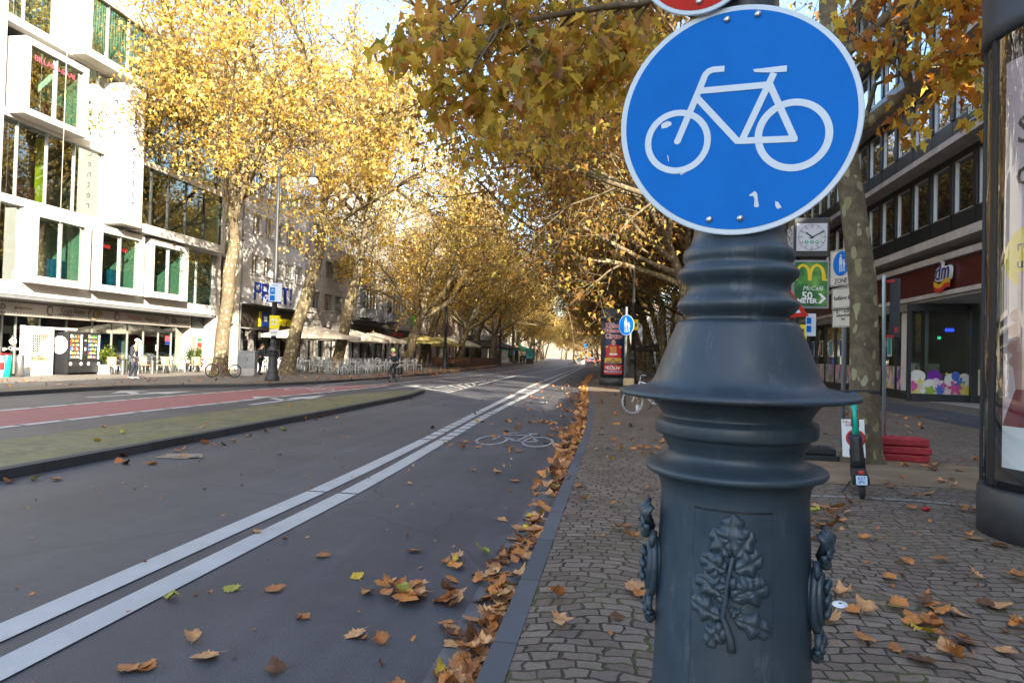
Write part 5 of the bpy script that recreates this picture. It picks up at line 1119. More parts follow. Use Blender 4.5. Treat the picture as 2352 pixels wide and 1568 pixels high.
# ------------------------------------------------------------------ pedestrian sign on a pole
def walkers(t,m,s,h0,h1,x=0,y=0):
    g=MB(); e=[0]
    def P(pts): e[0]+=.00003; g.prism([(x+a*s,y+b*s) for a,b in pts],h0,h1+e[0],I4)
    def C(a,b,r,sx=1): e[0]+=.00003; g.prism(circ(r*s,16,x+a*s,y+b*s,sx),h0,h1+e[0],I4)
    C(-.08,.68,.10); P([(-.17,.56),(.0,.56),(.09,.12),(.14,-.08),(-.27,-.08),(-.19,.2)]); P([(-.2,-.08),(-.1,-.08),(-.1,-.72),(-.19,-.72)]); P([(.0,-.08),(.09,-.08),(.07,-.70),(-.02,-.70)]); P([(.0,.55),(.05,.52),(.22,.08),(.17,.04)]); P([(-.17,.55),(-.22,.5),(-.30,.1),(-.24,.08)])
    C(.34,.24,.085); P([(.26,.13),(.42,.13),(.45,-.22),(.23,-.22)]); P([(.24,-.22),(.32,-.22),(.28,-.70),(.20,-.70)]); P([(.36,-.22),(.44,-.22),(.47,-.70),(.39,-.70)]); P([(.42,.12),(.47,.10),(.54,-.16),(.49,-.18)]); P([(.26,.12),(.2,.14),(.15,.06),(.19,.03)])
    return g.build('pedestrian_symbol',m,t)
def pole(name,label,loc,h,r=.03,m=None,lean=0,cat='post'):
    t=thing(name,label,cat,loc); t.rotation_euler=(0,lean,0); g=MB(); g.lathe([(r,0),(r,h-.02),(r*.8,h)],14); g.build('tube',m or M_['grey'],t); return t
Yp=20.3; pp=atY(1438.5,800,Yp); pc=atY(1443,747,Yp-.06)
pole('sign_post','grey sign post carrying the blue pedestrian sign',(pp.x-.02,Yp,.12),2.98,.038,mat('dull_grey_post',(.14,.145,.15),.6,.2,.15,5))
t=disc_sign('pedestrian_sign','round blue sign with a white woman and child before the far lamp post',
 'sign',pc+Vector((-.055,-.06,0)),(-.70,-.72),.30,M_['sign_blue'],None,[],.014); walkers(t,M_['sign_white'],.29,.0052,.0064)
t=plate_sign('notice_plate','small yellow sticker plate on the lamp post behind the pedestrian sign',(1.03,40.55,3.55),(0,-1),.26,.62,M_['yellow']); rect(t,'black_mark',-.05,.05,-.1,.1,M_['black'])
# ------------------------------------------------------------------ clock and restaurant sign
Yc=16.0
t=thing('street_clock','square street clock box above the green restaurant sign','clock',(0,0,0)); 
a=atY(1825,500,Yc); b=atY(1904.5,590,Yc); cx,cz=(a.x+b.x)/2,(a.z+b.z)/2; cw=(b.x-a.x); chh=a.z-b.z
t.matrix_world=face((cx,Yc,cz),-.04,-1)
g=MB(); g.bbox(-cw/2,cw/2,-chh/2,chh/2,-cw,0,.02); g.build('case',M_['dark'],t)
fm=mat('clock_face',(.55,.57,.60),.35,0,.10,3)
def clockface(par,M,w_):
    h=w_*.96
    o=MB(); o.prism([(-w_/2,-h/2),(w_/2,-h/2),(w_/2,h/2),(-w_/2,h/2)],0,.012,M); f=o.build('dial',fm,par)
    g=MB(); R0=w_*.46
    for i in range(60):
        an=2*PI*i/60; L=.085 if i%5==0 else .045; wd=.016 if i%5==0 else .008
        bar2(g,(R0*math.sin(an),R0*math.cos(an)),((R0-L*w_)*math.sin(an),(R0-L*w_)*math.cos(an)),wd*w_/.8,.012,.016,M)
    bar2(g,(.04*w_,-.03*w_),(-.20*w_,.17*w_),.045*w_,.017,.021,M); bar2(g,(-.06*w_,-.04*w_),(.40*w_,.21*w_),.032*w_,.022,.026,M); g.build('clock_hands',M_['black'],f)
    for i in range(1,13):
        an=2*PI*i/12; q=R0*.745; text(str(i),.085*w_,M_['black'],f,M@T3(q*math.sin(an),q*math.cos(an),.014),name='numeral',ext=.002)
    for j,ch in enumerate('ZUW'):
        g=MB(); g.prism(circ(.062*w_,20,(-.17+.17*j)*w_,-.17*w_),.012,.0155,M); g.build('green_dot',mat('clock_green',(.02,.30,.12),.4,0,.05,5) if 'clock_green' not in bpy.data.materials else bpy.data.materials['clock_green'],f)
        text(ch,.085*w_,M_['white'],f,M@T3((-.17+.17*j)*w_,-.17*w_,.0175),name='letter',ext=.001,bold=.002)
clockface(t,I4,cw*.86); clockface(t,Matrix.Translation((-cw/2,0,-cw/2))@Matrix.Rotation(-PI/2,4,'Y'),cw*.8)
a=atY(1821,597,Yc); b=atY(1903.5,709,Yc); sx,sz=(a.x+b.x)/2,(a.z+b.z)/2; sw,sh=b.x-a.x,a.z-b.z
t=thing('restaurant_sign','green restaurant sign with yellow arches, 50 METER and an arrow, below the clock','sign'); t.matrix_world=face((sx,Yc,sz),-.02,-1)
g=MB(); g.bbox(-sw/2,sw/2,-sh/2,sh/2,-.14,0,.012); g.build('case',M_['grey'],t)
gm,gn,gb=nodes('restaurant_green'); gn.links.new(ramp(gn,noise(gn,2.2,3,.5,geopos(gn)),[(.35,(.010,.075,.03)),(.55,(.02,.16,.03)),(.72,(.16,.36,.07))]),gb.inputs['Base Color']); gb.inputs['Roughness'].default_value=.3
rect(t,'panel',-sw/2+.045,sw/2-.045,-sh/2+.05,sh/2-.045,gm,.0,.006)
g=MB(); kx,ky=sw/190,sh/330   # zoom pixels of the sign face to metres
for s in (-1,1):
    pts=[]
    for i in range(25):
        th=PI*i/24; pts.append((s*36*kx-36*kx*math.cos(th)*1.0,0+105*ky*math.sin(th)**.78))
    P0=[]; 
    for i,(x,y) in enumerate(pts):
        inner=.0; P0.append((x,y))
    wd=17*kx
    for i in range(24):
        a,b=Vector(pts[i]),Vector(pts[i+1]); bar2(g,a,b,wd*(1.15-.35*math.sin(PI*(i+.5)/24)),.0062,.0085+.00004*i+.001*(s>0),Matrix.Translation((-5*kx,25*ky,0)))
g.prism(circ(5*kx,12,80*kx,28*ky),.0062,.009,I4); g.build('yellow_arches',mat('arch_yellow',(.80,.55,.02),.35,0,.04,5),t)
text('McCafé',34*kx,M_['white'],t,T3(10*kx,-28*ky,.0065),shear=.3); text('50',56*kx,M_['white'],t,T3(-18*kx,-80*ky,.0065),bold=.006); text('METER',34*kx,M_['white'],t,T3(-18*kx,-115*ky,.0065),bold=.006)
g=MB(); g.prism([(38*kx,-62*ky),(54*kx,-62*ky),(80*kx,-95*ky),(54*kx,-130*ky),(38*kx,-130*ky),(60*kx,-95*ky)],.0062,.009,I4); g.build('white_arrow',M_['white'],t)
pole('sign_post','dark post carrying the clock and the green restaurant sign',(sx-.22,Yc+.30,.12),cz+.0-.12,.06,M_['dark'])
a=atY(1852,720,Yc); b=atY(1871,772,Yc); t=plate_sign('parking_sign','narrow white and blue parking rules sign below the green restaurant sign',((a.x+b.x)/2,Yc-.03,(a.z+b.z)/2),(-.05,-1),b.x-a.x+.03,a.z-b.z,M_['sign_white'])
rect(t,'blue_field',-.09,.01,.02,.16,M_['sign_blue']); rect(t,'blue_field',-.09,.01,-.16,-.02,M_['sign_blue'])
# ------------------------------------------------------------------ zone signs
Yz=13.0; pole('sign_post','grey post behind the spotted tree trunk carrying the zone signs',(atY(1934,700,13).x+.06,Yz+.06,.12),3.75,.038)
zx=atY(1932,620,Yz).x
def zplate(name,label,v0,v1,dx=0):
    z0=atY(1925,v0,Yz).z; z1=atY(1925,v1,Yz).z; t=plate_sign(name,label,(zx+dx,Yz,(z0+z1)/2),(-.94,-.34),.62,z0-z1,M_['cream'],R(-.5)); h=z0-z1
    g=MB(); wd=.010
    for q in ((-.297,.297,h/2-.02,h/2-.02+wd),(-.297,.297,-h/2+.012,-h/2+.012+wd),(-.297,-.297+wd,-h/2+.012,h/2-.012),(.297-wd,.297,-h/2+.012,h/2-.012)): g.box(*q,.0002,.0016)
    g.build('black_border',M_['black'],t); return t,h
t,h=zplate('zone_sign','cream pedestrian zone sign, topmost behind the spotted tree trunk',572,656)
g=MB(); g.prism(circ(.225,40,0,.07),.0005,.002,I4); g.build('blue_disc',M_['sign_blue'],t); walkers(t,M_['sign_white'],.21,.0021,.0035,0,.07); text('ZONE',.13,M_['black'],t,T3(0,-.245))
t,h=zplate('cyclist_sign','cream sign reading Radfahrer frei below the zone sign',660,708,.04); text('Radfahrer frei',.105,M_['black'],t,T3(0,0),sx=.85)
t,h=zplate('delivery_sign','cream delivery hours sign, lowest behind the spotted tree trunk',711,751,.05); text('Mo.- Fr. 6-11 h\nSa.       6-10 h\nLieferverkehr\nfrei',.078,M_['black'],t,T3(0,.09),sx=.9)
# warning triangle half hidden by the lamp post
Yw=14.5; c=atY(1800,700,Yw); t=thing('warning_sign','red bordered white warning triangle peeking out behind the ornate lamp post','sign'); t.matrix_world=face((c.x,Yw,c.z),-.35,-1)@Matrix.Rotation(R(4),4,'Z')
tri=lambda s:[(-.45*s,-.26*s),(.45*s,-.26*s),(0,.52*s)]
g=MB(); g.prism(tri(1.02),-.006,0,I4); g.build('plate',M_['sign_red'],t); g=MB(); g.prism(tri(.70),.0003,.002,I4); g.build('white_field',M_['sign_white'],t); g=MB(); g.prism(circ(.035,14,0,-.1),.0021,.004,I4); g.prism([(-.03,-.05),(.03,-.05),(.045,.16),(-.045,.16)],.0021,.004,I4); g.build('black_mark',M_['black'],t)
pole('sign_post','pale post under the red warning triangle',(atY(1809,760,Yw).x,Yw+.06,.12),c.z+.3,.035,M_['alu'])
Yq=24.; c=atY(1842,766,Yq); t=plate_sign('notice_plate','small yellow plate seen beneath the warning triangle',(c.x,Yq,c.z),(0,-1),.30,.6,M_['yellow']); rect(t,'black_mark',-.06,.06,-.16,.16,M_['black'])
# ------------------------------------------------------------------ temporary sign in its rubber feet
def slab(name,label,M,w_,d,h,m,cat):
    g=MB(); g.bbox(-w_/2,w_/2,-d/2,d/2,0,h,.018); 
    for k in range(5): g.bbox(-w_/2+.06+k*(w_-.12)/5,-w_/2+.06+(k+.7)*(w_-.12)/5,-d/2+.05,d/2-.05,h-.004,h+.010,.006)
    o=tag(g.build(name,m),label,cat); o.matrix_world=M; return o
rb=gnd(2076,1062); 
for i,(lb_,dx,rz) in enumerate((('red rubber sign foot lying lowest in the stack of three beside the tree',-.01,.02),('red rubber sign foot in the middle of the stack of three beside the tree',.02,-.03),('topmost red rubber sign foot of the stack of three, holding the post',-.02,.03))):
    slab('rubber_weight',lb_,Matrix.Translation((rb.x+dx,rb.y+.22,.128+i*.123))@Matrix.Rotation(rz-.13,4,'Z'),.80,.40,.11,M_['redplate'],'sign foot')
db=gnd(1874,1060)
for i,(lb_,dx) in enumerate((('dark rubber sign foot lying underneath near the tree pit',.03),('dark rubber sign foot lying on top of another near the tree pit',-.02))):
    slab('rubber_weight',lb_,Matrix.Translation((db.x+dx-.05,db.y+.2,.128+i*.102))@Matrix.Rotation(-.1+.08*i,4,'Z'),.72,.40,.09,M_['rubber'],'sign foot')
tb=Vector((rb.x-.20,rb.y+.22,.50)); zt=atY(2045,632,tb.y).z
t=pole('sign_post','slim galvanised post standing in the red rubber feet',(tb.x,tb.y,.13),zt-.13,.026,mat('galvanised_steel',(.42,.52,.56),.35,.5,.1,6),R(-.9))
t=thing('backing_sign','tall dark sign panel seen from behind on the galvanised post','sign',(0,0,0)); c=atY(2052,708,tb.y); t.matrix_world=face((c.x-.045,tb.y-.03,c.z),-.55,-.8)
hh=atY(2050,640,tb.y).z-atY(2050,775,tb.y).z; g=MB(); g.bbox(-.02,.12,-hh/2,hh/2,-.03,0,.01); g.build('panel_back',M_['dark'],t)
for y in (hh/2-.04,-hh/2+.02):
    g=MB(); g.box(-.07,.05,y-.02,y+.02,.0,.03); g.build('red_clamp',M_['red'],t)
rect(t,'red_label',.05,.10,-hh/2+.08,-hh/2+.16,M_['red'])
c=atY(1955,1000,10.45); t=plate_sign('no_parking_sign','small white temporary no bicycles notice leaning at the tree behind the scooter',(c.x+.03,10.45,.535),(-.45,-.9),.30,.54,M_['white'],R(3)); text('Fahrräder\nAufbau',.05,M_['red'],t,T3(-.03,.21)); g=MB(); g.ring((0.03,-.0,.004),(0,0,1),.11,.02,28,6); g.build('red_ring',M_['red'],t); g=MB(); g.prism(circ(.09,24,.03,0),.0005,.003,I4); g.build('blue_disc',M_['blue'],t); rect(t,'printed_box',-.06,.06,-.25,-.15,M_['black'])
g=MB(); g.box(-.02,.02,-.49,-.3,-.05,-.01); g.build('stake',M_['wood'],t)
# ------------------------------------------------------------------ scooter, seen from behind
t=thing('electric_scooter','turquoise and black rental scooter parked by the spotted tree','scooter',(2.70,8.05,.12),R(86)); t.rotation_euler=(R(-4),0,R(74))
g=MB(); g.ring((.02,0,.115),(0,1,0),.085,.032,24,8); g.build('rear_wheel',M_['rubber'],t); g=MB(); g.ring((1.0,0,.115),(0,1,0),.085,.032,24,8); g.build('front_wheel',M_['rubber'],t)
g=MB(); g.bbox(.12,.86,-.09,.09,.13,.22,.02); g.bbox(.0,.2,-.055,.055,.18,.27,.02); g.build('deck',M_['black'],t)
g=MB(); g.bbox(.10,.84,-.075,.075,.221,.232,.004); g.build('deck_mat',M_['rubber'],t)
g=MB(); g.bbox(-.10,.14,-.055,.055,.225,.27,.015); g.bbox(-.115,-.02,-.05,.05,.15,.235,.015); g.build('rear_mudguard',M_['black'],t)
g=MB(); g.tube([(.82,0,.22),(.93,0,.45),(.945,0,.62)],[.085,.075,.06],10); g.bbox(.78,.92,-.065,.065,.20,.62,.04); g.build('battery_case',M_['black'],t)
g=MB(); g.tube([(.93,0,.56),(.90,0,.80),(.875,0,1.02)],[.040,.040,.034],12); st_=g.build('stem',M_['teal'],t)
g=MB(); 
for s in (-1,1): g.box(.855,.93,s*.038,s*.045,.72,.93)
g.build('red_label',M_['red'],st_); g=MB(); g.tube([(.875,0,1.02),(.862,0,1.14)],.022,10); g.build('head_tube',mat('scooter_blue',(.02,.12,.32),.4,0,.1,9),t)
g=MB(); g.tube([(.80,.28,1.13),(.85,.16,1.15),(.862,0,1.155),(.85,-.16,1.15),(.80,-.28,1.13)],.014,8); hb=g.build('handlebar',M_['black'],t)
for s in (-1,1):
    g=MB(); g.tube([(.805,s*.27,1.132),(.835,s*.17,1.147)],.020,10); g.build('grip',M_['rubber'],hb); g=MB(); g.tube([(.86,s*.15,1.145),(.90,s*.2,1.11),(.87,s*.26,1.10)],.006,6); g.build('brake_lever',M_['dark'],hb)
g=MB(); g.tube([(.90,0,.22),(.99,0,.20),(1.0,0,.115)],[.04,.035,.03],8); g.build('fork',M_['black'],t)
g=MB(); g.bbox(-.135,-.115,-.055,.055,.17,.27,.004); lpq=g.build('licence_plate',mat('plate_blue_white',(.50,.66,.78),.4,0,.05,5),t)
text('637\nIPV',.05,M_['blue'],lpq,face((-.136,0,.222),-1,0)); g=MB(); g.bbox(-.125,-.10,-.03,.03,.285,.325,.008); g.build('tail_light',M_['red'],t); g=MB(); g.tube([(.30,.10,.15),(.24,.20,.02)],.008,6); g.build('kick_stand',M_['dark'],t)
# ------------------------------------------------------------------ bicycles
def bicycle(name,label,loc,rz,cfr,tyre=None,mud=True,steer=0,group=None,lean=0,rimm='steel'):
    t=thing(name,label,'bicycle',loc); t.rotation_euler=(lean,0,rz); r=.335
    fw=thing('front_wheel',None,None); fw.parent=t; fw.location=(.54,0,r); fw.rotation_euler=(0,0,steer)
    for nm,par,cx in (('front',fw,0),('rear',None,-.52)):
        o=Vector((cx,0,0 if par else r))
        if not par:
            par=thing('rear_wheel',None,None); par.parent=t; par.location=(-.52,0,r); o=Vector((0,0,0))
        g=MB(); g.ring((0,0,0),(0,1,0),r-.02,.02,32,6); g.build('tyre',tyre or M_['rubber'],par)
        g=MB(); g.ring((0,0,0),(0,1,0),r-.045,.011,32,4); g.lathe([(.03,-.04),(.03,.04)],10,0,Matrix.Rotation(PI/2,4,'X'))
        for i in range(14): a=2*PI*i/14; g.tube([(.03*math.cos(a),.02*(-1)**i,.03*math.sin(a)),((r-.045)*math.cos(a+.25),0,(r-.045)*math.sin(a+.25))],.0022,3,0,False,False)
        g.build('rim',M_[rimm],par)
        if mud:
            g=MB(); n=12; a0=(.2,2.6) if nm=='front' else (.3,3.2); g.tube([((r+.02)*math.cos(a0[0]+(a0[1]-a0[0])*i/n),0,(r+.02)*math.sin(a0[0]+(a0[1]-a0[0])*i/n)) for i in range(n+1)],.016,5); g.build('mudguard',cfr if not isinstance(mud,str) else M_[mud],par)
    bb=(0,0,.28); sc=(-.20,0,.80); hd=(.36,0,.86); h2=(.40,0,.70)
    g=MB(); tb=lambda a,b,q=.017: g.tube([a,b],q,8)
    tb(bb,sc,.018); tb(bb,h2,.020); tb((-.17,0,.72),hd,.017); tb(hd,h2,.021)
    for s in (-.05,.05): tb((-.52,s,r),(bb[0],s*.6,bb[2]),.010); tb((-.52,s,r),(-.18,s*.4,.73),.009); tb((.54,s,r),(.42,s*.8,.68),.012)
    tb((.42,-.05,.68),(.42,.05,.68),.012); g.build('frame',cfr,t)
    g=MB(); g.tube([(-.20,0,.80),(-.235,0,.92)],.013,8); g.sphere((-.27,0,.945),.1,12,8,0,(1.35,.75,.32)); g.build('saddle',M_['black'],t)
    g=MB(); g.tube([(.36,0,.86),(.33,0,1.0)],.014,8); g.tube([(.16,.28,1.0),(.30,.24,1.03),(.345,.08,1.01),(.345,-.08,1.01),(.30,-.24,1.03),(.16,-.28,1.0)],.012,8); hb=g.build('handlebar',M_['steel'],t)
    for s in (-1,1): g=MB(); g.tube([(.13,s*.287,.995),(.23,s*.262,1.015)],.017,8); g.build('grip',M_['rubber'],hb)
    g=MB(); g.ring((0,.05,.28),(0,1,0),.085,.008,20,4); g.tube([(0,.06,.28),(.12,.07,.16)],.009,6); g.tube([(0,-.06,.28),(-.12,-.07,.40)],.009,6); g.box(.07,.17,.07,.16,.15,.17); g.box(-.17,-.07,-.16,-.07,.39,.41); g.build('crank',M_['dark'],t); return t
bl=gnd(512,867); bicycle('bicycle','dark bicycle with a red frame leaning against the trunk of the straight golden tree',(bl.x,bl.y,.12),R(20),mat('maroon_frame',(.16,.015,.02),.4,0,.1,5),None,False,-.3,None,R(-6),'dark')
c=gnd(1452,950); t=bicycle('bicycle','white city bicycle behind the ornate lamp post',(c.x+.54,c.y,.12),PI+.08,M_['white'],mat('grey_white_tyre',(.42,.42,.42),.8,0,.1,20),'black',.45,None,R(4)); g=MB(); g.bbox(.52,.78,-.16,.16,.74,.94,.02); g.build('basket',M_['wicker'],t)
bicycle('bicycle','dark bicycle parked farther up the right pavement among the trunks',(2.2,49,.12),.2,M_['dark'])
bicycle('bicycle','dark bicycle standing behind the poster stand on the left',(-15.6,103,.12),.1,M_['dark'])
# ------------------------------------------------------------------ people
def skin(name,J,E,m,par,lv=2):
    bm=bmesh.new(); L=bm.verts.layers.skin.verify(); ks=list(J); vs={}
    for k in ks: p,r_=J[k][:3],J[k][3]; v=bm.verts.new(p); rr=r_ if hasattr(r_,'__len__') else (r_,r_); v[L].radius=rr; v[L].use_root=(k==ks[0]); vs[k]=v
    for a,b in E: bm.edges.new((vs[a],vs[b]))
    me=bpy.data.meshes.new('tmp'); bm.to_mesh(me); bm.free(); o=bpy.data.objects.new('tmp',me); COL.objects.link(o)
    o.modifiers.new('s','SKIN').use_smooth_shade=True; q=o.modifiers.new('u','SUBSURF'); q.levels=lv; q.render_levels=lv
    dg=bpy.context.evaluated_depsgraph_get(); m2=bpy.data.meshes.new_from_object(o.evaluated_get(dg)); bpy.data.objects.remove(o); m2.name=name; m2.materials.clear(); m2.materials.append(m)
    for p in m2.polygons: p.use_smooth=True
    r_=bpy.data.objects.new(name,m2); COL.objects.link(r_); r_.parent=par; return r_
def person(label,loc,rz,J,top,legs,shoe,hat=None,hair='hair',group=None,scale=1):
    # J: joints in metres, x forward, y left, z up
    t=thing('person',label,'person',loc,rz,group); t.scale=(scale,)*3
    rad={'pel':(.13,.10),'bel':(.14,.11),'che':(.165,.12),'nk':.052,'hd':.075,'hd2':.088,'hd3':.07}
    arm={'sh':.065,'el':.04,'wr':.028,'hn':.035,'f':.018}; leg={'hp':.095,'kn':.055,'an':.04,'to':.035}
    B={}; 
    for k,p in J.items():
        b=k.rstrip('LR'); B[k]=(*p,rad.get(b) or arm.get(b) or leg.get(b))
    E=[('pel','bel'),('bel','che'),('che','nk'),('nk','hd'),('hd','hd2'),('hd2','hd3')]
    for s in 'LR': E+=[('che','sh'+s),('sh'+s,'el'+s),('el'+s,'wr'+s),('wr'+s,'hn'+s),('pel','hp'+s),('hp'+s,'kn'+s),('kn'+s,'an'+s),('an'+s,'to'+s)]
    body=skin('body',B,E,M_['skin'],t)
    grow=lambda ks,d:{k:(*B[k][:3],tuple(x+d for x in (B[k][3] if hasattr(B[k][3],'__len__') else (B[k][3],)*2))) for k in ks}
    skin('jacket',grow(['pel','bel','che','shL','elL','wrL','shR','elR','wrR'],.022),[('pel','bel'),('bel','che')]+[e for s in 'LR' for e in (('che','sh'+s),('sh'+s,'el'+s),('el'+s,'wr'+s))],top,t)
    skin('trousers',grow(['pel','hpL','knL','anL','hpR','knR','anR'],.018),[e for s in 'LR' for e in (('pel','hp'+s),('hp'+s,'kn'+s),('kn'+s,'an'+s))],legs,t)
    for s in 'LR':
        a=Vector(J['an'+s]); b_=Vector(J['to'+s]); g=MB(); g.tube([a+Vector((-.07,0,-.035)),a+Vector((0,0,-.02)),b_,b_+(b_-a).normalized()*.06],[.035,.05,.045,.025],10); g.build('shoe',shoe,t)
        # hand: palm is part of the body, five fingers curl from it
        h=Vector(J['hn'+s]); d=(h-Vector(J['wr'+s])).normalized(); sd=Vector((0,1,0)) if abs(d.y)<.8 else Vector((1,0,0)); sd=(sd-d*sd.dot(d)).normalized(); up=d.cross(sd)
        g=MB()
        for k in range(4): o=h+sd*(.022*(k-1.5)); L=(.055,.065,.06,.045)[k]; g.tube([o,o+d*L*.6,o+d*L*.9+up*.03],[.010,.009,.007],6)
        o=h-sd*.03; g.tube([o,o-sd*.02+d*.03,o-sd*.015+d*.055+up*.012],[.011,.010,.008],6); g.build('fingers',M_['skin'],t)
    hd=Vector(J['hd2']); f=Vector((1,0,0)); 
    g=MB(); g.sphere(hd+Vector((.085,.032,.005)),.011,8,6); g.sphere(hd+Vector((.085,-.032,.005)),.011,8,6); g.build('eyes',M_['black'],t)
    g=MB(); g.tube([hd+Vector((.083,0,.01)),hd+Vector((.112,0,-.03)),hd+Vector((.085,0,-.04))],[.008,.014,.008],6); g.sphere(hd+Vector((0,.092,-.01)),.022,8,6,0,(.7,.4,1.2)); g.sphere(hd+Vector((0,-.092,-.01)),.022,8,6,0,(.7,.4,1.2)); g.build('nose_and_ears',M_['skin'],t)
    g=MB(); g.tube([hd+Vector((.082,-.022,-.062)),hd+Vector((.09,0,-.064)),hd+Vector((.082,.022,-.062))],.006,5); g.build('mouth',M_['redplate'],t)
    g=MB(); g.sphere(hd+Vector((-.022,0,.035)),.098,14,10,0,(1,.98,.95)); g.build('hair',M_[hair],t)
    if hat=='cap':
        g=MB(); g.sphere(hd+Vector((-.008,0,.06)),.105,16,10,0,(1.06,1,.78)); g.bbox(.05,.20,-.075,.075,.0,.018,.006,0,Matrix.Translation(hd+Vector((0,0,.045)))@Matrix.Rotation(R(8),4,'Y')); g.build('cap',M_['sign_white'],t)
    if hat=='helmet':
        g=MB(); g.sphere(hd+Vector((-.01,0,.055)),.125,16,10,0,(1.15,1,.85)); g.build('helmet',M_['lime'],t)
    return t
W1=dict(pel=(0,0,.92),bel=(.01,0,1.08),che=(.03,0,1.30),nk=(.075,0,1.47),hd=(.11,0,1.56),hd2=(.125,0,1.62),hd3=(.115,0,1.69),shL=(.02,.18,1.37),elL=(-.03,.22,1.10),wrL=(.08,.21,.87),hnL=(.10,.20,.80),shR=(.02,-.18,1.37),elR=(0,-.23,1.10),wrR=(.10,-.22,.88),hnR=(.12,-.21,.81),hpL=(0,.085,.88),knL=(.09,.09,.50),anL=(.02,.09,.10),toL=(.17,.09,.045),hpR=(0,-.085,.88),knR=(.03,-.09,.50),anR=(-.12,-.09,.11),toR=(.03,-.09,.045))
pm=gnd(306,871); person('man in a dark jacket and white cap walking past the cafe tables',(pm.x,pm.y,.13),R(10),W1,M_['navy'],M_['jeans'],M_['white'],'cap')
pb=Vector((-19.75,35.6,.13)); person('person in dark clothes standing behind the grey electrical cabinet',(pb.x,pb.y,.13),R(60),W1,M_['navy'],M_['black'],M_['black'])
C1=dict(pel=(-.22,0,1.0),bel=(-.14,0,1.15),che=(.02,0,1.36),nk=(.11,0,1.50),hd=(.15,0,1.58),hd2=(.165,0,1.64),hd3=(.15,0,1.71),shL=(.03,.18,1.42),elL=(.10,.26,1.19),wrL=(.20,.27,1.05),hnL=(.24,.265,1.03),shR=(.03,-.18,1.42),elR=(.10,-.26,1.19),wrR=(.20,-.27,1.05),hnR=(.24,-.265,1.03),hpL=(-.18,.09,.96),knL=(.17,.12,.80),anL=(.02,.11,.48),toL=(.14,.11,.46),hpR=(-.18,-.09,.96),knR=(.14,-.12,.62),anR=(.08,-.11,.25),toR=(.21,-.11,.21))
pc_=gnd(903,876,0); person('cyclist in dark clothes with a pale green helmet riding towards the viewer',(pc_.x,pc_.y,.0),R(-90),C1,M_['navy'],M_['black'],M_['black'],'helmet'); t=bicycle('bicycle','black bicycle ridden by the cyclist with the green helmet',(pc_.x,pc_.y,0),R(-90),M_['dark'],None,True)
g=MB(); g.bbox(-.80,-.36,.10,.28,.38,.78,.04); g.build('pannier',M_['black'],t)
for i,(x,y,rz) in enumerate(((-15.2,112,1),(-15.9,113,2),(-16.6,118,.5),(-14.9,121,-1))): person('distant person in dark clothes walking under the trees on the left pavement',(x,y,.13),rz,W1,M_['navy'],M_['black'],M_['black'],None,'hair','distant people on the left pavement')
# ------------------------------------------------------------------ cafe and street furniture on the left
def onleft(u,X): d=ray(u,850); t=X/d.x; return d.y*t
ya,yb=onleft(157,-25.3),onleft(231,-25.3)
t=thing('vending_machine','black double vending machine with lit snack shelves in front of the billiard hall','vending machine',(0,0,.12))
g=MB(); g.box(-26.25,-25.34,ya,yb,.10,2.02); 
for y in (ya+.1,yb-.1): g.box(-26.2,-25.4,y-.06,y+.06,0,.10)
g.build('cabinet',M_['black'],t); ymid=(ya+yb)/2+.0
snack=[mat('snack_red',(.55,.06,.04),.5,0,.2,9),mat('snack_yellow',(.65,.48,.04),.5,0,.2,9),mat('snack_blue',(.06,.16,.5),.5,0,.2,9),mat('snack_white',(.65,.62,.58),.5,0,.2,9),mat('snack_green',(.08,.35,.12),.5,0,.2,9)]
rnd=random.Random(9)
for s0,s1 in ((ya+.04,ymid-.13),(ymid+.13,yb-.03)):
    g=MB(); g.box(-25.335,-25.33,s0+.03,s1-.03,.72,1.95); d_=g.build('display_window',M_['interior'],t)
    g=MB(); sh=MB()
    for k in range(6):
        z=.80+.19*k; sh.box(-25.328,-25.29,s0+.05,s1-.22,z-.015,z); y=s0+.06
        while y<s1-.30: g.box(-25.327,-25.295,y,y+.055,z,z+rnd.uniform(.07,.13),rnd.randrange(5)); y+=.062
    g.build('snack_packs',snack,d_); sh.build('shelf',M_['grey'],d_); g=MB(); g.box(-25.328,-25.31,s1-.16,s1-.09,.74,1.9); g.build('light_tube',mat('machine_light',(.8,.85,.9),.5,0,.05,5,emis=1.0),d_)
    for z,r_ in ((1.86,.05),(.52,.085)):
        for y in (s0+.1,s1-.1): g=MB(); g.prism(circ(r_,20),0,.006,face((-25.327,y,z),1,0)); g.build('round_sticker',M_['white'],t)
    g=MB(); g.box(-25.338,-25.326,s0+.22,s1-.22,.42,.62); g.build('delivery_flap',M_['dark'],t)
g=MB(); g.box(-25.338,-25.325,ymid-.08,ymid+.08,.9,1.75); g.build('keypad',M_['dark'],t); g=MB(); g.box(-25.324,-25.322,ymid-.05,ymid+.05,1.15,1.3); g.box(-25.324,-25.322,ymid-.06,ymid+.06,1.6,1.66); g.build('keypad_label',M_['white'],t)
g=MB(); g.prism(circ(.42,36),0,.006,face((-25.80,ya-.004,1.40),0,-1)); dsk=g.build('round_label',M_['white'],t); text('tomat',.24,M_['grey'],dsk,face((-25.80,ya-.011,1.33),0,-1))
y0,y1=onleft(70,-25.75),onleft(121,-25.75)
t=thing('claw_machine','white prize cabinet with a rope net front beside the black vending machine','claw machine',(0,0,.12))
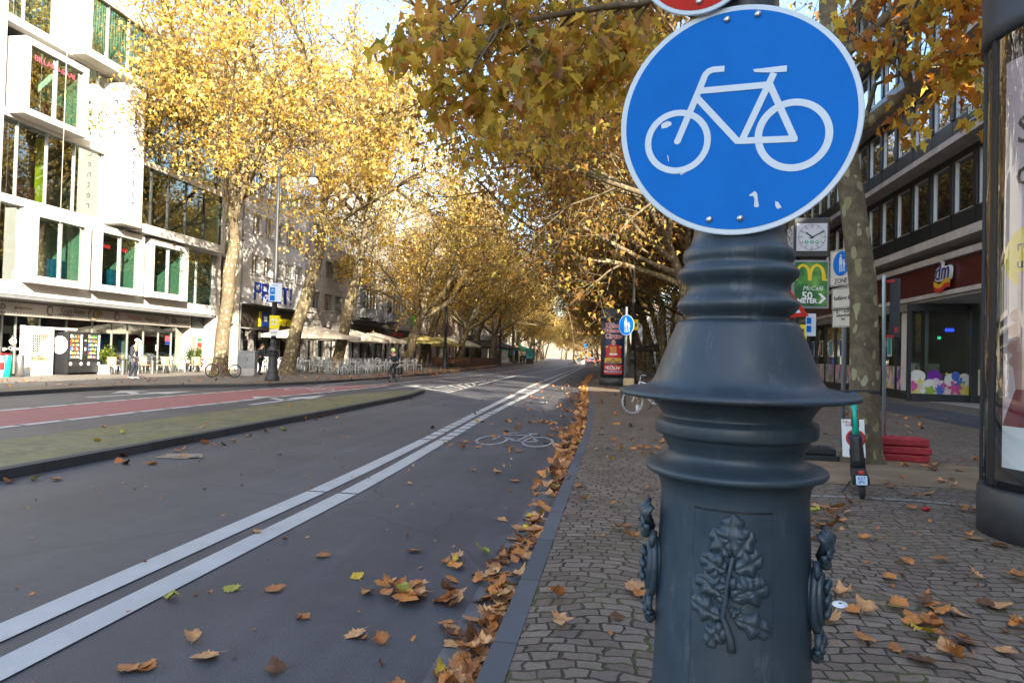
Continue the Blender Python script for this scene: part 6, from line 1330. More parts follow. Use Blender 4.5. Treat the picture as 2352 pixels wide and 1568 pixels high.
g=MB(); g.box(-26.35,-25.75,y0,y1,.0,.16); g.box(-26.35,-25.75,y1-.14,y1,.16,2.1); g.box(-26.35,-25.8,y0,y0+.05,.16,1.9); g.box(-26.35,-25.70,y0,y1+1.3,2.101,2.2); g.box(-26.35,-25.75,y0+.05,y1-.14,1.86,2.1); g.build('casing',M_['white'],t); g=MB(); g.box(-26.38,-26.34,y0+.05,y1-.14,.66,1.86); g.build('back_panel',M_['interior'],t)
g=MB(); g.box(-26.3,-25.77,y0+.05,y1-.14,.16,.66); g.build('coin_panel',mat('pale_yellow',(.72,.62,.40),.5,0,.08,3),t)
g=MB(); n=9
for k in range(n+1):
    y=y0+.07+(y1-y0-.24)*k/n; g.tube([(-25.78,y,.68),(-25.76,y+.015*math.sin(k*2),1.2),(-25.78,y,1.84)],.010,4)
for k in range(11):
    z=.72+1.1*k/10; g.tube([(-25.775,y0+.06,z),(-25.76,(y0+y1)/2,z-.03),(-25.775,y1-.15,z)],.010,4)
g.build('rope_net',M_['cream'],t); g=MB(); rnd=random.Random(2)
for k in range(26): g.sphere((rnd.uniform(-26.2,-25.9),rnd.uniform(y0+.12,y1-.22),rnd.uniform(.7,.95)),rnd.uniform(.06,.1),8,6,rnd.randrange(5))
g.build('plush_prizes',snack,t)
def bin_(label,u,X,m,name='ashtray_bin'):
    t=thing(name,label,'bin',(X,onleft(u,X),.12)); g=MB(); g.lathe([(.17,0),(.17,.86),(.16,.88)],20); g.build('body',m,t); g=MB(); g.lathe([(.165,.881),(.165,.92),(.12,.93)],20); g.build('lid',M_['steel'],t); return t
bin_('round steel standing bin beside the glass cafe door',45,-25.2,M_['steel']); bin_('turquoise standing bin with a white top at the left edge',15,-25.3,M_['teal']); bin_('tall steel bin between the cafe tables and the white chairs',392,-24.6,M_['steel'])
t=thing('barrel_table','red and white barrel table at the left edge by the cafe door','table',(-25.6,onleft(-4,-25.6),.12)); g=MB(); g.lathe([(.3,0),(.36,.3),(.36,.6),(.3,.95)],20); g.build('barrel',M_['sign_white'],t); g=MB(); g.lathe([(.365,.3),(.365,.62)],20,0,None,True,False); g.build('red_band',M_['red'],t); g=MB(); g.lathe([(.42,.951),(.42,.99)],20); g.build('table_top',M_['red'],t)
def bush(name,label,loc,w_,d,h,hp,m,n,seed,pal):
    t=thing(name,label,'plant',loc); g=MB(); g.bbox(-d/2,d/2,-w_/2,w_/2,0,hp,.02); g.build('planter',m,t)
    rng=np.random.default_rng(seed); c=rng.normal(0,1,(14,3))*[d*.22,w_*.28,h*.17]+[0,0,hp+h*.5]; P=c[rng.integers(0,14,n)]+rng.normal(0,.10,(n,3)); P[:,2]=np.clip(P[:,2],hp,hp+h*1.1)
    part('leaves',leaf_mesh('leaves',P,.11,rng,pal,LEAF3,L3F,.1),t)
    g=MB()
    for q in c[:8]: g.tube([(q[0]*.2,q[1]*.3,hp-.02),(q[0]*.7,q[1]*.8,hp+h*.3),tuple(q)],.012,5)
    g.build('stem',M_['bark'],t); return t
PG=[(.10,.20,.03,3),(.20,.27,.04,2),(.05,.12,.02,2),(.40,.33,.05,1)]
bush('potted_shrub','green and yellow shrub in a white box planter beside the vending machine',(-25.3,onleft(244,-25.3),.12),.9,.5,.95,.46,M_['white'],900,3,PG)
bush('potted_shrub','small bright green shrub by the corner wall behind the tan chairs',(-25.2,onleft(455,-25.2),.12),.5,.4,1.0,.5,M_['concrete'],500,4,PG); bush('potted_shrub','dark green spiky plant next to the bright green shrub',(-25.4,onleft(437,-25.4),.12),.4,.4,1.1,.5,M_['dark'],400,5,[(.04,.10,.02,2),(.07,.14,.04,1)])
def chair_tan(label=None):
    t=thing('cafe_chair',label,'chair',(0,0,0),0,'tan woven chairs at the cafe tables')
    g=MB(); g.bbox(-.23,.23,-.23,.23,.43,.47,.015); g.build('seat',M_['wicker'],t)
    g=MB(); 
    vs=[];n=8
    for j in range(5):
        for i in range(n+1): a=-1.1+2.2*i/n; q=.24+.03*j/4; vs.append((-.02-q*math.cos(a),q*math.sin(a)*1.0,.47+.40*j/4))
    g.add(vs,[(j*(n+1)+i,j*(n+1)+i+1,(j+1)*(n+1)+i+1,(j+1)*(n+1)+i) for j in range(4) for i in range(n)],0,True); g.build('backrest',M_['wicker'],t)
    for x in(-.2,.2):
        for y in (-.2,.2): g=MB(); g.tube([(x,y,.44),(x*1.15,y*1.15,0)],.014,6); g.build('leg',M_['alu'],t)
    for y in (-.25,.25): g=MB(); g.tube([(-.2,y,.72),(.1,y*1.05,.68),(.2,y,.45)],.012,6); g.build('armrest',M_['alu'],t)
    return t
def chair_x():
    t=thing('bistro_chair','white cross backed bistro chair in the rows under the cream parasols','chair',(0,0,0),0,'white cross backed chairs under the parasols'); W=M_['chair']
    g=MB(); g.bbox(-.21,.21,-.21,.21,.44,.475,.012); g.build('seat',W,t)
    g=MB(); b=lambda y,z:(-.22-.10*(z-.46),y,z)
    g.tube([b(-.19,.46),b(-.2,.7),b(-.19,.86),b(-.12,.92),b(.12,.92),b(.19,.86),b(.2,.7),b(.19,.46)],.015,6); g.tube([b(-.19,.5),b(0,.70),b(.17,.88)],.011,5); g.tube([b(.19,.5),b(0,.705),b(-.17,.88)],.011,5); g.build('backrest',W,t)
    for x,y,dx in ((.19,.19,.03),(.19,-.19,.03),(-.19,.19,-.09),(-.19,-.19,-.09)): g=MB(); g.tube([(x,y,.45),(x+dx,y*1.08,0)],.017,6); g.build('leg',W,t)
    g=MB(); g.tube([(.20,.19,.2),(.20,-.19,.2)],.010,5); g.tube([(-.22,.19,.22),(-.22,-.19,.22)],.010,5); g.build('stretcher',W,t); return t
def table(name,label,group,top,legm,w_,d):
    t=thing(name,label,'table',(0,0,0),0,group); g=MB(); g.bbox(-w_/2,w_/2,-d/2,d/2,.715,.75,.008); g.build('table_top',top,t)
    for x in(-1,1):
        for y in(-1,1): g=MB(); g.box(x*(w_/2-.04)-.03,x*(w_/2-.04)+.03,y*(d/2-.04)-.03,y*(d/2-.04)+.03,0,.714); g.build('leg',legm,t)
    return t
ct=chair_tan('tan woven armchair at the cafe tables in front of the red shop window'); first=[True]
tt=table('cafe_table','dark topped cafe table on silver legs in front of the red shop window','cafe tables in front of the billiard hall',M_['dark'],M_['alu'],.8,1.2); tfirst=[True]
def use(o,flag,loc,rz):
    if flag[0]: flag[0]=False; o.location=loc; o.rotation_euler=(0,0,rz); return o
    return dup(o,loc,rz)
for u in (285,352,425,470): 
    X=-24.6; y=onleft(u,X); use(tt,tfirst,(X,y,.12),0)
    use(ct,first,(X+.15,y-.95,.12),PI/2+.1); use(ct,first,(X-.1,y+.95,.12),-PI/2)
    if u!=285: use(ct,first,(X+.75,y-.2,.12),PI-.2)
ch=chair_x(); cf=[True]; bt=table('bistro_table','white bistro table in the rows under the cream parasols','white tables under the parasols',M_['chair'],M_['chair'],.75,.75); bf=[True]; rnd=random.Random(4)
for r_,Y in enumerate((40.9,43.3,45.6,48.0,50.4,52.8,55.2)):
    for c_,X in enumerate((-17.4,-20.6,-22.8)):
        X2=X+(.35 if Y>46 else -.15 if Y<42 else 0)
        if c_==2 and Y>51: continue
        use(bt,bf,(X2,Y,.12),rnd.uniform(-.05,.05))
        for dx,dy,rz in ((.72,0,PI),(-.72,0,0),(0,.75,-PI/2),(0,-.75,PI/2)):
            if c_==0 and dx<0 and 43<Y<46: continue
            use(ch,cf,(X2+dx+rnd.uniform(-.06,.06),Y+dy+rnd.uniform(-.06,.06),.12),rz+rnd.uniform(-.25,.25))
# parasols
def parasol(label,loc,half,ze,za,m,mp,group=None,rz=0,base=True,name='parasol'):
    t=thing(name,label,'parasol',loc,rz,group); n=32; g=MB(); vs=[]
    def rim(a,q):
        s=1/max(abs(math.cos(a)),abs(math.sin(a))); s=1+(s-1)*.95; r=half*s*q; sag=.10*math.sin(PI*q)*(1-abs(math.cos(4*a)))*.8
        return (r*math.cos(a),r*math.sin(a),za-(za-ze)*q-sag)
    for j in range(1,9):
        for i in range(n): vs.append(rim(2*PI*i/n+PI/4,j/8))
    vs.append((0,0,za)); fs=[(j*n+i,j*n+(i+1)%n,(j+1)*n+(i+1)%n,(j+1)*n+i) for j in range(7) for i in range(n)]+[(len(vs)-1,i,(i+1)%n) for i in range(n)]
    for i in range(n): p=rim(2*PI*i/n+PI/4,1); vs.append((p[0]*1.003,p[1]*1.003,p[2]-.22))
    fs+=[(7*n+i,7*n+(i+1)%n,8*n+1+(i+1)%n,8*n+1+i) for i in range(n)]
    g.add(vs,fs,0,True); g.build('canopy',m,t)
    g=MB(); g.tube([(0,0,0),(0,0,za-.02)],.045,10); g.lathe([(.28,0),(.28,.05),(.07,.08)],16); g.build('pole',mp,t)
    g=MB()
    for i in range(8): a=2*PI*i/8; q=rim(a,.55); e=rim(a,.97); g.tube([(0.05*math.cos(a),.05*math.sin(a),za-1.05),(q[0],q[1],q[2]-.05)],.016,5); g.tube([(0,0,za-.06),(q[0],q[1],q[2]-.05),(e[0],e[1],e[2]-.04)],.014,5)
    g.build('struts',mp,t); g=MB(); g.lathe([(.06,za),(.05,za+.06),(.01,za+.12)],10); g.build('finial',mp,t); return t
for u,X,lb_ in ((717,-20.2,'cream square parasol nearest to the three-sign lamp post'),(800,-20.4,'cream square parasol in the middle of the white chairs'),(855,-20.8,'cream square parasol last in the row of cream ones')): parasol(lb_,(X,onleft(u,X),.12),2.5,2.42,3.15,M_['umb'],M_['cream'],None,.05)
parasol('olive square parasol on a black post right of the leaning dark trunk',(-19.0,onleft(968,-19.0),.12),2.5,2.55,3.25,M_['umb2'],M_['black'])
parasol('olive parasol with scalloped edge behind the old lamp post',(-20.5,onleft(1006,-20.5),.12),2.6,2.5,3.5,M_['umb2'],M_['cream'],None,.2)
parasol('pale yellow parasol with scalloped edge above the brown cafe tables',(-19.4,onleft(1040,-19.4),.12),2.8,2.5,3.7,mat('pale_canvas',(.55,.49,.33),.8,0,.1,2),M_['cream'])
parasol('dark brown parasol behind the reed fence, left of two',(-18.6,onleft(1122,-18.6),.12),2.8,2.6,3.6,M_['umb3'],M_['dark']); parasol('dark brown parasol behind the reed fence, right of two',(-18.6,onleft(1150,-18.6),.12),2.8,2.6,3.5,M_['umb3'],M_['dark'])
parasol('bright green parasol beyond the reed fence',(-18.2,onleft(1187,-18.2),.12),2.6,2.5,3.5,M_['green'],M_['grey']); parasol('dark parasol among the trunks up the right pavement',(3.2,58,.12),1.9,2.3,2.75,M_['umb3'],M_['dark'])
def closed_parasol(label,u,X,h,m):
    t=thing('closed_parasol',label,'parasol',(X,onleft(u,X),.12)); g=MB(); g.lathe([(.14,1.0),(.30,1.1),(.27,1.8),(.16,2.6),(.05,h),(.01,h+.05)],12); g.build('folded_canopy',m,t); g=MB(); g.tube([(0,0,0),(0,0,h)],.035,8); g.lathe([(.25,0),(.25,.06),(.05,.08)],12); g.build('pole',M_['grey'],t)
closed_parasol('tall folded black parasol nearer to the road, before the reed fence',1100,-17.2,3.9,M_['black']); closed_parasol('folded black parasol against the brown pier building',1072,-19.6,4.4,M_['black']); closed_parasol('folded dark green parasol left of the bright green parasol',1170,-18.0,3.8,mat('dark_green_canvas',(.01,.06,.03),.7,0,.2,3))
# brown tables and chairs, reed fence
wc=thing('wooden_chair','brown wooden chair at the tables beside the reed fence','chair',(0,0,0),0,'brown chairs beside the reed fence')
g=MB(); g.bbox(-.21,.21,-.21,.21,.43,.47,.01); g.build('seat',M_['wood'],wc); g=MB(); g.bbox(-.25,-.21,-.2,.2,.5,.86,.01); g.build('backrest',M_['wood'],wc)
for x in (-.19,.19):
    for y in (-.19,.19): g=MB(); g.tube([(x,y,.44),(x*1.1,y*1.1,0)],.016,5); g.build('leg',M_['dark'],wc)
wt=table('wooden_table','brown wooden table beside the reed fence','brown tables beside the reed fence',M_['wood'],M_['dark'],.8,1.3); wf=[True]; wtf=[True]
for X,Y in ((-16.4,68.3),(-16.5,71.3),(-18.0,69.5)):
    use(wt,wtf,(X,Y,.12),0)
    for dx,dy,rz in ((.7,.3,PI),(.7,-.4,PI),(-.7,.3,0),(-.7,-.4,0),(0,-.95,PI/2)): use(wc,wf,(X+dx,Y+dy,.12),rz)
fx=lambda y:kL(y)-1.5
t=thing('reed_fence','low brown reed mat fence along the left pavement edge','fence'); g=MB(); rnd=random.Random(8)
y=74.0
while y<99: g.box(fx(y)-.03,fx(y)+rnd.uniform(0,.02),y,y+.19,.16,1.12+rnd.uniform(-.03,.04)); y+=.2
for x in range(12): pass
g.build('reed_mat',M_['reed'],t); g=MB()
for x in np.arange(0,4.4,.2): g.box(fx(74)-x-.19,fx(74)-x,73.94,73.98,.16,1.12+rnd.uniform(-.03,.03))
g.build('reed_end',M_['reed'],t); g=MB(); 
for k in range(9): y=74+k*3.1; g.box(fx(y)-.09,fx(y)-.035,y-.03,y+.03,.12,1.2)
g.build('fence_posts',M_['wood'],t)
y=onleft(1216,-15.3); t=thing('poster_stand','dark poster stand with a turquoise poster beyond the reed fence','poster stand',(-15.3,y,.12)); g=MB(); g.bbox(-.68,.68,-.12,.12,0,2.75,.03); g.build('case',M_['dark'],t); g=MB(); g.box(-.58,.58,-.128,-.121,.9,2.6); p=g.build('poster',M_['teal2'],t)
text('KULTUR\nDIENST\nNOCH\nNIE',.34,M_['black'],p,face((0,-.13,1.9),0,-1),bold=.01)
# electrical cabinet
cb=gnd(563,863); t=thing('electrical_cabinet','grey electrical cabinet between the golden tree and the lamp post','cabinet',(cb.x,cb.y+.2,.12),R(8)); g=MB(); g.bbox(-.46,.46,-.22,.22,.0,.42,.01); g.build('plinth',M_['concrete'],t); g=MB(); g.bbox(-.47,.47,-.23,.23,.421,1.28,.015); g.build('housing',M_['grey'],t); g=MB(); g.bbox(-.50,.50,-.26,.26,1.281,1.34,.015); g.build('lid',M_['grey'],t); g=MB(); g.box(-.006,.006,-.236,-.231,.45,1.26); g.box(.06,.09,-.25,-.231,.8,.95); g.build('door_seam',M_['dark'],t)
# ------------------------------------------------------------------ far traffic
bk=(-7.9,143); t=thing('concrete_block','grey concrete block on the traffic island far up the road','block',(bk[0],bk[1],0)); g=MB(); g.bbox(-1.25,1.25,-1.0,1.0,.14,2.0,.06); g.build('body',M_['concrete'],t); g=MB(); g.bbox(-1.28,1.28,-1.03,1.03,1.2,1.32,.02); g.build('band',M_['concrete'],t)
g=MB(); g.lathe([(2.0,0.005),(2.0,.13),(1.95,.14)],24,0,Matrix.Translation((bk[0]-.1,bk[1]-1.5,0))@Matrix.Diagonal((1,2.2,1,1))); struct(g,'far_island',M_['kerb'],'small traffic island far up the road','traffic island')
t=disc_sign('arrow_sign','round blue sign with a white arrow in front of the concrete block','sign',(bk[0]+.1,bk[1]-2.6,.95),(.05,-1),.36,M_['sign_blue'],None,[],.02); g=MB(); bar2(g,(-.15,.15),(.13,-.13),.06,.0055,.007,I4); g.prism([(.18,-.18),(-.02,-.17),(.17,.02)],.0055,.0072,I4); g.build('white_arrow',M_['sign_white'],t); g=MB(); g.box(-.03,.03,-.95,-.36,-.05,-.01); g.build('stem',M_['grey'],t)
def car(label,loc,rz,paint,group=None):
    t=thing('parked_car' if group else 'car',label,'car',loc,rz,group)
    def shell(mb,pr,hw,inset): # pr side profile (x,z), sides pulled in above the belt
        n=len(pr); L=[];
        for s in (1,-1): L+=[(x,s*(hw-(inset*max(0,z-.85)/.6)),z) for x,z in pr]
        mb.add(L,[tuple(range(n)),tuple(range(n,2*n))[::-1]]+[(i,n+i,n+(i+1)%n,(i+1)%n) for i in range(n)],0,False)
    g=MB(); shell(g,[(-1.95,.30),(-2.0,.55),(-1.97,.86),(-1.75,1.05),(-1.5,1.42),(-1.2,1.50),(.1,1.52),(.45,1.42),(.95,1.02),(1.7,.88),(1.95,.72),(2.0,.45),(1.9,.28)],.86,.16); b=g.build('body',paint,t)
    md=b.modifiers.new('bevel','BEVEL'); md.width=.05; md.segments=2
    g=MB(); g.add([(-1.80,-.62,1.07),(-1.80,.62,1.07),(-1.535,.55,1.40),(-1.535,-.55,1.40)],[(0,3,2,1)]); g.build('rear_window',M_['glass'],t)
    g=MB()
    for s in (1,-1): yy=s*.80; g.add([(-1.35,yy*1.03,1.0),(.85,yy*1.03,1.0),(.35,yy*.93,1.40),(-1.15,yy*.93,1.42)],[(0,1,2,3)])
    g.build('side_window',M_['glass'],t); g=MB(); g.add([(.98,-.66,1.06),(.98,.66,1.06),(.50,.56,1.40),(.50,-.56,1.40)],[(0,1,2,3)]); g.build('windscreen',M_['glass'],t)
    tl=mat('tail_lamp',(.75,.03,.02),.3,0,.1,9,emis=3.0) if 'tail_lamp' not in bpy.data.materials else bpy.data.materials['tail_lamp']
    for s in (1,-1): g=MB(); g.bbox(-2.04,-1.93,s*.60-.13,s*.60+.13,.70,.92,.02); g.build('tail_light',tl,t)
    g=MB(); g.box(-2.03,-2.0,-.26,.26,.58,.70); g.build('licence_plate',M_['white'],t); g=MB(); g.bbox(-2.05,-1.9,-.84,.84,.28,.50,.03); g.build('bumper',M_['dark'],t)
    for x in (-1.25,1.25):
        for s in (1,-1):
            M=Matrix.Translation((x,s*.76,.31))@Matrix.Rotation(PI/2,4,'X'); g=MB(); g.lathe([(.2,-.10),(.31,-.09),(.31,.09),(.2,.10)],20,0,M); w_=g.build('wheel',M_['rubber'],t); g=MB(); g.lathe([(.19,-.105),(.19,.105)],12,0,M); g.build('rim',M_['grey'],w_)
    return t
c=gnd(1362,836.5,0); car('small white hatchback driving away with red tail lights far up the road',(-5.6,150,0),R(92),mat('car_white',(.62,.64,.66),.3,0,.03,2,coat=.5))
car('red car beyond the concrete block on the far road',(-8.6,186,0),R(93),mat('car_red',(.40,.05,.04),.3,0,.05,2,coat=.5)); car('dark blue car ahead of the white hatchback',(-7.6,190,0),R(93),mat('car_blue',(.03,.05,.10),.3,0,.05,2,coat=.5)); car('dark red car at the right kerb ahead of the white hatchback',(-5.4,172,0),R(93),mat('car_dark',(.09,.02,.02),.3,0,.05,2,coat=.5))
car('grey car small in the distance beyond the dark blue car',(-10,230,0),R(94),mat('car_grey',(.2,.22,.24),.3,0,.05,2,coat=.5))
def signal(label,loc,h=3.1):
    t=thing('traffic_light',label,'traffic light',loc); g=MB(); g.tube([(0,0,0),(0,0,h)],.06,8); g.build('post',M_['dark'],t); g=MB(); g.bbox(-.16,.16,-.22,-.06,h-.95,h,.03); g.build('housing',M_['black'],t)
    for k,m in enumerate(('lit','off','off')): g=MB(); g.lathe([(.10,0),(.08,.02)],14,0,Matrix.Translation((0,-.221,h-.17-.3*k))@Matrix.Rotation(PI/2,4,'X')); g.build('lamp',sig_red if m=='lit' else M_['dark'],t)
sig_red=mat('signal_red',(.9,.03,.01),.4,0,.05,5,emis=6)
signal('traffic light showing red beside the concrete block',(-6.9,152,.0),3.2); signal('traffic light showing red at the left kerb far up the road',(-17.6,150,.12),3.2); signal('traffic light showing red right of the white hatchback',(-3.6,168,.12),3.2); signal('traffic light showing red among the left trunks',(-18.0,122,.12),3.2)
disc_sign('arrow_sign','round blue sign high above the traffic light beside the concrete block','sign',(-6.9,151.6,4.1),(.05,-1),.42,M_['sign_blue'],None,[],.03)
t=thing('banner','tall blue banner between the right trunks','banner',(7.6,66,.12)); g=MB(); g.tube([(0,0,0),(0,0,6.5)],.05,8); g.build('pole',M_['grey'],t); g=MB(); g.add([(.06+.04*math.sin(z*2)+ (x*.9),.05*math.sin(z*3+x*3),2.4+z) for z in np.arange(0,4.01,.5) for x in (0,1)],[(2*i,2*i+1,2*i+3,2*i+2) for i in range(8)],0,True); g.build('cloth',M_['blue'],t)
# ------------------------------------------------------------------ litter
c=gnd(1464,948); t=thing('paper_cup','white paper cup with a straw standing by the white bicycle','cup',(c.x,c.y,.12)); g=MB(); g.lathe([(.038,0),(.052,.19),(.05,.192)],20); g.build('cup',M_['white'],t); g=MB(); g.lathe([(.056,.193),(.05,.21),(.03,.215)],20); g.build('lid',M_['white'],t); g=MB(); g.tube([(0,0,.215),(.015,.0,.36)],.005,6); g.build('straw',M_['white'],t)
c=gnd(1930,1391); t=thing('cup_lid','white plastic cup lid lying on the setts among leaves','lid',(c.x,c.y,.128)); t.rotation_euler=(R(6),R(-4),0); g=MB(); g.lathe([(.010,.010),(.035,.010),(.040,.004),(.044,.006),(.046,0)],28,0,None,True,False); g.build('disc',M_['white'],t)
c=gnd(2126,1173); g=MB(); rnd=random.Random(1); g.sphere((0,0,.02),.035,8,6,0,(1.3,.8,.6)); g.v=[(x+rnd.uniform(-.008,.008),y+rnd.uniform(-.008,.008),z+rnd.uniform(-.006,.006)) for x,y,z in g.v]; o=tag(g.build('sweet_wrapper',M_['red']),'small red sweet wrapper on the setts','wrapper'); o.location=(c.x,c.y,.125)
c=gnd(1246,927,0); t=thing('plastic_bottle','empty clear plastic bottle lying on the road beside the double line','bottle',(c.x,c.y,.05)); t.rotation_euler=(0,PI/2,.3); g=MB(); g.lathe([(.03,-.12),(.04,-.11),(.04,.05),(.02,.11),(.015,.13)],16); g.build('body',M_['clear'],t); g=MB(); g.lathe([(.017,.131),(.017,.15)],12); g.build('cap',M_['white'],t)
c=gnd(412,1050,0); g=MB(); rnd=random.Random(12)
for k in range(5): g.bbox(-.28+.05*k,.2+.07*(k%3),-.13+.05*k,-.09+.05*k,.005+.012*(k%2),.02+.015*(k%3),.004,0,Matrix.Rotation(.08*(k-2),4,'Z'))
o=tag(g.build('cardboard_scrap',mat('grey_cardboard',(.32,.26,.20),.9,0,.2,9)),'torn strip of pale cardboard on the road by the island kerb','cardboard'); o.location=(c.x,c.y,.0); o.rotation_euler=(0,0,.25)
# ------------------------------------------------------------------ fallen leaves
def fallen(name,seed,col,curl):
    r_=random.Random(seed); lob=5; out=[]
    tips=[(-2.2,.62),(-1.15,.86),(0,1.0),(1.15,.86),(2.2,.62)]
    pts=[(0,-.06)]
    def pol(a,rr): return (math.sin(a)*rr,math.cos(a)*rr)
    ctr=(0,.22); seq=[]
    for i,(a,l) in enumerate(tips):
        l*=r_.uniform(.72,1.15)*.60; a+=r_.uniform(-.08,.08)
        seq+=[(a-.36,l*.76),(a-.2,l*.84),(a,l),(a+.2,l*.84),(a+.36,l*.76)]
        if i<4: am=(a+tips[i+1][0])/2; seq.append((am,.42*r_.uniform(.85,1.15)))
    out=[(math.sin(a)*q,ctr[1]+math.cos(a)*q) for a,q in seq]+[(.10,-.02),(0,-.10),(-.10,-.02)]
    n=len(out); rings=[1.0,.66,.33]; vs=[]; ph=[r_.uniform(0,6.28) for _ in range(4)]; ax=r_.uniform(0,PI); k1=curl*r_.uniform(.6,1.3)
    def Z(x,y):
        q=x*math.cos(ax)+(y-.22)*math.sin(ax); p=-x*math.sin(ax)+(y-.22)*math.cos(ax)
        return k1*q*q*1.6+.10*curl*math.sin(p*7+ph[0])+.06*curl*math.sin(q*11+ph[1])*abs(p)*2+.05*abs(x)
    for s in rings:
        for x,y in out: X=x*s; Y=.22+(y-.22)*s; vs.append((X,Y,Z(X,Y)))
    vs.append((0,.22,Z(0,.22))); fs=[]
    for j in range(2):
        for i in range(n): fs.append((j*n+i,j*n+(i+1)%n,(j+1)*n+(i+1)%n,(j+1)*n+i))
    for i in range(n): fs.append((2*n+i,2*n+(i+1)%n,3*n))
    z0=min(v[2] for v in vs); vs=[(x,y-.22,z-z0) for x,y,z in vs]
    g=MB(); g.add(vs,fs,0,True); g.tube([(0,-.30,.02-z0+Z(0,-.08)),(.02,-.42,.03),(.05,-.62,.01)],[.012,.010,.008],4)
    return g.mesh(name,col)
def lm(name,c):
    m,n,b=nodes(name); P=objco(n); b.inputs['Roughness'].default_value=.62; b.inputs['Specular IOR Level'].default_value=.35
    oi=N(n,'ShaderNodeObjectInfo'); v=noise(n,4.5,6,.7,P)
    cc=ramp(n,v,[(.28,[x*.55 for x in c]),(.5,c),(.72,[min(1,x*1.4) for x in c])]); ww=N(n,'ShaderNodeTexWave',wave_type='BANDS'); 
    cc=mixc(n,.35,cc,ramp(n,oi.outputs['Random'],[(0,(.55,.5,.48)),(1,(1.5,1.45,1.4))]),'MULTIPLY')
    n.links.new(cc,b.inputs['Base Color']); bump(n,b,noise(n,14,5,.7,P),.5,.02); return m
LM=[lm('leaf_brown',(.42,.165,.052)),lm('leaf_rust',(.52,.20,.05)),lm('leaf_tan',(.54,.28,.12)),lm('leaf_dark',(.15,.065,.03)),lm('leaf_yellow',(.55,.36,.035)),lm('leaf_olive',(.36,.33,.05))]
LMW=[5,4,4,2.2,.7,.2]
FM=[[fallen('fallen_leaf',10*i+j,LM[i],(.2,.5,.9,1.4,.35,1.1)[j]) for j in range(6)] for i in range(6)]
rnd=random.Random(77)
def pickmesh(curly=1): i=rnd.choices(range(6),LMW)[0]; return FM[i][rnd.choices(range(6),(1.5,2,2*curly,1.4*curly,2,1.5))[0]],i
nleaf=[0]
def leaf(x,y,z,s,me,label,group,tilt=.35):
    o=bpy.data.objects.new('fallen_leaf',me); COL.objects.link(o); o.location=(x,y,z); o.rotation_euler=(rnd.gauss(0,tilt),rnd.gauss(0,tilt),rnd.uniform(0,6.28)); o.scale=(s*rnd.uniform(.8,1.1),s,s*rnd.uniform(.6,1.0)); tag(o,label,'leaf',group); nleaf[0]+=1
stuff=[]   # the many small ones farther off, gathered in one object
def put(x,y,z,s,kind,tilt=.3,far=False):
    me,i=pickmesh()
    if far: stuff.append((x,y,z,s,me,i,tilt)); return
    lab={'g':('brown curled plane leaf in the heap along the right gutter','leaves heaped in the right gutter'),'r':('single dry plane leaf lying flat on the near carriageway','single leaves on the near carriageway'),'p':('dry plane leaf on the setts of the right pavement','leaves on the right pavement setts'),'m':('dry plane leaf along the dark kerb of the traffic island','leaves along the island kerb')}[kind]
    leaf(x,y,z,s,me,*lab,tilt)
def dens(y): return .45+.55*math.sin(y*2.1+1)*math.sin(y*.9+.4)
# gutter drift
y=2.55
while y<8.2:
    d=1 if dens(y)>.1 else .45
    n=1 if y>6.5 else (3 if y<4.6 else 2)
    for _ in range(n):
        if rnd.random()<d: w_=.12+.16*max(0,dens(y)); x=kR(y)-.04-abs(rnd.gauss(0,w_*.75)); put(x,y+rnd.uniform(-.03,.03),(.012+rnd.random()*.10)*max(.25,1-abs(x-kR(y))/.3),rnd.uniform(.11,.165),'g',.24)
    y+=.062
for _ in range(20): put(-1.0-rnd.random()*.55,4.35+rnd.gauss(0,.09),.02+rnd.random()*.03,rnd.uniform(.13,.18),'g',.22)
y=8.2
while y<60:
    for _ in range(5): put(kR(y)-.03-abs(rnd.gauss(0,.16)),y+rnd.uniform(-.2,.2),.01+rnd.random()*.08,rnd.uniform(.12,.20),'g',.5,True)
    y+=.22
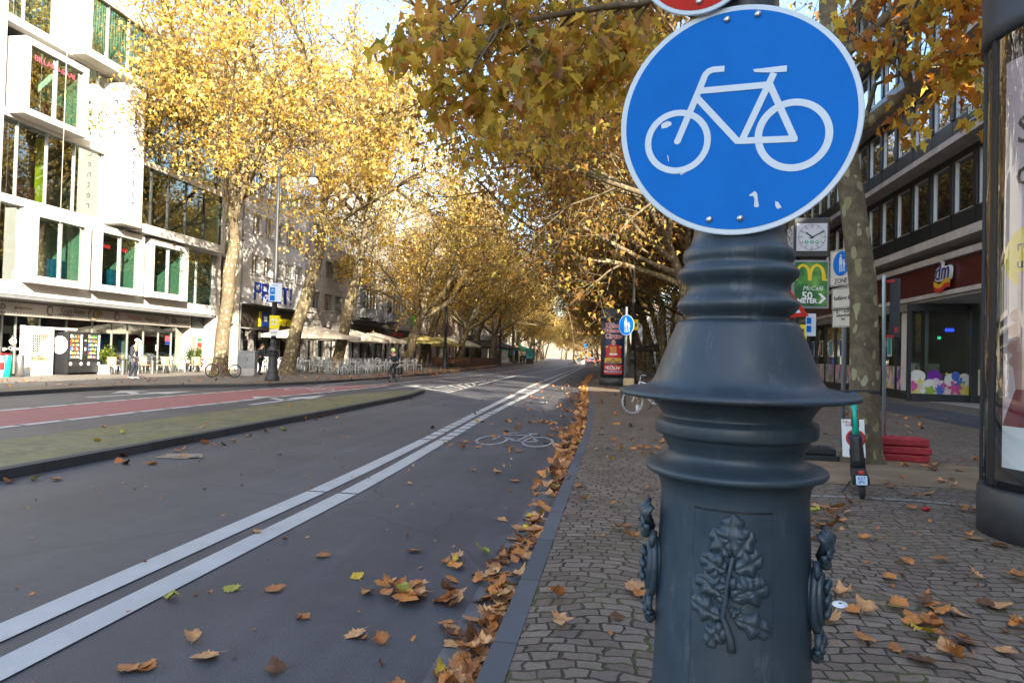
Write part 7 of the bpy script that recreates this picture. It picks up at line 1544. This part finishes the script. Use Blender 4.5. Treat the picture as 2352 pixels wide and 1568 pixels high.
# hand placed from the photograph: carriageway, pavement, island kerb
px_r=[(533,1355),(625,1357),(842,1362),(398,1376),(447,1472),(637,1540),(342,1535),(820,1457),(955,1267),(1049,1282),(1020,1295),(735,1279),(588,1225),(330,1535),(640,1045),(300,1540),(1150,1195),(1232,1140),(940,1112),(1087,1082),(1143,1087),(1070,1017),(1190,1037),(1240,1030),(1262,1000),(1210,965),(1170,955),(1130,975),(787,1005),(1090,940),(1282,985),(1290,1060),(1270,1080),(1180,1105),(820,1328),(700,1420),(482,1508),(1105,1330),(877,1478),(1160,1000),(1195,1005),(1215,1010),(1130,953),(1020,930),(905,930)]
for u,v in px_r: p=gnd(u,v,0); put(p.x,p.y,.012,rnd.uniform(.10,.165),'r',.12)
px_p=[(1280,1432),(1413,1422),(1421,1218),(1440,1212),(1450,1238),(1447,1362),(1475,1370),(1458,1352),(1275,1376),(1332,1118),(1345,1150),(1405,1163),(1400,1058),(1490,1125),(1425,1035),(1470,1030),(1490,1035),(1510,1030),(1500,1042),(1480,1045),(1455,1012),(1520,1018),(1410,1015),(1395,1030),(1880,1480),(1985,1478),(2060,1497),(2105,1518),(2200,1525),(2085,1295),(2155,1290),(2270,1392),(2330,1330),(2340,1440),(1935,1370),(1955,1408),(1990,1412),(2100,1435),(2060,1395),(2050,1400),(2135,1437),(2110,1460),(2150,1465),(2140,1445),(2160,1450),(2180,1490),(2205,1480),(2225,1478),(2170,1500),(2165,1410),(2195,1415),(2115,1430),(2090,1420),(2150,1395),(2120,1390),(2345,1445),(1870,1180),(1890,1195),(1905,1185),(1920,1190),(1885,1210),(1860,1205),(1940,1200),(1925,1175),(1900,1170),(1950,1180),(1930,1165),(1870,1165),(1890,1225),(1915,1215),(1870,1240),(1895,1245),(1950,1160),(2210,1173),(2185,1105),(2105,1143),(2050,1120),(2095,1170),(2130,1135),(2075,1100),(2240,1175),(2035,1112),(2160,1110),(2140,1085),(2075,1075),(2125,1075),(2200,1085),(2235,1060),(2190,1120),(2225,1235),(2290,1255),(2235,1240),(1985,1240),(2040,1330),(1905,1430),(1990,1300),(2240,1330),(2300,1500),(2290,1395),(1900,1275),(2030,1020)]
for u,v in px_p: p=gnd(u,v); put(p.x,p.y,.132+rnd.random()*.02,rnd.uniform(.11,.17),'p',.13)
px_m=[(5,1105),(60,1098),(112,1099),(255,1058),(275,1062),(270,1045),(330,1063),(410,1027),(395,1033),(460,1015),(480,1018),(500,1018),(525,1011),(560,998),(600,990),(640,985),(600,978),(690,964),(715,962),(730,955),(755,950),(785,940),(800,935),(830,930),(870,922),(905,918),(940,918),(405,1048),(765,956),(540,988)]
for u,v in px_m: p=gnd(u,v+3,0); put(p.x+.10,p.y,.012,rnd.uniform(.13,.19),'m',.45)
for u,v in ((240,983),(283,996),(225,1012),(475,975),(465,982),(665,934)): p=gnd(u,v); put(p.x,p.y,.13,.15,'m',.4,True)
left=300-nleaf[0]
for _ in range(max(0,left)):
    y=rnd.uniform(3.5,16); x=rnd.uniform(-.35,6.5); put(x,y,.13,rnd.uniform(.10,.16),'p',.2)
for _ in range(420): y=rnd.uniform(11,60); put(rnd.uniform(kR(y)+.2,9),y,.13,rnd.uniform(.11,.18),'p',.3,True)
for _ in range(150): y=11+abs(rnd.gauss(0,18)); put(kR(y)-abs(rnd.gauss(0,1.3)),y,.012,rnd.uniform(.11,.17),'r',.3,True)
for _ in range(420): y=rnd.uniform(33,100); put(kL(y)+rnd.gauss(-.2,1.0),y,.132,rnd.uniform(.12,.18),'r',.3,True)
for _ in range(420): y=rnd.uniform(33,100); put(kL(y)-.3-abs(rnd.gauss(0,3.2)),y,.132,rnd.uniform(.12,.18),'p',.3,True)
for _ in range(140): y=rnd.uniform(14,33); put(kL(y)-rnd.uniform(.2,7),y,.132,rnd.uniform(.11,.16),'p',.3,True)
for _ in range(150): y=rnd.uniform(22,110); put(rnd.uniform(kL(y),kR(y)),y,.012,rnd.uniform(.11,.16),'r',.3,True)
# small crumbs of leaf on the near ground
for _ in range(500):
    y=rnd.uniform(2.8,14); x=rnd.uniform(-6,7); put(x,y,.126 if x>kR(y)+.1 else .006,rnd.uniform(.02,.05),'p',.3,True)
from mathutils import Euler
acc=MB()
V=[];Fc=[];Mi=[]; o=0
for x,y,z,s,me,i,tl in stuff:
    Mx=Matrix.Translation((x,y,z))@Euler((rnd.gauss(0,tl),rnd.gauss(0,tl),rnd.uniform(0,6.28))).to_matrix().to_4x4()@Matrix.Diagonal((s,s,s,1))
    V+=[tuple(Mx@v.co) for v in me.vertices]; Fc+=[[q+o for q in p.vertices] for p in me.polygons]; Mi+=[i]*len(me.polygons); o=len(V)
me=bpy.data.meshes.new('fallen_leaves'); me.from_pydata(V,[],Fc)
for m in LM: me.materials.append(m)
me.polygons.foreach_set('material_index',Mi); me.polygons.foreach_set('use_smooth',[True]*len(Mi)); me.update()
ob=bpy.data.objects.new('fallen_leaves',me); COL.objects.link(ob); tag(ob,'litter of brown plane leaves strewn over road and pavements','leaf litter',None,'stuff')
print('leaves',nleaf[0],len(stuff))
